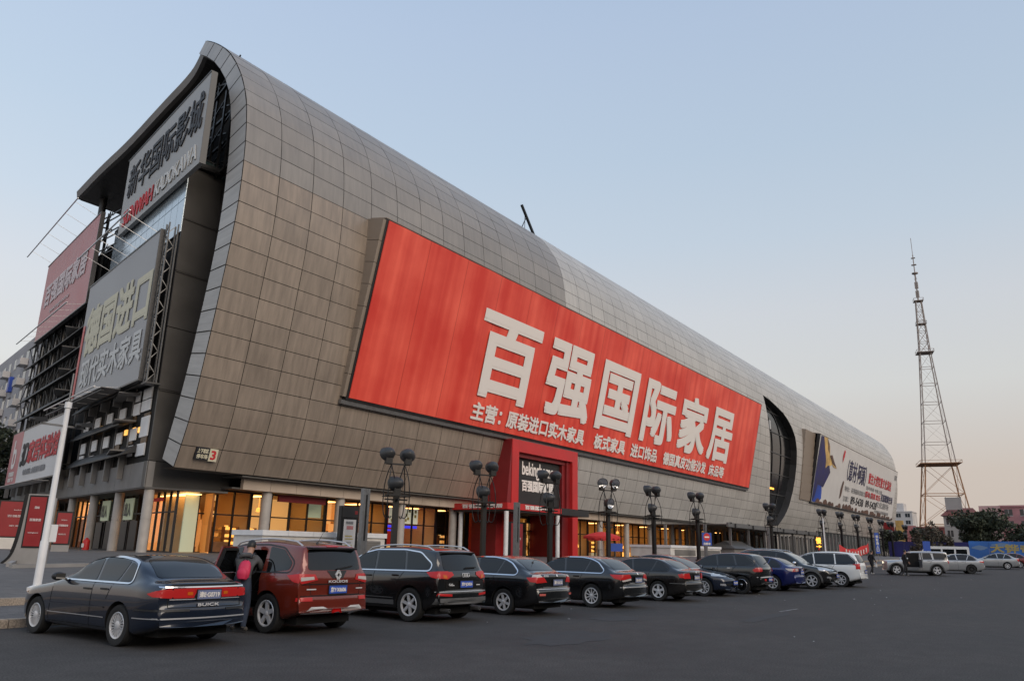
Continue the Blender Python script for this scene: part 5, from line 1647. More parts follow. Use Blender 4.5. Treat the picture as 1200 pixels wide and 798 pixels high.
# ---- the row along the kerb --------------------------------------------------------------
def rings_badge(car, o):
    for k in range(4):
        p = car.proj('B', -.09 + k * .06, 1.015, .014)
        b = MB(); pts = [(p.x, p.y + .042 * math.cos(R(a)), p.z + .042 * math.sin(R(a))) for a in range(0, 361, 30)]
        b.tube(pts, .006, 6); b.build('badge_ring', 'badge_silver', o)
def lozenge(car, o):
    p = car.proj('B', 0, 1.055, .02)
    b = MB()
    for a, c_ in (((0, .085), (.06, 0)), ((.06, 0), (0, -.085)), ((0, -.085), (-.06, 0)), ((-.06, 0), (0, .085))):
        b.beam((p.x, p.y + a[0], p.z + a[1]), (p.x, p.y + c_[0], p.z + c_[1]), .03, .035)
    b.build('badge', 'badge_silver', o)
buick = sedan(W=1.84, H=1.44, wb=2.77, ro=1.15, fo=1.0, paintm='paint_navyblue', wr=.325, wheel='cap', rim='alloy', tw=.205,
    dlo=[[(1.95, 1.0), (1.36, 1.305), (1.0, 1.37), (.93, .99)], [(.86, .99), (.93, 1.378), (.45, 1.37), (.12, 1.335), (.26, .995)], [(.20, 1.0), (.07, 1.325), (-.12, 1.26), (-.17, 1.02)]],
    dlo_out=[(2.03, .985), (1.36, 1.33), (1.0, 1.40), (.45, 1.395), (.05, 1.355), (-.15, 1.29), (-.21, .985)], dlo_trim='chrome', window_seal=1,
    rear_win=[(-.64, 1.085), (.64, 1.085), (.54, 1.365), (-.54, 1.365)],
    strips=[([(.45, .585), (2.28, .575)], .022, 'paint_navyblue', 'side_moulding'), ([(.42, .43), (2.32, .425)], .014, 'light_metal', 'side_moulding'), ([(-1.06, .60), (-.46, .60)], .026, 'plastic_black', 'side_moulding'), ([(-1.10, .475), (-.44, .47)], .016, 'light_metal', 'side_moulding')],
    back_strips=[([(-.80, .955), (.80, .955)], .020, 'chrome', 'chrome_strip'), ([(-.84, .475), (.84, .475)], .022, 'light_metal', 'bumper_strip'), ([(-.84, .60), (-.34, .60)], .035, 'plastic_black', 'bumper_strip'), ([(.34, .60), (.84, .60)], .035, 'plastic_black', 'bumper_strip'), ([(-.66, .765), (.66, .765)], .012, 'light_metal', 'chrome_strip')],
    patches=[('B', [(.26, .785), (.60, .785), (.61, .935), (.26, .94)], 'tail_red', 'taillight', .010), ('B', [(.625, .785), (.80, .795), (.87, .85), (.80, .915), (.63, .935)], 'tail_red', 'taillight', .010), ('B', [(.29, .83), (.38, .83), (.38, .88), (.29, .88)], 'amber', 'reversing_light', .016), ('B', [(-.258, .91), (.258, .91), (.258, .942), (-.258, .942)], 'tail_red', 'light_bar', .010),
             ('B', [(-.257, .76), (.257, .76), (.257, .905), (-.257, .905)], 'plastic_black', 'plate_recess', .006), ('L', [(-1.08, .80), (-1.08, .915), (-.90, .90), (-.74, .85), (-.86, .805)], 'tail_red', 'taillight', .010), ('B', [(-.66, .975), (.66, .975), (.62, 1.0), (-.62, 1.0)], 'well', 'boot_gap', .004), ('L', [(3.18, .70), (3.26, .70), (3.25, .735), (3.19, .735)], 'amber', 'side_marker', .010)],
    plate=(.835, 'plate_pale', '津E·G0719'), badges=[('BUICK', 'B', .20, .655, .40, .045, 'badge_silver', 'lettering')], handle_mat='plastic_black', mirror_mat='plastic_black', aerial=None,
    back_gaps=[[(-.70, 1.0), (-.68, .64), (.68, .64), (.70, 1.0)]])
koleos = suv(W=1.87, H=1.69, wb=2.69, ro=.94, fo=.90, paintm='paint_copper', wr=.355, wheel='five', rim='alloy', tw=.225, rails=(1.55, -.55, 'light_metal'), aerial=(-.35, .1, .22), arch_trim=None, archgap=.06,
    patches=[('B', [(.47, .975), (.80, .905), (.88, .93), (.88, 1.085), (.52, 1.075)], 'tail_red', 'taillight', .012), ('B', [(.55, .985), (.82, .955), (.82, 1.02), (.56, 1.035)], 'tail_clear', 'taillight_lens', .020), ('L', [(-.80, .915), (-.80, 1.085), (-.50, 1.05), (-.66, .95)], 'tail_red', 'taillight', .012),
             ('B', [(-.25, 1.14), (.25, 1.14), (.13, 1.0), (-.13, 1.0)], 'plastic_black', 'window_panel', .007), ('B', [(.58, .60), (.86, .60), (.86, .665), (.58, .665)], 'tail_red', 'reflector', .012), ('B', [(-.74, .385), (.74, .385), (.60, .50), (.34, .50), (.24, .46), (-.24, .46), (-.34, .50), (-.60, .50)], 'badge_silver', 'skid_plate', .012),
             ('B', [(-.13, .40), (.13, .40), (.09, .455), (-.09, .455)], 'tail_red', 'fog_light', .02), ('B', [(-.14, 1.575), (.14, 1.575), (.14, 1.60), (-.14, 1.60)], 'tail_red', 'brake_light', .012), ('B', [(.50, .80), (.70, .80), (.70, .82), (.50, .82)], 'badge_silver', 'badge_strip', .012)],
    back_strips=[([(-.80, .90), (.80, .90)], .018, 'well', 'tailgate_gap'), ([(-.86, .69), (.86, .69)], .012, 'well', 'bumper_gap')],
    back_gaps=[[(-.66, 1.0), (-.60, .70), (.60, .70), (.66, 1.0)]], plate=(.80, 'plate_blue', '京Y·X6606'), badges=[('KOLEOS', 'B', .24, .925, .48, .042, 'badge_silver', 'lettering')], extra=[lozenge], wiper=(.02, 1.16, -.40, 1.215), open_k=1)
audi = suv(W=1.89, H=1.64, wb=2.81, ro=.92, fo=.90, paintm='paint_black', wr=.365, wheel='six', tw=.23, rails=(1.70, -.45, 'light_metal'), dlo_trim='chrome', slope=1.25,
    patches=[('B', [(.40, 1.02), (.60, .93), (.88, .96), (.88, 1.10), (.44, 1.085)], 'tail_red', 'taillight', .012), ('B', [(.60, .945), (.72, .955), (.72, 1.03), (.62, 1.01)], 'amber', 'taillight_lens', .018), ('L', [(-.80, .94), (-.80, 1.10), (-.46, 1.075), (-.62, .97)], 'tail_red', 'taillight', .012),
             ('B', [(.48, .565), (.86, .585), (.86, .635), (.48, .615)], 'tail_red', 'reflector', .012), ('B', [(-.86, .40), (.86, .40), (.86, .53), (-.86, .53)], 'plastic_grey', 'valance', .008), ('B', [(-.64, .73), (.64, .73), (.68, .89), (-.68, .89)], 'paint_black_brown', 'tailgate_panel', .004), ('B', [(.40, .79), (.56, .79), (.56, .81), (.40, .81)], 'badge_silver', 'badge_strip', .014)],
    back_strips=[([(-.88, .665), (.88, .665)], .014, 'light_metal', 'bumper_strip')], strips=[([(.48, .50), (2.30, .50)], .016, 'plastic_grey', 'side_moulding'), ([(.46, .40), (2.32, .40)], .10, 'plastic_grey', 'sill_panel')],
    plate=(.82, 'plate_blue', '京P·JD826'), badges=[('Q5', 'B', .58, .79, .13, .05, 'badge_silver', 'lettering')], extra=[rings_badge], exhaust=[.55, -.55], wiper=(-.02, 1.16, -.44, 1.17))
accord = sedan(W=1.82, H=1.455, wb=2.74, ro=1.13, fo=.98, paintm='paint_black', wr=.32, wheel='six', dlo_trim='chrome',
    patches=[('B', [(.44, .82), (.80, .80), (.84, .93), (.56, .955)], 'tail_red', 'taillight', .010), ('B', [(.58, .945), (.83, .93), (.78, .99), (.64, 1.0)], 'tail_clear', 'taillight_lens', .010), ('L', [(-1.0, .81), (-1.0, .95), (-.70, .93), (-.80, .83)], 'tail_red', 'taillight', .010), ('B', [(.55, .50), (.75, .50), (.75, .55), (.55, .55)], 'tail_pink', 'reflector', .012), ('B', [(-.30, .73), (.30, .73), (.32, .90), (-.32, .90)], 'paint_black_brown', 'plate_recess', .004), ('B', [(-.035, .955), (.035, .955), (.03, 1.0), (-.03, 1.0)], 'badge_silver', 'badge', .012)],
    back_strips=[([(-.80, .655), (.80, .655)], .016, 'light_metal', 'bumper_strip')], plate=(.815, 'plate_pale', '津F·U6132'), aerial=(-.3, .0, .12), handles=[(1.04, .86), (.52, .875)], mirror_mat='paint_black', badges=[('ACCORD', 'B', .58, .955, .22, .04, 'badge_silver', 'lettering')], steer=.0)
coupe = sedan(W=1.85, H=1.475, wb=2.80, ro=1.16, fo=.97, paintm='paint_black', wr=.335, wheel='ten', dlo_trim='chrome', glass='car_glass',
    patches=[('B', [(.38, .86), (.84, .80), (.86, .95), (.46, .965)], 'tail_red', 'taillight', .010), ('B', [(.40, .80), (.78, .755), (.84, .79), (.42, .85)], 'tail_clear', 'taillight_lens', .012), ('L', [(-1.02, .80), (-1.02, .95), (-.62, .955), (-.78, .84)], 'tail_red', 'taillight', .010), ('B', [(-.05, .955), (.05, .955), (.045, 1.01), (-.045, 1.01)], 'badge_silver', 'badge', .012)],
    back_strips=[([(-.84, .60), (.84, .60)], .014, 'light_metal', 'bumper_strip'), ([(-.50, .72), (.50, .72)], .012, 'light_metal', 'chrome_strip')], plate=(.80, 'plate_pale', '津H·S9027'))
merc = sedan(W=1.80, H=1.44, wb=2.83, ro=1.11, fo=.85, paintm='paint_black_brown', wr=.33, wheel='five',
    patches=[('B', [(.44, .76), (.80, .76), (.82, .92), (.50, .94)], 'tail_red', 'taillight', .010), ('L', [(-1.0, .77), (-1.0, .92), (-.74, .90), (-.80, .79)], 'tail_red', 'taillight', .010), ('B', [(-.05, .94), (.05, .94), (.045, .99), (-.045, .99)], 'badge_silver', 'badge', .012)],
    strips=[([(-.96, .60), (-.45, .60)], .025, 'plastic_grey', 'side_moulding'), ([(.45, .60), (2.36, .60)], .025, 'plastic_grey', 'side_moulding')], back_strips=[([(-.82, .59), (.82, .59)], .035, 'plastic_grey', 'bumper_strip')], plate=(.79, 'plate_pale', '津D·50318'), exhaust=[.5])
FRONT = lambda z: [('F', [(.46, z - .02), (.84, z + .02), (.82, z + .12), (.56, z + .07)], 'head_clear', 'headlight', .012), ('F', [(-.36, z - .07), (.36, z - .07), (.40, z + .035), (-.40, z + .035)], 'chrome', 'grille', .010), ('F', [(-.33, z - .05), (.33, z - .05), (.36, z + .01), (-.36, z + .01)], 'well', 'grille_mesh', .016), ('F', [(-.56, z - .36), (.56, z - .36), (.60, z - .24), (-.60, z - .24)], 'well', 'air_intake', .010), ('F', [(.62, z - .33), (.78, z - .31), (.78, z - .24), (.64, z - .25)], 'head_clear', 'fog_light', .012)]
navyfront = sedan(W=1.82, H=1.50, wb=2.70, ro=1.0, fo=.92, paintm='paint_navyblue', wr=.33, wheel='ten', plate=None, front_plate=(.50, 'plate_blue', '津G·N3476'), ws_glass='car_glass',
    patches=FRONT(.72) + [('L', [(3.22, .72), (3.26, .82), (2.95, .84), (3.02, .74)], 'head_clear', 'headlight', .012)])
hatch = suv(W=1.78, H=1.60, wb=2.62, ro=.88, fo=.82, paintm='paint_black', wr=.345, wheel='ten', rim='chrome', slope=1.7, glass='car_glass',
    patches=[('B', [(.58, .90), (.86, .86), (.88, .99), (.66, 1.03)], 'tail_red', 'taillight', .012), ('B', [(.60, .98), (.84, .96), (.84, 1.02), (.66, 1.035)], 'tail_pink', 'taillight_lens', .016), ('L', [(-.78, .87), (-.78, 1.01), (-.50, .97), (-.58, .88)], 'tail_red', 'taillight', .012), ('B', [(.38, .52), (.54, .52), (.54, .60), (.38, .60)], 'tail_red', 'reflector', .012)],
    back_strips=[([(-.84, .66), (.84, .66)], .03, 'light_metal', 'bumper_strip')], plate=(.57, 'plate_blue', '津B·L0825'), rear_win=[(-.66, 1.05), (.66, 1.05), (.58, 1.47), (-.58, 1.47)], handle_mat='chrome')
cobalt = sedan(W=1.80, H=1.44, wb=2.68, ro=1.07, fo=.92, paintm='paint_cobalt', wr=.33, wheel='seven',
    patches=[('B', [(.36, .84), (.82, .81), (.84, .94), (.40, .955)], 'tail_pink', 'taillight', .010), ('B', [(.42, .86), (.66, .845), (.66, .93), (.45, .94)], 'tail_clear', 'taillight_lens', .016), ('L', [(-.96, .81), (-.96, .94), (-.56, .94), (-.70, .85)], 'tail_clear', 'taillight', .010)], plate=(.78, 'plate_blue', '津K·70641'))
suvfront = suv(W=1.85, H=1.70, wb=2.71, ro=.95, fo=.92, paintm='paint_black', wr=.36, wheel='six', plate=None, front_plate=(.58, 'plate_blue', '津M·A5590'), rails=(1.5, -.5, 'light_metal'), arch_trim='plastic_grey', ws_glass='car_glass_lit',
    patches=FRONT(.80) + [('L', [(3.26, .78), (3.30, .90), (2.98, .93), (3.06, .82)], 'head_clear', 'headlight', .012), ('F', [(-.7, .36), (.7, .36), (.74, .50), (-.74, .50)], 'plastic_grey', 'valance', .006)], mirror_mat='chrome')
mpv = suv(W=1.80, H=1.66, wb=2.83, ro=.98, fo=.95, paintm='paint_white', wr=.335, wheel='seven', slope=1.3,
    patches=[('B', [(.70, .84), (.86, .84), (.84, 1.12), (.74, 1.12)], 'tail_red', 'taillight', .012), ('L', [(-.86, .86), (-.86, 1.10), (-.70, 1.06), (-.72, .88)], 'tail_red', 'taillight', .012)], plate=(.72, 'plate_blue', '津N·E4412'), handle_mat='paint_white',
    dlo=[[(2.25, 1.06), (1.72, 1.42), (1.3, 1.53), (1.22, 1.05)], [(1.16, 1.05), (1.24, 1.535), (.30, 1.545), (.24, 1.05)], [(.18, 1.05), (.24, 1.54), (-.35, 1.50), (-.72, 1.18), (-.70, 1.07)]], dlo_out=[(2.32, 1.04), (1.72, 1.45), (1.3, 1.56), (.30, 1.572), (-.35, 1.525), (-.76, 1.19), (-.74, 1.04)])
ROW = [
    (buick, 'dark navy saloon with a full-width red tail light bar and chrome window line', (7.83, 12.62), 91, None),
    (koleos, 'copper red sport utility vehicle with its rear side door open', (10.72, 12.60), 90, (.24, 1.02, .42, 1.50)),
    (audi, 'black sport utility vehicle with silver roof rails and a four-ring badge', (14.45, 12.40), 90, None),
    (accord, 'black saloon with a six-spoke wheel, parked beside the black sport utility vehicle with silver rails', (17.62, 12.10), 90, None),
    (coupe, 'black saloon with a bright chrome window arch and red and white tail lights', (21.90, 11.95), 90, None),
    (merc, 'dark brownish black saloon with five-spoke alloy wheels and no chrome round its windows', (26.52, 11.95), 90, None),
    (navyfront, 'dark navy car parked nose out with its chrome grille to the road', (30.15, 14.45), -90, None),
    (hatch, 'black hatchback with a pale shining rear window and chrome spoked wheels', (32.60, 11.15), 90, None),
    (cobalt, 'cobalt blue saloon between two black cars', (35.85, 10.9), 90, None),
    (suvfront, 'black sport utility vehicle parked nose out with big clear headlights', (38.85, 12.75), -90, None),
    (mpv, 'long white people carrier with dark windows, last of the row', (41.80, 9.45), 90, None),
]
CARS = []
for spec, label, (x, y), rz, od in ROW:
    o, cr_obj = build_car(spec, label, (x, y, ramp(x)), R(rz), od)
    CARS.append((o, cr_obj))
CARS[0][0].scale = (.965, .965, .965)
# dark roof spoilers of the two tall cars at the near end
for (o_, c_) in (CARS[1], CARS[2]):
    pa, pb = c_.proj('B', .0, 1.53, .0), c_.proj('B', .58, 1.53, .0)
    m_ = MB(); zt_ = 1.575 if o_ is CARS[1][0] else 1.53
    m_.add([(pa.x + .10, -.62, zt_), (pa.x + .10, .62, zt_), (pa.x - .07, .58, zt_ - .015), (pa.x - .07, -.58, zt_ - .015), (pa.x + .10, -.62, zt_ - .055), (pa.x + .10, .62, zt_ - .055), (pa.x - .06, .57, zt_ - .045), (pa.x - .06, -.57, zt_ - .045)], [(0, 1, 2, 3), (7, 6, 5, 4), (0, 4, 5, 1), (1, 5, 6, 2), (2, 6, 7, 3), (3, 7, 4, 0)])
    m_.build('roof_spoiler', 'plastic_black', o_)
# open rear door of the copper car, seen from behind
ko, kc = CARS[1]
dm = MB()
hx, hy = 1.03, kc.W - .01
D = lambda u, z, t: (hx - math.cos(R(64)) * u + math.sin(R(64)) * t * 1.0, hy + math.sin(R(64)) * u + math.cos(R(64)) * t, z)
def slab(mb, poly, t0, t1):
    n = len(poly)
    mb.add([D(u, z, t0) for u, z in poly] + [D(u, z, t1) for u, z in poly], [tuple(range(n)), tuple(range(2 * n - 1, n - 1, -1))] + [(k, (k + 1) % n, n + (k + 1) % n, n + k) for k in range(n)])
slab(dm, rounded([(0, .42), (.78, .50), (.84, .80), (.84, 1.06), (0, 1.06)], .06), .0, .06)
for a, b in (((0.0, 1.06), (.03, 1.54)), ((.03, 1.54), (.55, 1.54)), ((.55, 1.54), (.83, 1.06))):
    dm.beam(D(a[0], a[1], .02), D(b[0], b[1], .02), .03, .03)
od_ = dm.build('open_door', 'paint_copper', ko); od_['label'] = 'copper rear door swung wide open'
dm = MB(); slab(dm, rounded([(.015, .44), (.765, .52), (.825, .80), (.825, 1.05), (.015, 1.05)], .06), -.06, -.002)
for a, b in (((0.03, 1.06), (.06, 1.50)), ((.06, 1.50), (.53, 1.50)), ((.53, 1.50), (.80, 1.06))): dm.beam(D(a[0], a[1], -.02), D(b[0], b[1], -.02), .05, .05)
dm.build('door_trim', 'well', od_)
dm = MB(); slab(dm, [(.05, 1.07), (.80, 1.07), (.54, 1.51), (.06, 1.51)], -.005, .005); dm.build('door_glass', 'car_glass', od_)
dm = MB(); dm.box((.25, .35, .55), (.95, .75, .72)); dm.box((.25, .35, .72), (.42, .75, 1.2)); dm.build('seat', 'plastic_black', ko)

# ---- cars further off ------------------------------------------------------------------
jeep = suv(W=1.78, H=1.64, wb=2.58, ro=.92, fo=.74, paintm='paint_silver', wr=.36, wheel='five', archgap=.09, slope=.45,
    top=[(3.32, .45), (3.32, .70), (3.30, .92), (3.22, .98), (2.6, 1.02), (2.05, 1.05), (1.95, 1.09), (1.62, 1.48), (1.5, 1.60), (1.3, 1.63), (.4, 1.645), (-.5, 1.64), (-.78, 1.61), (-.82, 1.55), (-.88, 1.1), (-.90, 1.0), (-.905, .7), (-.92, .62), (-.92, .45)], tumble=.18,
    dlo=[[(1.80, 1.09), (1.56, 1.46), (1.02, 1.50), (1.02, 1.09)], [(.95, 1.09), (.95, 1.50), (.30, 1.50), (.22, 1.09)], [(.12, 1.09), (.16, 1.50), (-.66, 1.48), (-.70, 1.09)]], dlo_out=[(1.86, 1.06), (1.57, 1.50), (1.02, 1.53), (-.68, 1.51), (-.73, 1.06)],
    patches=[('B', [(.66, .82), (.82, .82), (.82, 1.04), (.66, 1.04)], 'tail_red', 'taillight', .012), ('L', [(-.84, .84), (-.84, 1.0), (-.76, 1.0), (-.76, .84)], 'tail_red', 'taillight', .012), ('F', [(.5, .74), (.74, .74), (.74, .88), (.5, .88)], 'head_clear', 'headlight', .012)], arch_trim='plastic_grey', steer=0)
silver1 = sedan(W=1.82, H=1.46, wb=2.75, ro=1.05, fo=.95, paintm='paint_silver', wr=.33, wheel='ten', rim='dark_metal', patches=[('B', [(.50, .84), (.82, .82), (.84, .93), (.54, .95)], 'tail_red', 'taillight', .010), ('L', [(-.94, .83), (-.94, .93), (-.56, .93), (-.62, .86)], 'tail_red', 'taillight', .010)], plate=(.75, 'plate_blue', '津A·8J273'))
silver2 = sedan(W=1.77, H=1.46, wb=2.58, ro=1.10, fo=.90, paintm='paint_silver', wr=.32, wheel='seven', patches=[('B', [(.56, .74), (.80, .74), (.82, .95), (.60, .97)], 'tail_red', 'taillight', .010), ('L', [(-1.0, .76), (-1.0, .95), (-.84, .92), (-.86, .78)], 'tail_red', 'taillight', .010)], plate=(.86, 'plate_blue', '津A·K1906'))
maroon = sedan(W=1.77, H=1.44, wb=2.6, ro=1.05, fo=.9, paintm='paint_maroon', wr=.32, wheel='ten', patches=[('B', [(.50, .80), (.80, .80), (.82, .95), (.54, .97)], 'tail_red', 'taillight', .010)], plate=None)
jo, jc = build_car(jeep, 'boxy silver off-road vehicle with its front door open', (63.2, 8.35, ramp(62.5)), R(112), None)
dm = MB(); dm.box((1.06, .92, .5), (1.12, 1.75, 1.08)); 
for a, b in (((1.09, .95, 1.08), (1.09, 1.05, 1.52)), ((1.09, 1.05, 1.52), (1.09, 1.70, 1.52)), ((1.09, 1.70, 1.52), (1.09, 1.74, 1.08))): dm.beam(a, b, .05)
od2 = dm.build('open_door', 'paint_silver', jo)
dm = MB(); dm.box((1.03, .90, .55), (1.92, .905, 1.5)); dm.build('door_opening', 'well', jo)
dm = MB(); dm.lathe([(.0, 0), (.07, .0), (.08, .02), (0, .03)], 10, 'X', (3.31, .2, .83)); dm.build('lit_lamp', 'lamp_white', jo)
build_car(silver1, 'silver saloon close behind the boxy silver off-road vehicle', (70.6, 6.9, ramp(70)), R(107), None)
build_car(silver2, 'light silver notchback saloon in front of the blue hoarding', (88.6, 5.5, ramp(88)), R(97), None)
build_car(maroon, 'dark red car mostly hidden behind the light silver notchback saloon', (96.5, 4.9, ramp(96)), R(97), None)
# small white van behind them
van = thing('white_van', 'white minibus half hidden behind the silver saloon', 'van', (86.5, 8.3, ramp(86)), R(100), world=False)
b = MB(); b.prism(rounded([(0, .35), (4.6, .35), (4.7, .9), (4.2, 1.25), (3.7, 1.9), (3.3, 2.0), (.1, 2.0), (0, 1.9)], .12), -.85, .85, 'XZ'); b.build('body', 'paint_white', van, smooth=True)
for sd in (1, -1):
    for x0, x1 in ((.2, 1.1), (1.25, 2.2), (2.35, 3.2)):
        b = MB(); b.box((x0, sd * .85 - .01, 1.15), (x1, sd * .85 + .01, 1.75)); b.build('side_window', 'car_glass', van)
    for x in (.8, 3.7): wheel(van, (x, sd * .75, .31), .31, .2, 'ten', 'dark_metal', sd)
# ================================================================ STREET FURNITURE
def sweep_pts(f, n): return [f(k / n) for k in range(n + 1)]
def make_lamp():
    """black floodlight mast: square pole, cage of bent tubes, two drum floodlights on top and one lower down"""
    o = thing('floodlight_mast', 'x', 'floodlight mast', (0, 0, 0), 0, 'black floodlight masts along the plaza', world=False)
    b = MB(); b.box((-.13, -.13, 0), (.13, .13, 4.0)); b.box((-.22, -.22, 0), (.22, .22, .12)); b.build('pole', 'black_metal', o)
    b = MB()
    b.box((-.60, -.06, 3.75), (.60, .06, 3.83)); b.box((-.06, -.5, 3.75), (.06, .5, 3.83)); b.box((-.60, -.48, 3.95), (.60, -.43, 4.0)); b.box((-.60, .43, 3.95), (.60, .48, 4.0))
    b.box((-.60, -.48, 3.95), (-.55, .48, 4.0)); b.box((.55, -.48, 3.95), (.60, .48, 4.0)); b.box((-.5, -.3, 4.02), (.5, .3, 4.08))
    b.box((-.62, -.09, 5.72), (.62, .09, 5.80)); b.build('platform', 'black_metal', o)
    b = MB()
    for sx in (-1, 1):
        for sy in (-1, 1):
            path = [(sx * .34, sy * .05, 5.74), (sx * .44, sy * .20, 5.35), (sx * .53, sy * .34, 4.8), (sx * .57, sy * .38, 4.2), (sx * .57, sy * .38, 3.5), (sx * .52, sy * .34, 3.0), (sx * .40, sy * .26, 2.72), (sx * .26, sy * .14, 2.88)]
            b.tube(chaikin(path, 2), .028, 7)
    b.tube([(-.35, 0, 5.74), (-.12, 0, 4.9), (-.10, 0, 4.0)], .03, 7); b.tube([(.35, 0, 5.74), (.12, 0, 4.9), (.10, 0, 4.0)], .03, 7)
    b.build('cage', 'black_metal', o, smooth=True)
    def flood(c, yaw, tilt, sc, nm='floodlight'):
        M = Matrix.Rotation(yaw, 4, 'Z') @ Matrix.Rotation(tilt, 4, 'X') @ Matrix.Scale(sc, 4)
        b = MB(); b.lathe([(.10, -.42), (.20, -.36), (.36, -.20), (.46, .05), (.50, .26), (.52, .30), (.50, .32), (.47, .28), (.42, .05)], 24, 'Y', c, M, cap=False)
        b.lathe([(0, -.46), (.12, -.42), (.12, -.36)], 12, 'Y', c, M, cap=False)
        f = b.build(nm, 'lamp_housing', o, smooth=True)
        b = MB(); b.lathe([(0, .16), (.3, .20), (.47, .28)], 24, 'Y', c, M, cap=False); b.build('lens', 'chrome', f, smooth=True)
        b = MB(); b.cbox((c[0], c[1], c[2] - .55 * sc), (.34, .30, .34)); b.build('ballast', 'black_metal', f)
        return f
    flood((-.52, 0, 6.36), R(12), R(-12), .80); flood((.52, 0, 6.36), R(-12), R(-12), .80)
    flood((.05, .1, 4.72), R(20), R(-6), .84)
    return o
lamp0 = make_lamp()
LAMPS = [(x, 28.0) for x in (29.2, 36.6, 43.8, 51.8, 59.6, 68.9, 90.6, 113.7, 124, 134.7, 145, 154.5, 163.5, 179, 193, 204)]
LLAB = ['in front of the shop with the blue neon strip', 'before the red side wall of the portal', 'in front of the black portal sign', 'whose lens faces the road beside the red umbrella',
        'fifth along the plaza from the camera', 'next to the blue no-entry sign', 'below the lens-shaped opening', 'beside the amber signal panel', 'just beyond the thin white pole', 'between the white pole and the red cloth banner', 'behind the red cloth banner',
        'beyond the red cloth banner', 'behind the tall blue sign', 'fourteenth along the plaza from the camera', 'fifteenth along the plaza from the camera', 'last along the plaza from the camera']
random.seed(31)
for i, ((x, y), lb) in enumerate(zip(LAMPS, LLAB)):
    lab = 'black floodlight mast ' + lb
    z = plaza_z(y, x)
    rz = R(-20 + random.uniform(-8, 8)) if i != 3 else R(150)
    if i == 0:
        o = lamp0; o.location = (x, y, z); o.rotation_euler = (0, 0, rz); o['label'] = lab
        o.scale = (1, 1, .91)
    else:
        o = copy_tree(lamp0, (x, y, z), rz, lab); o.scale = (1, 1, .91 if i < 7 else .95)

# white pole with cameras at the left
wp = thing('camera_pole', 'white pole with two security cameras on the pavement by the navy saloon', 'pole', (9.98, 22.2, .35))
b = MB(); b.lathe([(.10, .35), (.10, 1.55), (.08, 1.6), (.066, 5.1), (.09, 5.12), (.09, 5.28), (0, 5.3)], 16, c=(9.98, 22.2, 0)); b.lathe([(.20, .35), (.20, .40), (.13, .43)], 16, c=(9.98, 22.2, 0)); b.build('pole', 'white_paint', wp, smooth=True)
b = MB(); b.beam((9.98, 22.2, .42), (9.70, 22.0, .36), .10, .12); b.beam((9.98, 22.2, .42), (10.28, 22.05, .36), .10, .12); b.build('base_plate', 'white_paint', wp)
b = MB(); b.tube([(9.98, 22.2, 5.3), (9.98, 22.2, 6.1)], .02, 6); b.build('rod', 'grey_metal', wp)
b = MB(); b.beam((9.35, 22.2, 4.62), (10.55, 22.2, 4.62), .05); b.build('arm', 'grey_metal', wp)
for x in (9.3, 10.5):
    b = MB(); b.beam((x - .22, 22.07, 4.68), (x + .16, 22.17, 4.74), .13, .12); b.beam((x, 22.19, 4.6), (x, 22.19, 4.7), .04); b.lathe([(.055, 0), (.06, .12), (0, .12)], 10, 'X', (x - .30, 22.05, 4.67)); b.build('security_camera', 'plastic_black', wp)
b = MB(); b.box((10.05, 22.12, 1.55), (10.22, 22.28, 2.0)); b.build('control_box', 'white_paint', wp)
# curved advertising stand by the pole
ts = thing('advertising_stand', 'grey advertising stand with a red poster and a curved foot', 'advertising stand', (15.6, 35.8, .62), R(-33), world=False)
ts.scale = (.58, .58, .68)
prof = chaikin([(-1.55, 0), (-1.15, .35), (-.95, .9), (-.80, 2.0), (-.72, 4.2)], 3)
b = MB(); poly = prof + [(.62, 4.2), (.62, .0)]
b.prism(poly, -.12, .12, 'XZ'); b.build('stand', 'concrete', ts)
b = MB(); path = [(x - .12, 0, z) for x, z in prof]
for a, c in zip(path, path[1:]): b.beam(a, c, .26, .16)
b.build('edge_strip', 'black_metal', ts)
b = MB(); b.box((-.62, -.17, .95), (.58, -.12, 4.12)); f = b.build('poster_frame', 'black_metal', ts)
b = MB(); b.box((-.54, -.20, 1.05), (.50, -.175, 4.02)); f2 = b.build('poster', 'poster_red', f)
b = MB(frame((-.54, -.205, 1.05), (1, 0, 0), (0, 0, 1))); put_text(b, '百强家居', .16, 1.5, .72, .16, .006); put_text(b, '国际', .36, 2.25, .3, .14, .004); put_text(b, 'bekinghome', .2, .75, .64, .09, .003); b.build('lettering', 'txt_pinkwhite', f2) if False else b.build('lettering', 'txt_pinkwhite', f)
b = MB(); b.box((.72, -.05, 0), (1.1, .3, 4.0)); b.build('pier', 'concrete', ts)
def poster_stand(x, y, rz, wd, ht, label, col='poster_red', base='white_wall', txt='百强国际家居', z0=.55):
    o = thing('poster_stand', label, 'poster stand', (x, y, plaza_z(y)), rz, world=False)
    b = MB(); b.box((-wd / 2 - .1, -.1, 0), (wd / 2 + .1, .1, z0)); b.build('base', base, o)
    b = MB(); b.box((-wd / 2 - .1, -.09, z0), (wd / 2 + .1, .09, z0 + ht)); b.build('frame', 'black_metal', o)
    b = MB(); b.box((-wd / 2, -.12, z0 + .1), (wd / 2, -.092, z0 + ht - .1)); p = b.build('poster', col, o)
    b = MB(frame((-wd / 2, -.125, z0), (1, 0, 0), (0, 0, 1))); put_text(b, txt, wd * .18, ht * .55, wd * .64, ht * .06, .004); put_text(b, 'bekinghome', wd * .3, ht * .72, wd * .4, ht * .04, .002); put_text(b, '家居生活', wd * .25, ht * .3, wd * .5, ht * .04, .002); b.build('lettering', 'txt_pinkwhite', p)
    return o
poster_stand(26.9, 64.0, R(-25), 3.0, 2.7, 'wide red poster stand on a pale base at the far left of the end front', z0=.8)
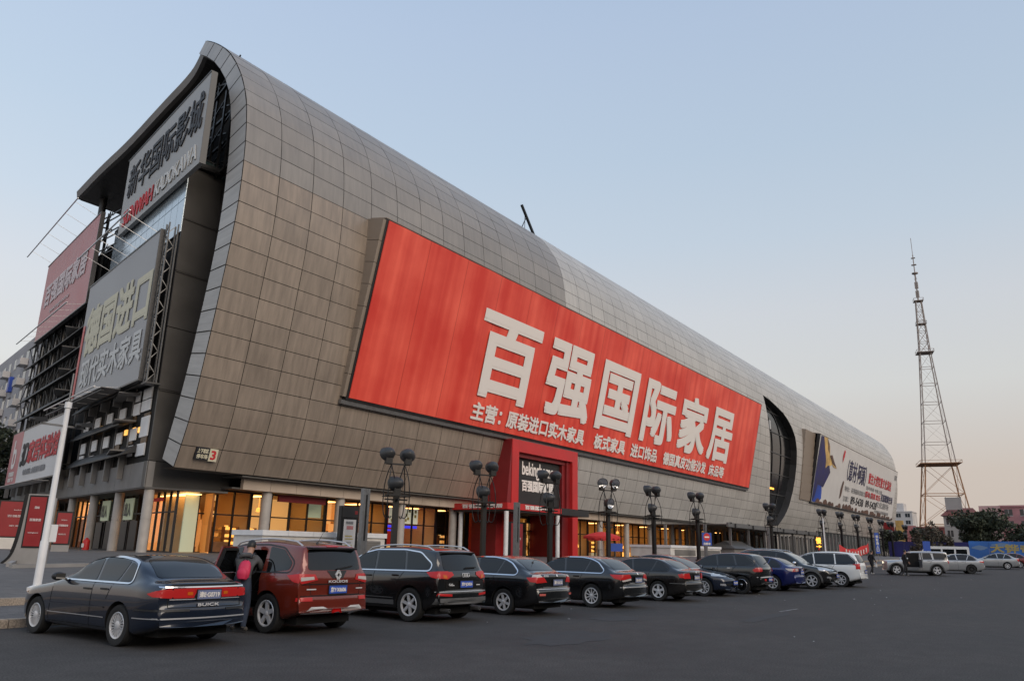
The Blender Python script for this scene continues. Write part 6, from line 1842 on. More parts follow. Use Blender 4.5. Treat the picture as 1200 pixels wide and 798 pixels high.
poster_stand(24.8, 53.0, R(-25), .8, 2.1, 'narrow red poster stand half hidden behind the grey advertising stand', z0=.4, base='concrete')
hy = LP((11.2, .25, 0))
hd = thing('fire_hydrant', 'red fire hydrant cabinet between the columns of the end front', 'hydrant', (hy.x, hy.y, .9))
b = MB(); b.lathe([(.25, .9), (.25, 1.6), (.21, 1.68), (.10, 1.74), (.10, 1.82), (0, 1.84)], 14, c=(hy.x, hy.y, 0)); b.build('body', 'red_sign', hd, smooth=True)
b = MB(); b.box((hy.x - .29, hy.y - .15, 1.1), (hy.x - .24, hy.y + .15, 1.4)); b.build('plate', 'txt_white', hd)
# low kerbs of the ramp behind the navy saloon
for (a, c, lb) in (((13.9, 33.5), (19.3, 44.5), 'pale low kerb strip on the plaza, farther of two'), ((13.6, 32.6), (18.4, 33.9), 'pale low kerb strip on the plaza, nearer of two')):
    z = plaza_z((a[1] + c[1]) / 2)
    b = MB(); b.beam((a[0], a[1], plaza_z(a[1]) + .06), (c[0], c[1], plaza_z(c[1]) + .06), .18, .16)
    tag(b.build('kerb_strip', 'concrete', origin=(a[0], a[1], z)), lb, 'kerb strip', 'low kerb strips on the plaza')

# metal light pylons with a slot
def pylon(x, y, label, h=4.15):
    z = plaza_z(y, x)
    o = thing('light_pylon', label, 'light pylon', (x, y, z), 0, 'slotted metal light pylons', world=False)
    b = MB(); b.box((-.24, -.13, 0), (-.07, .13, h)); b.box((.07, -.13, 0), (.24, .13, h)); b.box((-.06, -.13, h - .35), (.06, .13, h)); b.box((-.06, -.13, 0), (.06, .13, 1.3)); b.build('post', 'grey_metal', o)
    b = MB(); b.box((-.06, -.02, 1.3), (.06, .02, h - .35)); b.build('light_strip', 'plastic_black', o)
pylon(31.2, 32.3, 'slotted grey metal light pylon beside the directory board')
pylon(47.4, 33.2, 'slotted grey metal light pylon in front of the red portal canopy')
pylon(85.8, 34.0, 'slotted grey metal light pylon left of the no-entry sign', 3.5)
pylon(108.6, 34, 'slotted grey metal light pylon at the left end of the corridor canopy', 3.7)
# directory board
db_ = thing('directory_board', 'white directory board in a dark frame behind the copper vehicle', 'directory board', (31.45, 33.8, plaza_z(33.8)), R(-6), world=False)
b = MB(); b.box((-.62, -.14, 0), (.62, .14, 3.25)); b.build('frame', 'black_metal', db_)
b = MB(); b.box((-.58, -.16, 2.62), (.58, -.141, 3.2)); b.build('header', 'dark_metal', db_)
b = MB(); b.box((.30, -.165, 2.8), (.50, -.161, 3.0)); b.build('header_mark', 'dark_red', db_)
b = MB(); b.box((-.42, -.17, .3), (.42, -.145, 2.5)); p = b.build('panel', 'bill_white', db_)
for (x0, z0, x1, z1, mm) in ((-.22, 1.95, .24, 2.15, 'bill_pink'), (-.3, 1.55, .2, 1.62, 'txt_gold'), (-.3, 1.40, .26, 1.46, 'txt_gold'), (-.3, 1.2, .16, 1.26, 'txt_grey'), (-.3, 1.05, .24, 1.1, 'txt_gold'), (.02, .62, .3, .86, 'txt_gold'), (.02, .36, .28, .56, 'blue_sign'), (-.34, .5, -.26, .8, 'bill_pink'), (-.3, .36, -.1, .5, 'paint_yellow')):
    b = MB(); b.box((x0, -.178, z0), (x1, -.1705, z1)); b.build('panel_print', mm, p)
b = MB(frame((-.3, -.172, 2.25), (1, 0, 0), (0, 0, 1))); put_text(b, '导购图', 0, 0, .5, .14, .006); b.build('lettering', 'txt_grey', p)
poster_stand(51.3, 36.0, R(8), 2.0, 3.0, 'black-framed red poster stand in front of the portal doors', z0=.1, base='black_metal')

# white walled ramp heads with pale capping
def ramp_head(x0, x1, y, d, h, label, grilles):
    z = plaza_z(y, x0)
    o = thing('ramp_head', label, 'ramp head', (x0, y, z), 0, 'white walled ramp heads on the plaza', world=False)
    L_ = x1 - x0
    b = MB(); b.box((0.1, 0.1, 0), (L_ - .1, d - .1, h - .28)); b.build('wall', 'white_wall', o)
    b = MB()
    n = max(2, int(L_ / 1.6))
    for i in range(n): b.box((L_ * i / n + .01, 0, h - .275), (L_ * (i + 1) / n - .01, d, h))
    b.build('capping', 'white_paint', o)
    for g0, g1 in grilles:
        b = MB()
        b.box((g0, .06, .15), (g1, .099, h - .45))
        k = 0
        while .2 + k * .12 < h - .5:
            b.box((g0, .02, .2 + k * .12), (g1, .059, .25 + k * .12)); k += 1
        b.build('louvre_grille', 'fascia_grey', o)
ramp_head(26.7, 31.9, 35.2, 2.7, 1.74, 'white walled ramp head left of the directory board', [(.5, 2.2), (2.7, 4.8)])
ramp_head(32.4, 35.9, 35.0, 4.0, 1.72, 'small white walled ramp head right of the directory board', [(.5, 3.0)])
ramp_head(80.8, 96.0, 36.0, 5, 1.25, 'long white walled ramp head under the no-entry sign', [(1.2, 7.0), (8.2, 14.8)])
rm = thing('ramp_roof', 'grey pitched ramp roof behind the no-entry sign', 'roof', (112, 40, .7))
b = MB(); b.add([(108, 38.5, 2.4), (117, 38.5, 2.4), (117, 43, 2.4), (108, 43, 2.4), (110, 40.7, 3.5), (117, 40.7, 3.5)], [(0, 1, 5, 4), (2, 3, 4, 5), (0, 4, 3), (1, 2, 5), (0, 3, 2, 1)]); b.build('roof_sheet', 'grey_metal', rm)
b = MB(); b.box((108.3, 38.8, .7), (116.7, 42.7, 2.38)); b.build('wall', 'fascia_grey', rm)

# red parasol with scalloped edge
def parasol(x, y, h, r, label):
    z = plaza_z(y, x)
    o = thing('parasol', label, 'parasol', (x, y, z), 0, 'red parasols on the plaza', world=False)
    b = MB(); b.lathe([(.04, 0), (.04, h)], 8); b.lathe([(.3, 0), (.3, .08), (.05, .1)], 12); b.build('pole', 'light_metal', o, smooth=True)
    n = 32; vs = [(0, 0, h + .1)]; fs = []
    for ring, (rr, zz) in enumerate(((.35, h + .02), (.7, h - .14), (1.0, h - .34), (1.0, h - .52))):
        for k in range(n):
            a = 2 * math.pi * k / n
            sc_ = 1 - .03 * abs(math.sin(a * 4)) if ring < 3 else 1 - .02 * abs(math.sin(a * 4))
            dz = -.05 * abs(math.sin(a * 8)) if ring == 3 else 0
            vs.append((r * rr * sc_ * math.cos(a), r * rr * sc_ * math.sin(a), zz + dz))
    for k in range(n): fs.append((0, 1 + k, 1 + (k + 1) % n))
    for ring in range(3):
        for k in range(n): fs.append((1 + ring * n + k, 1 + ring * n + (k + 1) % n, 1 + (ring + 1) * n + (k + 1) % n, 1 + (ring + 1) * n + k))
    b = MB(); b.add(vs, fs); b.build('canopy', 'cloth_red', o, smooth=True, recalc=False)
parasol(64.6, 35.6, 2.25, 1.75, 'red scalloped parasol in front of the lit shops right of the portal')
parasol(68.6, 37.6, 2.15, 1.6, 'red scalloped parasol just behind the nearer one')
# round table top and seats by the parasol
for (x, y, lb) in ((62.2, 34.6, 'small dark cafe table nearest the red parasols'), (66.0, 35.6, 'small dark cafe table under the farther red parasol')):
    z = plaza_z(y, x); b = MB(); b.lathe([(.25, 0), (.25, .03), (.03, .05), (.03, .72), (.4, .73), (.4, .76), (0, .76)], 14, c=(x, y, z))
    tag(b.build('cafe_table', 'black_metal', smooth=True, origin=(x, y, z)), lb, 'table', 'cafe tables')

# signs
def road_sign(name, label, x, y, zc, wd, ht, col):
    z = plaza_z(y, x)
    o = thing(name, label, 'sign', (x, y, z), R(-35), world=False)
    b = MB(); b.lathe([(.035, 0), (.035, zc - z + ht / 2)], 8); b.build('post', 'grey_metal', o, smooth=True)
    b = MB(); b.box((-wd / 2, -.06, zc - z - ht / 2), (wd / 2, -.036, zc - z + ht / 2)); p = b.build('plate', col, o)
    return o, p, zc - z
o, p, zc = road_sign('road_sign', 'blue square road sign with a red no-entry disc', 68.4, 27.0, 2.88, 1.0, 1.1, 'blue_sign')
b = MB(); b.lathe([(.34, -.065), (.34, -.0601)], 28, 'Y', (0, 0, zc + .18)); d = b.build('disc', 'red_sign', p)
b = MB(); b.box((-.23, -.07, zc + .12), (.23, -.0655, zc + .24)); b.build('bar', 'txt_white', p)
b = MB(frame((-.36, -.0605, zc - .5), (1, 0, 0), (0, 0, 1))); put_text(b, '出租车', 0, 0, .72, .2, .008); b.build('lettering', 'txt_white', p)
o, p, zc = road_sign('blue_sign', 'small blue sign under the red parasol', 64.5, 34.2, 2.0, 1.5, .7, 'blue_sign')
o, p, zc = road_sign('blue_sign', 'tall narrow blue sign beyond the red cloth banner', 99.0, 18.6, 3.2, .6, 2.3, 'blue_sign')
b = MB(frame((-.18, -.062, zc - .95), (1, 0, 0), (0, 0, 1)))
for k, ch in enumerate('停车场入口'): put_text(b, ch, .0, 1.5 - k * .37, .34, .32, .012)
b.build('lettering', 'txt_lgrey', p)
o, p, zc = road_sign('blue_sign', 'small square blue sign over the boxy silver off-road vehicle', 74.5, 10.2, 2.6, .8, .8, 'blue_sign')
# orange dot-matrix signal
sg = thing('signal_panel', 'dark signal panel with glowing amber symbols on a post', 'signal', (97.0, 24.6, plaza_z(24.6, 97)), R(-50), world=False)
b = MB(); b.box((-.08, -.08, 0), (.08, .08, 1.4)); b.build('post', 'black_metal', sg)
b = MB(); b.box((-.4, -.1, 1.0), (.4, .1, 2.6)); b.build('panel', 'black_metal', sg)
b = MB(frame((-.3, -.105, 1.2), (1, 0, 0), (0, 0, 1))); put_text(b, '慢', 0, .55, .6, .7, .02); put_text(b, '→', 0, .1, .6, .25, .02); b.build('symbol', 'lamp_amber', sg)
b = MB(); b.lathe([(.12, -.13), (.12, -.1)], 12, 'Y', (0, 0, 1.12)); b.build('red_lamp', 'tail_red', sg)
wp2 = MB(); wp2.tube([(93.5, 23.0, .35), (93.5, 23.0, 5.8)], .10, 10, .07); tag(wp2.build('white_pole', 'white_paint', smooth=True, origin=(93.5, 23, .35)), 'thin white pole in front of the railing fence', 'pole')
# red cloth banner strung between posts
bn = thing('cloth_banner', 'red cloth banner with white lettering strung behind the white people carrier', 'banner', (83, 19, .9))
A_, B_ = Vector((82.5, 19.0, 2.8)), Vector((96.5, 19.0, 3.2))
b = MB(); vs, fs = [], []
for i in range(25):
    u = i / 24; p = A_.lerp(B_, u); sag = -.7 * math.sin(math.pi * u) * (1 - .3 * u) + .07 * math.sin(u * 19)
    off = .12 * math.sin(u * 13)
    vs += [(p.x, p.y + off, p.z + sag), (p.x, p.y + off * .6, p.z + sag - .92)]
for i in range(24): fs.append((2 * i, 2 * i + 2, 2 * i + 3, 2 * i + 1))
b.add(vs, fs); b.build('cloth', 'cloth_red', bn, smooth=True, recalc=False)
b = MB()
for k, ch in enumerate('热烈庆祝百强家居'):
    u = .14 + k * .095; p = A_.lerp(B_, u); sag = -.7 * math.sin(math.pi * u) * (1 - .3 * u)
    b.xf = frame((p.x, p.y - .16, p.z + sag - .68), (B_ - A_), (0, 0, 1)); put_text(b, ch, 0, 0, .55, .45, .02)
b.build('lettering', 'txt_white', bn)
for p in (A_, B_):
    b = MB(); b.tube([(p.x, p.y, .15), (p.x, p.y, p.z + .2)], .04, 8); b.build('post', 'grey_metal', bn)

# ================================================================ PEOPLE
def skin_body(name, joints, edges, mats_by, parent=None, sub=2):
    """one continuous skinned figure: joints {name: ((x,y,z), rx, ry)}; material by the nearest bone"""
    names = list(joints); idx = {n: i for i, n in enumerate(names)}
    me = bpy.data.meshes.new(name)
    me.from_pydata([joints[n][0] for n in names], [(idx[a], idx[b]) for a, b, _ in edges], [])
    o = bpy.data.objects.new(name, me); COL.objects.link(o)
    md = o.modifiers.new('s', 'SKIN'); md.use_smooth_shade = True
    for i, n in enumerate(names):
        v = me.skin_vertices[0].data[i]; v.radius = (joints[n][1], joints[n][2]); v.use_root = (n == 'pelvis')
    sb_ = o.modifiers.new('d', 'SUBSURF'); sb_.levels = sb_.render_levels = sub
    dg = bpy.context.evaluated_depsgraph_get()
    m2 = bpy.data.meshes.new_from_object(o.evaluated_get(dg))
    bpy.data.objects.remove(o); bpy.data.meshes.remove(me)
    mlist = []
    for _, _, mm in edges:
        if mm not in mlist: mlist.append(mm)
    for mm in mlist: m2.materials.append(MATS[mm])
    segs = [(Vector(joints[a][0]), Vector(joints[b][0]), mlist.index(mm)) for a, b, mm in edges]
    for p in m2.polygons:
        c = p.center; best = None
        for a, b, k in segs:
            ab = b - a; t_ = max(0, min(1, (c - a).dot(ab) / max(ab.length_squared, 1e-9))); d = (c - (a + ab * t_)).length
            if best is None or d < best[0]: best = (d, k)
        p.material_index = best[1]; p.use_smooth = True
    o = bpy.data.objects.new(name, m2); COL.objects.link(o)
    if parent: o.parent = parent
    return o
mat('skin', (.42, .24, .17), .55)
mat('hair', (.012, .010, .009), .5)
mat('jacket_grey', (.085, .085, .088), .85, noise=.2, nscale=9, bump=.3, bscale=14)
mat('jacket_black', (.012, .012, .013), .8, bump=.3, bscale=14)
mat('denim', (.030, .042, .070), .85, noise=.25, nscale=10, bump=.2, bscale=18)
mat('trousers_black', (.012, .012, .014), .85)
mat('shoe_grey', (.16, .15, .14), .7)
mat('shoe_white', (.5, .5, .5), .6)
mat('bag_pink', (.62, .030, .090), .6, noise=.12, nscale=6, bump=.3, bscale=9)
mat('bag_white', (.6, .6, .6), .6)
def hand(J, E, side, wrist, fwd, mm='skin'):
    """palm, four fingers of unequal length and a thumb leaving the palm's side"""
    w_, f = Vector(wrist), Vector(fwd).normalized()
    up = Vector((0, 0, 1)) if abs(f.z) < .8 else Vector((1, 0, 0))
    sd = f.cross(up).normalized(); nr = sd.cross(f).normalized()
    pal = w_ + f * .06
    J[side + 'palm'] = (pal, .034, .020); E.append((side + 'wrist', side + 'palm', mm))
    for k, (off, ln) in enumerate(((-.030, .066), (-.010, .076), (.010, .070), (.029, .054))):
        a = pal + f * .035 + sd * off; b = a + f * ln * .55 - nr * .010; c = b + f * ln * .38 - nr * .030
        J[f'{side}f{k}a'] = (a, .0095, .0095); J[f'{side}f{k}b'] = (b, .0085, .0085); J[f'{side}f{k}c'] = (c, .007, .007)
        E += [(side + 'palm', f'{side}f{k}a', mm), (f'{side}f{k}a', f'{side}f{k}b', mm), (f'{side}f{k}b', f'{side}f{k}c', mm)]
    a = pal - f * .02 + sd * .036 * (1 if side == 'l' else -1); b = a + f * .035 + sd * .016 * (1 if side == 'l' else -1) - nr * .012
    J[side + 'ta'] = (a, .011, .011); J[side + 'tb'] = (b, .009, .009)
    E += [(side + 'palm', side + 'ta', mm), (side + 'ta', side + 'tb', mm)]
def head(parent, c, face, hair_len=.0, r=.095):
    """hair cap, ears, eyes, nose and mouth on the head at c, looking along face"""
    c, f = Vector(c), Vector(face).normalized()
    sd = f.cross(Vector((0, 0, 1))).normalized(); up = sd.cross(f)
    M = Matrix(((sd.x, f.x, up.x, c.x), (sd.y, f.y, up.y, c.y), (sd.z, f.z, up.z, c.z), (0, 0, 0, 1)))
    b = MB(lambda p: M @ Vector(p))
    n, k = 16, 8
    prof = []
    for i in range(k + 1):
        a = math.pi * .60 * i / k
        prof.append((math.sin(a) * .088, math.cos(a) * .118))
    vs, fs = [], []
    for (rr, h) in prof:
        for j in range(n):
            an = 2 * math.pi * j / n
            y = rr * math.sin(an) * 1.14 - .012
            z = h + .012
            if y > .045 and z < .06: y = .045
            vs.append((rr * math.cos(an), y, z))
    for i in range(k):
        for j in range(n): fs.append((i * n + j, i * n + (j + 1) % n, (i + 1) * n + (j + 1) % n, (i + 1) * n + j))
    b.add(vs, fs); b.build('hair', 'hair', parent, smooth=True)
    b = MB(lambda p: M @ Vector(p))
    for s_ in (-1, 1): b.cbox((s_ * .079, -.005, .0), (.016, .035, .06))
    b.add([(-.013, .088, -.02), (.013, .088, -.02), (0, .112, -.022), (0, .088, .03)], [(0, 1, 2), (0, 2, 3), (1, 3, 2), (0, 3, 1)])
    b.build('ears_and_nose', 'skin', parent)
    b = MB(lambda p: M @ Vector(p))
    for s_ in (-1, 1): b.cbox((s_ * .032, .086, .012), (.026, .008, .010))
    b.cbox((0, .085, -.052), (.045, .008, .008)); b.build('eyes_and_mouth', 'hair', parent)
# man leaning into the copper vehicle: world frame, feet at (9.35, 13.45), leaning towards +x / +y
fx, fy = 9.60, 13.10
def W_(a, l, z):         # a = ahead (into the car), l = to his left, z up
    d = Vector((.80, .60, 0)); s_ = Vector((-.60, .80, 0))
    return Vector((fx, fy, z)) + d * a + s_ * l
J = {'pelvis': (W_(-.06, 0, .90), .135, .115), 'spine': (W_(.0, 0, 1.06), .135, .105), 'chest': (W_(.12, 0, 1.24), .165, .125), 'neckb': (W_(.22, 0, 1.38), .085, .075), 'neck': (W_(.27, 0, 1.43), .055, .055), 'headb': (W_(.31, 0, 1.49), .072, .082), 'headt': (W_(.34, 0, 1.60), .078, .092),
     'lsh': (W_(.17, .19, 1.33), .075, .075), 'lel': (W_(.40, .26, 1.15), .055, .055), 'lwrist': (W_(.62, .20, 1.14), .036, .034), 'rsh': (W_(.17, -.19, 1.33), .075, .075), 'rel': (W_(.34, -.28, 1.09), .055, .055), 'rwrist': (W_(.58, -.22, 1.06), .036, .034),
     'lhip': (W_(-.04, .10, .84), .105, .105), 'lkn': (W_(.06, .12, .47), .068, .070), 'lan': (W_(-.02, .12, .10), .048, .052), 'ltoe': (W_(.14, .14, .045), .042, .036), 'rhip': (W_(-.06, -.10, .84), .105, .105), 'rkn': (W_(-.02, -.13, .47), .068, .070), 'ran': (W_(-.14, -.13, .10), .048, .052), 'rtoe': (W_(.02, -.16, .045), .042, .036)}
E_ = [('pelvis', 'spine', 'jacket_grey'), ('spine', 'chest', 'jacket_grey'), ('chest', 'neckb', 'jacket_grey'), ('neckb', 'neck', 'skin'), ('neck', 'headb', 'skin'), ('headb', 'headt', 'skin'), ('chest', 'lsh', 'jacket_grey'), ('lsh', 'lel', 'jacket_grey'), ('lel', 'lwrist', 'jacket_grey'), ('chest', 'rsh', 'jacket_grey'), ('rsh', 'rel', 'jacket_grey'), ('rel', 'rwrist', 'jacket_grey'),
      ('pelvis', 'lhip', 'denim'), ('lhip', 'lkn', 'denim'), ('lkn', 'lan', 'denim'), ('lan', 'ltoe', 'shoe_grey'), ('pelvis', 'rhip', 'denim'), ('rhip', 'rkn', 'denim'), ('rkn', 'ran', 'denim'), ('ran', 'rtoe', 'shoe_grey')]
hand(J, E_, 'l', J['lwrist'][0], (.8, .6, -.1)); hand(J, E_, 'r', J['rwrist'][0], (.8, .6, -.1))
man = skin_body('person', J, E_, None)
tag(man, 'person in a grey jacket and jeans leaning into the open door of the copper vehicle', 'person')
head(man, W_(.335, 0, 1.555), (.80, .60, -.25))
b = MB(); p0, p1 = W_(.14, 0, 1.42), W_(.20, 0, 1.34)
b.tube([W_(.10, .12, 1.36), W_(.06, .06, 1.40), W_(.06, -.06, 1.40), W_(.10, -.12, 1.36)], .045, 10); b.build('hood', 'jacket_grey', man, smooth=True)
# pink rucksack worn low on his right side
bp = thing('rucksack', 'bright pink rucksack slung on the back of the person in grey', 'rucksack', W_(-.12, -.02, 1.0))
b = MB(); M = Matrix.Rotation(R(36), 3, 'Z')
bc = W_(-.15, -.05, 1.13)
prof = [(0, -.25), (.10, -.24), (.155, -.18), (.17, -.05), (.165, .08), (.13, .18), (.07, .23), (0, .24)]
vs, fs = [], []; n = 18
for r_, h in prof:
    for k in range(n):
        a = 2 * math.pi * k / n
        v = M @ Vector((.62 * r_ * math.cos(a), r_ * math.sin(a), 0))
        v = v * .70; h_ = h * .74
        vs.append((bc.x + v.x + h_ * .28 * .8, bc.y + v.y + h_ * .28 * .6, bc.z + h_))
for i in range(len(prof) - 1):
    for k in range(n): fs.append((i * n + k, i * n + (k + 1) % n, (i + 1) * n + (k + 1) % n, (i + 1) * n + k))
b.add(vs, fs); bg_ = b.build('bag', 'bag_pink', bp, smooth=True)
b = MB(); pk_ = W_(-.265, -.05, 1.06)
prof2 = [(0, -.10), (.075, -.09), (.10, -.03), (.095, .05), (.05, .09), (0, .095)]
vs, fs = [], []
for r_, h in prof2:
    for k in range(n):
        a = 2 * math.pi * k / n; v = M @ Vector((.45 * r_ * math.cos(a), r_ * math.sin(a), 0)); vs.append((pk_.x + v.x, pk_.y + v.y, pk_.z + h))
for i in range(len(prof2) - 1):
    for k in range(n): fs.append((i * n + k, i * n + (k + 1) % n, (i + 1) * n + (k + 1) % n, (i + 1) * n + k))
b.add(vs, fs); b.build('pocket', 'bag_pink', bg_, smooth=True)
b = MB(); b.tube([W_(-.14, -.01, 1.30), W_(-.17, -.05, 1.35), W_(-.14, -.09, 1.30)], .009, 6); b.build('handle', 'plastic_black', bg_, smooth=True)
b = MB()
for l in (.13, -.13):
    b.tube(chaikin([W_(-.10, l, 1.35), W_(.10, l * 1.25, 1.47), W_(.27, l * 1.2, 1.30), W_(.20, l * 1.3, 1.08), W_(-.06, l, 1.02)], 2), .011, 6)
b.build('strap', 'plastic_black', bp, smooth=True)
# walker in black, seen from the side far down the road
def walker(name_label, x, y, heading, coat, legs, shoe, sc=1.0):
    d = Vector((math.cos(heading), math.sin(heading), 0)); s_ = Vector((-d.y, d.x, 0))
    def Q(a, l, z): return Vector((x, y, ramp(x))) + (d * a + s_ * l) * sc + Vector((0, 0, z * sc))
    J = {'pelvis': (Q(0, 0, .93), .13, .11), 'spine': (Q(.01, 0, 1.1), .135, .105), 'chest': (Q(.03, 0, 1.28), .16, .12), 'neckb': (Q(.05, 0, 1.43), .08, .07), 'neck': (Q(.07, 0, 1.49), .052, .052), 'headb': (Q(.09, 0, 1.55), .07, .08), 'headt': (Q(.09, 0, 1.65), .076, .088),
         'lsh': (Q(.03, .18, 1.38), .07, .07), 'lel': (Q(-.05, .25, 1.12), .052, .052), 'lwrist': (Q(.08, .25, .90), .036, .034), 'rsh': (Q(.03, -.18, 1.38), .07, .07), 'rel': (Q(.02, -.25, 1.12), .052, .052), 'rwrist': (Q(.18, -.22, .94), .036, .034),
         'lhip': (Q(0, .09, .87), .10, .10), 'lkn': (Q(.14, .10, .49), .066, .068), 'lan': (Q(.10, .10, .10), .046, .05), 'ltoe': (Q(.26, .11, .05), .04, .035), 'rhip': (Q(0, -.09, .87), .10, .10), 'rkn': (Q(-.04, -.10, .48), .066, .068), 'ran': (Q(-.26, -.10, .14), .046, .05), 'rtoe': (Q(-.13, -.11, .05), .04, .035)}
    E = [('pelvis', 'spine', coat), ('spine', 'chest', coat), ('chest', 'neckb', coat), ('neckb', 'neck', 'skin'), ('neck', 'headb', 'skin'), ('headb', 'headt', 'skin')]
    for q in 'lr': E += [('chest', q + 'sh', coat), (q + 'sh', q + 'el', coat), (q + 'el', q + 'wrist', coat), ('pelvis', q + 'hip', legs), (q + 'hip', q + 'kn', legs), (q + 'kn', q + 'an', legs), (q + 'an', q + 'toe', shoe)]
    hand(J, E, 'l', J['lwrist'][0], d * .3 - Vector((0, 0, 1))); hand(J, E, 'r', J['rwrist'][0], d * .5 - Vector((0, 0, 1)))
    p = skin_body('person', J, E, None)
    tag(p, name_label, 'person')
    head(p, Q(.095, 0, 1.61), d)
    return p
walker('person in black with white shoes walking along the road with a white bag', 60.8, 11.9, R(-35), 'jacket_black', 'trousers_black', 'shoe_white', .96)
b = MB(); b.prism(rounded([(-.15, 0), (.15, 0), (.13, .32), (-.13, .32)], .05), -.05, .05, 'XZ'); bo = b.build('carrier_bag', 'bag_white', origin=(0, 0, 0)); bo.location = (61.0, 11.66, .50 + ramp(61)); tag(bo, 'white carrier bag in the hand of the person in black', 'bag')
walker('person in dark clothes standing by the bonnet of the boxy silver off-road vehicle', 59.7, 9.6, R(-60), 'jacket_black', 'trousers_black', 'shoe_grey')

# ================================================================ BACKGROUND
# television tower
tw = thing('television_tower', 'tall tapering lattice television tower, rusty below and grey above', 'tower', (450, 51.5, 0))
def lev(z):
    return interp([(0, 13.0), (20, 10.3), (48, 6.9), (75, 4.6), (107, 2.5), (136, 1.35), (150, 1.0)], z)
TH = R(14.5)
def corner(z, k):
    a = lev(z); ang = TH + k * math.pi / 2
    cx, cy = a * (math.cos(ang) - math.sin(ang)), a * (math.sin(ang) + math.cos(ang))
    return Vector((450 + cx, 51.5 + cy, z))
def tower_part(nm, mm, levels, rl, rb, xb):
    b = MB()
    for k in range(4):
        for z0, z1 in zip(levels, levels[1:]): b.beam(corner(z0, k), corner(z1, k), rl)
    for z in levels:
        for k in range(4): b.beam(corner(z, k), corner(z, k + 1), rb)
    if xb:
        for z0, z1 in zip(levels, levels[1:]):
            for k in range(4):
                b.beam(corner(z0, k), corner(z1, k + 1), xb); b.beam(corner(z0, k + 1), corner(z1, k), xb)
    b.build(nm, mm, tw)
tower_part('lower_frame', 'rust', [0, 18, 33, 48], .60, .34, .16)
tower_part('middle_frame', 'tower_grey', [48, 59, 70, 80, 90, 99, 107], .48, .24, .07)
tower_part('upper_frame', 'tower_grey', [107, 113, 119, 125, 130.5, 136], .42, .22, .16)
def deck(z, r, mm):
    b = MB(); c = [corner(z, k) for k in range(4)]; ctr = sum(c, Vector()) / 4
    pts = [ctr + (p - ctr) * r for p in c]
    b.add([p for p in pts] + [p + Vector((0, 0, .3)) for p in pts], [(0, 1, 2, 3), (7, 6, 5, 4), (0, 4, 5, 1), (1, 5, 6, 2), (2, 6, 7, 3), (3, 7, 4, 0)])
    for k in range(4): b.beam(pts[k] + Vector((0, 0, 1.5)), pts[(k + 1) % 4] + Vector((0, 0, 1.5)), .15); b.beam(pts[k], pts[k] + Vector((0, 0, 1.55)), .15)
    b.build('platform', mm, tw)
deck(48, 1.35, 'rust'); deck(107, 1.6, 'tower_grey'); deck(136, 1.7, 'tower_grey'); deck(123, 1.3, 'tower_grey')
b = MB(); b.beam((450, 51.5, 136), (450, 51.5, 152), .7); b.lathe([(1.6, 152), (1.6, 152.5)], 10, c=(450, 51.5, 0))
for z in (138.5, 143.5):
    for k in range(4): b.box((449.4 + .9 * (k % 2), 50.7 + 1.2 * (k // 2), z), (449.75 + .9 * (k % 2), 51.1 + 1.2 * (k // 2), z + 3.6))
for k in range(6): b.beam((449.6, 50.9, 136 + k * 2.6), (450.4, 52.1, 138.6 + k * 2.6), .14); b.beam((450.4, 50.9, 136 + k * 2.6), (449.6, 52.1, 138.6 + k * 2.6), .14)
b.beam((450, 51.5, 152), (450, 51.5, 163), .45); b.beam((450, 51.5, 163), (450, 51.5, 173), .25); b.box((449.2, 50.3, 157), (450.8, 52.7, 157.3)); b.box((449.4, 50.5, 161), (450.6, 52.5, 161.3)); b.build('aerial', 'tower_grey', tw)

# buildings
mat('render_pink', (.42, .20, .21), .8, noise=.12, nscale=.3)
mat('render_pinkpale', (.50, .32, .31), .8, noise=.1, nscale=.3)
mat('render_grey', (.36, .34, .33), .8, noise=.12, nscale=.3)
mat('render_white', (.52, .50, .49), .8, noise=.12, nscale=.25)
mat('brick_red', (.26, .085, .075), .85, noise=.2, nscale=.4)
mat('apart_grey', (.34, .33, .34), .8, noise=.15, nscale=.2)
mat('roof_red', (.16, .05, .04), .8, noise=.2, nscale=.5)
mat('window_glass', (.035, .04, .045), .12, 0, .5)
def block(name, label, x, y0, y1, h, depth, wallm, floors, cols, roofm=None, winm='window_glass', face=-1, z0=0.3, group='buildings beyond the car park', winw=.52):
    """far building whose windowed front looks along -X (towards the camera)"""
    o = thing(name, label, 'building', (x, (y0 + y1) / 2, 0), 0, group)
    b = MB(); b.box((x, y0, 0), (x + depth, y1, h)); b.build('wall', wallm, o)
    if roofm:
        b = MB(); b.add([(x - .6, y0 - .6, h), (x + depth + .6, y0 - .6, h), (x + depth + .6, y1 + .6, h), (x - .6, y1 + .6, h), (x + depth / 2, y0 + 1, h + 2.2), (x + depth / 2, y1 - 1, h + 2.2)], [(0, 1, 4), (1, 2, 5, 4), (2, 3, 5), (3, 0, 4, 5), (0, 3, 2, 1)]); b.build('roof', roofm, o)
    else:
        b = MB(); b.box((x - .25, y0 - .25, h), (x + depth, y1 + .25, h + .5)); b.build('parapet', wallm, o)
    fh = h / floors; cw = (y1 - y0) / cols
    for f in range(floors):
        for c in range(cols):
            yc, zc = y0 + (c + .5) * cw, f * fh + fh * .55
            b = MB(); b.box((x - .03, yc - cw * winw / 2, zc - fh * .27), (x + .02, yc + cw * winw / 2, zc + fh * .27)); w_ = b.build('window', winm, o)
            b = MB(); b.box((x - .12, yc - cw * winw / 2 - .1, zc - fh * .27 - .14), (x - .031, yc + cw * winw / 2 + .1, zc - fh * .27)); b.box((x - .06, yc - .05, zc - fh * .27), (x - .031, yc + .05, zc + fh * .27)); b.build('frame', 'render_white', w_)
    return o
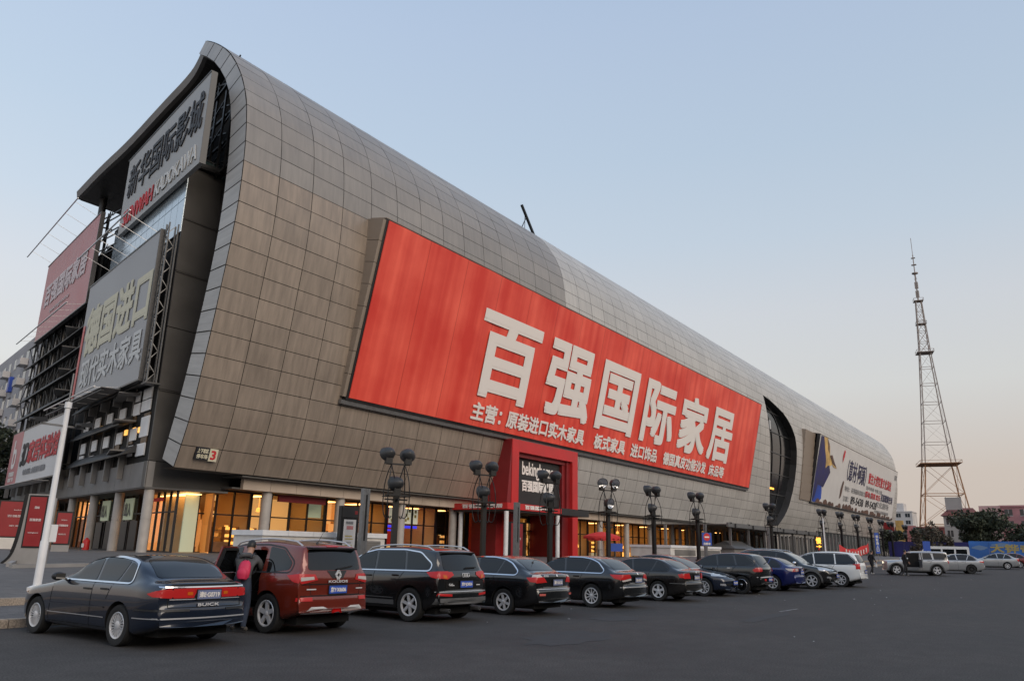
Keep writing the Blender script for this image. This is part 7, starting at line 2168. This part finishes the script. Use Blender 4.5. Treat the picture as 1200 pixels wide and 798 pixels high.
def bal(o, x, y, z, wd):
    b = MB(); b.box((x - 1.1, y - wd / 2, z), (x - .13, y + wd / 2, z + 1.0)); b.build('balcony', 'render_white', o)
pk = block('apartment_building', 'pink apartment building with a rooftop hoarding, nearest on the right', 250, -6, 15.2, 15.4, 14, 'render_pink', 5, 6)
for y, f in ((8.1, 4), (8.1, 3), (1.0, 4), (1, 2), (11.7, 1)): bal(pk, 250, y, f * 3.08 + .6, 2.2)
b = MB(); b.box((249.6, 15.2, 0), (262, 20.2, 15.8)); b.build('stair_tower', 'render_pinkpale', pk)
b = MB(); b.box((249.55, 16.0, 12.0), (249.62, 19.4, 14.3)); b.build('window', 'window_glass', pk)
rh = thing('roof_hoarding', 'white rooftop hoarding frame with faint lettering on the pink building', 'hoarding', (252, 4, 15.9))
b = MB(); b.box((252, -8, 16.6), (252.2, 9.0, 19.8)); b.build('panel', 'render_white', rh)
b = MB()
for k in range(8): b.beam((252.4, -7 + k * 2.2, 15.9), (252.4, -7 + k * 2.2, 20.2), .2)
b.beam((252.4, -8, 20.2), (252.4, 9.2, 20.2), .2); b.build('frame', 'dark_metal', rh)
b = MB(frame((251.95, 8.0, 17.2), (0, -1, 0), (0, 0, 1))); put_text(b, '家居广场', .5, 0, 12, 2.0, .06); b.build('lettering', 'txt_grey', rh)
gy = block('apartment_building', 'grey house with a dark red tiled roof and a rooftop sign', 232, 19.5, 27.0, 12.4, 10, 'render_grey', 4, 3, 'roof_red')
rs = thing('roof_hoarding', 'small dark rooftop sign on the grey house', 'hoarding', (234, 24, 12.6))
b = MB(); b.box((234, 22.6, 14.0), (234.2, 26.4, 17.2)); b.build('panel', 'render_grey', rs)
b = MB(); b.beam((234.3, 22.8, 12.4), (234.3, 22.8, 17.3), .2); b.beam((234.3, 26.2, 12.4), (234.3, 26.2, 17.3), .2); b.build('frame', 'dark_metal', rs)
block('low_building', 'low red brick building behind the trees', 300, 31, 60, 11.5, 12, 'brick_red', 3, 8)
wh = block('apartment_building', 'white apartment block with dark windows beyond the end of the mall', 420, 62, 82, 23, 14, 'render_white', 7, 5)
b = MB(); b.box((424, 66, 23), (432, 74, 27.5)); b.build('roof_house', 'render_white', wh)
# coloured signs at the far corner of the mall
for (y, z0, z1, wd, mm, lb) in ((45.5, 3.5, 12.0, 3.0, 'poster_red', 'tall red shop sign at the far corner of the mall'), (42.4, 4.5, 12.5, 2.2, 'paint_yellow', 'tall orange shop sign at the far corner of the mall'), (39.3, 4, 11.0, 2.5, 'bill_pink', 'pale pink shop sign at the far corner of the mall')):
    o = thing('shop_sign', lb, 'sign', (262, y, .7), 0, 'shop signs at the far corner')
    b = MB(); b.box((262, y - wd / 2, z0), (262.4, y + wd / 2, z1)); b.build('panel', mm, o)
    b = MB(); b.beam((262.6, y, .7), (262.6, y, z1), .3); b.build('post', 'dark_metal', o)
kk = thing('corner_kiosk', 'low pale kiosk with an orange doorway at the far end of the fence', 'kiosk', (205, 30, .5))
b = MB(); b.box((205, 28, .4), (214, 33, 4.4)); b.build('wall', 'fascia_beige', kk)
b = MB(); b.box((204.7, 27.6, 4.4), (214.4, 33.4, 5.2)); b.build('roof', 'fascia_beige', kk)
b = MB(); b.box((204.95, 29.2, .5), (205.02, 30.2, 3.4)); b.build('door', 'lamp_warm', kk)
b = MB(); b.box((204.95, 30.6, .5), (205.02, 32.4, 3.2)); b.build('window', 'window_glass', kk)
# apartment block far left, parallel to the end front
ap = thing('apartment_building', 'long grey apartment block behind the end of the mall at the far left', 'building', LP((100, -4, 0)), 0, 'buildings beyond the car park')
b = MB(LP); b.box((68, -16, 0), (190, -4, 31)); b.box((73, -12, 31), (190, -5.5, 33)); b.build('wall', 'apart_grey', ap)
random.seed(19)
for f in range(9):
    for c in range(14):
        s_, z = 71 + c * 4.4, 3 + f * 3.1
        b = MB(LP); b.box((s_, -4.02, z), (s_ + 1.9, -3.96, z + 1.6)); w_ = b.build('window', 'window_glass', ap)
        if c % 3 == 1:
            b = MB(LP); b.box((s_ - .5, -3.94, z - .9), (s_ + 2.4, -2.9, z + .1)); b.build('balcony', 'render_white', w_)
b = MB(LP); b.box((84, -3.94, 24), (85.3, -3.4, 26.4)); b.build('blue_canopy', 'paint_blue', ap)
# painted hoardings round the building site
ho = thing('site_hoarding', 'bright blue painted site hoarding with gold lettering', 'hoarding', (160, 4, 0))
b = MB()
for k in range(11): b.box((160, 15.2 - (k + 1) * 3.0 + .03, 0), (160.12, 15.2 - k * 3.0, 4.7))
b.build('panel', 'hoarding_blue', ho)
b = MB(frame((159.98, 12.0, 2.85), (0, -1, 0), (0, 0, 1))); put_text(b, '大铧帝中世', .0, 0, 10.6, 1.35, .05); b.build('lettering', 'txt_gold', ho)
mat('painted_cloud', (.16, .26, .42), .6)
b = MB()
for (y, z, a, c) in ((13.6, 3.6, 1.2, .35), (10.2, 4.1, 1.6, .3), (12.4, 1.0, 1.4, .4), (8, .9, 2.0, .35), (5.2, 4.0, 1.4, .3)):
    pts = [(159.985, y + a * math.cos(2 * math.pi * k / 20) * (1 + .2 * math.sin(k * 3)), z + c * math.sin(2 * math.pi * k / 20) * (1 + .25 * math.cos(k * 5))) for k in range(20)]
    b.add(pts, [tuple(range(20))])
b.build('painted_cloud', 'painted_cloud', ho, recalc=False)
h2 = thing('site_hoarding', 'dark navy site hoarding with orange figures behind the bare shrubs', 'hoarding', (165, 22, 0))
b = MB()
for k in range(5): b.box((165, 29 - (k + 1) * 2.7 + .03, 0), (165.12, 29 - k * 2.7, 4.6))
b.build('panel', 'paint_navy', h2)
b = MB(frame((164.98, 24, 1.4), (0, -1, 0), (0, 0, 1))); put_text(b, '山水', 0, 0, 4.2, 2.0, .1); b.build('lettering', 'paint_yellow', h2)

# trees
def leaf_mat(name, col):
    m, t, p = nodes_of(name)
    oi = t.nodes.new('ShaderNodeTexCoord'); nz = t.nodes.new('ShaderNodeTexNoise'); nz.inputs['Scale'].default_value = .9; nz.inputs['Detail'].default_value = 5
    t.links.new(oi.outputs['Object'], nz.inputs[0])
    r = t.nodes.new('ShaderNodeMapRange'); r.inputs[1].default_value, r.inputs[2].default_value, r.inputs[3].default_value, r.inputs[4].default_value = .3, .7, .55, 1.5
    t.links.new(nz.outputs[0], r.inputs[0])
    mx = t.nodes.new('ShaderNodeMixRGB'); mx.blend_type = 'MULTIPLY'; mx.inputs[0].default_value = 1; mx.inputs[1].default_value = (*col, 1)
    t.links.new(r.outputs[0], mx.inputs[2]); t.links.new(mx.outputs[0], p.inputs['Base Color']); p.inputs['Roughness'].default_value = .7
    MATS[name] = m
leaf_mat('leaf_dark', (.040, .050, .028)); leaf_mat('leaf_dry', (.075, .062, .045)); mat('bark', (.06, .048, .04), .9, noise=.2)
def tree(label, x, y, h, r, n, leafm, seed, name='broadleaf_tree', trunk_h=.35, zs=.75, leaf=.42):
    rnd = random.Random(seed)
    o = thing(name, label, 'tree', (x, y, 0), 0, 'trees and shrubs beyond the car park', world=False)
    b = MB(); ct = h * trunk_h
    b.tube([(0, 0, 0), (.1, .05, ct * .6), (.05, -.05, ct), (.1, .1, h * .7)], h * .028, 8, h * .012)
    cl = []
    for k in range(11):
        a = rnd.uniform(0, 6.28); rr = r * rnd.uniform(.25, .8); z = ct + (h - ct) * rnd.uniform(.15, .85)
        p = Vector((rr * math.cos(a), rr * math.sin(a), z)); cl.append((p, r * rnd.uniform(.28, .5)))
        b.tube([(.05, 0, ct * rnd.uniform(.8, 1.3)), (p.x * .5, p.y * .5, (ct + z) / 2 + .2), p], h * .010, 6, h * .003)
    cl.append((Vector((0, 0, h - r * .4)), r * .45))
    b.build('trunk', 'bark', o, smooth=True)
    vs, fs = [], []
    for k in range(n):
        c, cr_ = rnd.choice(cl)
        v = Vector((rnd.gauss(0, 1), rnd.gauss(0, 1), rnd.gauss(0, 1))).normalized() * cr_ * rnd.uniform(.35, 1.08) ** .6
        v.z *= zs
        p = c + v
        u = Vector((rnd.gauss(0, 1), rnd.gauss(0, 1), rnd.gauss(0, 1))).normalized(); w_ = u.cross(Vector((rnd.gauss(0, 1), rnd.gauss(0, 1), rnd.gauss(0, 1)))).normalized()
        s_ = leaf * rnd.uniform(.5, 1.15); i = len(vs)
        vs += [p + u * s_, p + w_ * s_ * .45, p - u * s_, p - w_ * s_ * .45]; fs.append((i, i + 1, i + 2, i + 3))
    b = MB(); b.add(vs, fs); b.build('crown', leafm, o, recalc=False)
tree('broad dark green tree in front of the pink building', 178, 14.2, 10.6, 5.6, 6500, 'leaf_dark', 1)
tree('smaller dark green tree left of the grey house', 184, 24.2, 8.2, 3.6, 3400, 'leaf_dark', 2)
tree('dark green tree at the right edge in front of the pink building', 176, 5.2, 8.4, 4.0, 3400, 'leaf_dark', 3)
tree('low dark tree between the brick building and the small tree', 200, 35, 8.0, 3.6, 2600, 'leaf_dark', 8)
for i, (x, y, h, r, lb) in enumerate(((146, 19.0, 7.2, 1.6, 'straggly brown shrub left of the blue hoarding, tallest of three'), (148, 17.4, 5.4, 1.4, 'straggly brown shrub at the edge of the blue hoarding'), (144, 20.8, 5.8, 1.3, 'straggly brown shrub nearest the floodlight masts'))):
    tree(lb, x, y, h, r, 700, 'leaf_dry', 20 + i, 'bare_shrub', .2, 1.3, .30)
for i, (x, y, h, lb) in enumerate(((42.3, 106, 13.5, 'dark tree beyond the white billboard, close to its pink logo strip'), (38.4, 104, 15.5, 'taller dark tree farther out beyond the white billboard at the picture edge'))):
    tree(lb, x, y, h, 4.4, 3000, 'leaf_dark', 40 + i)
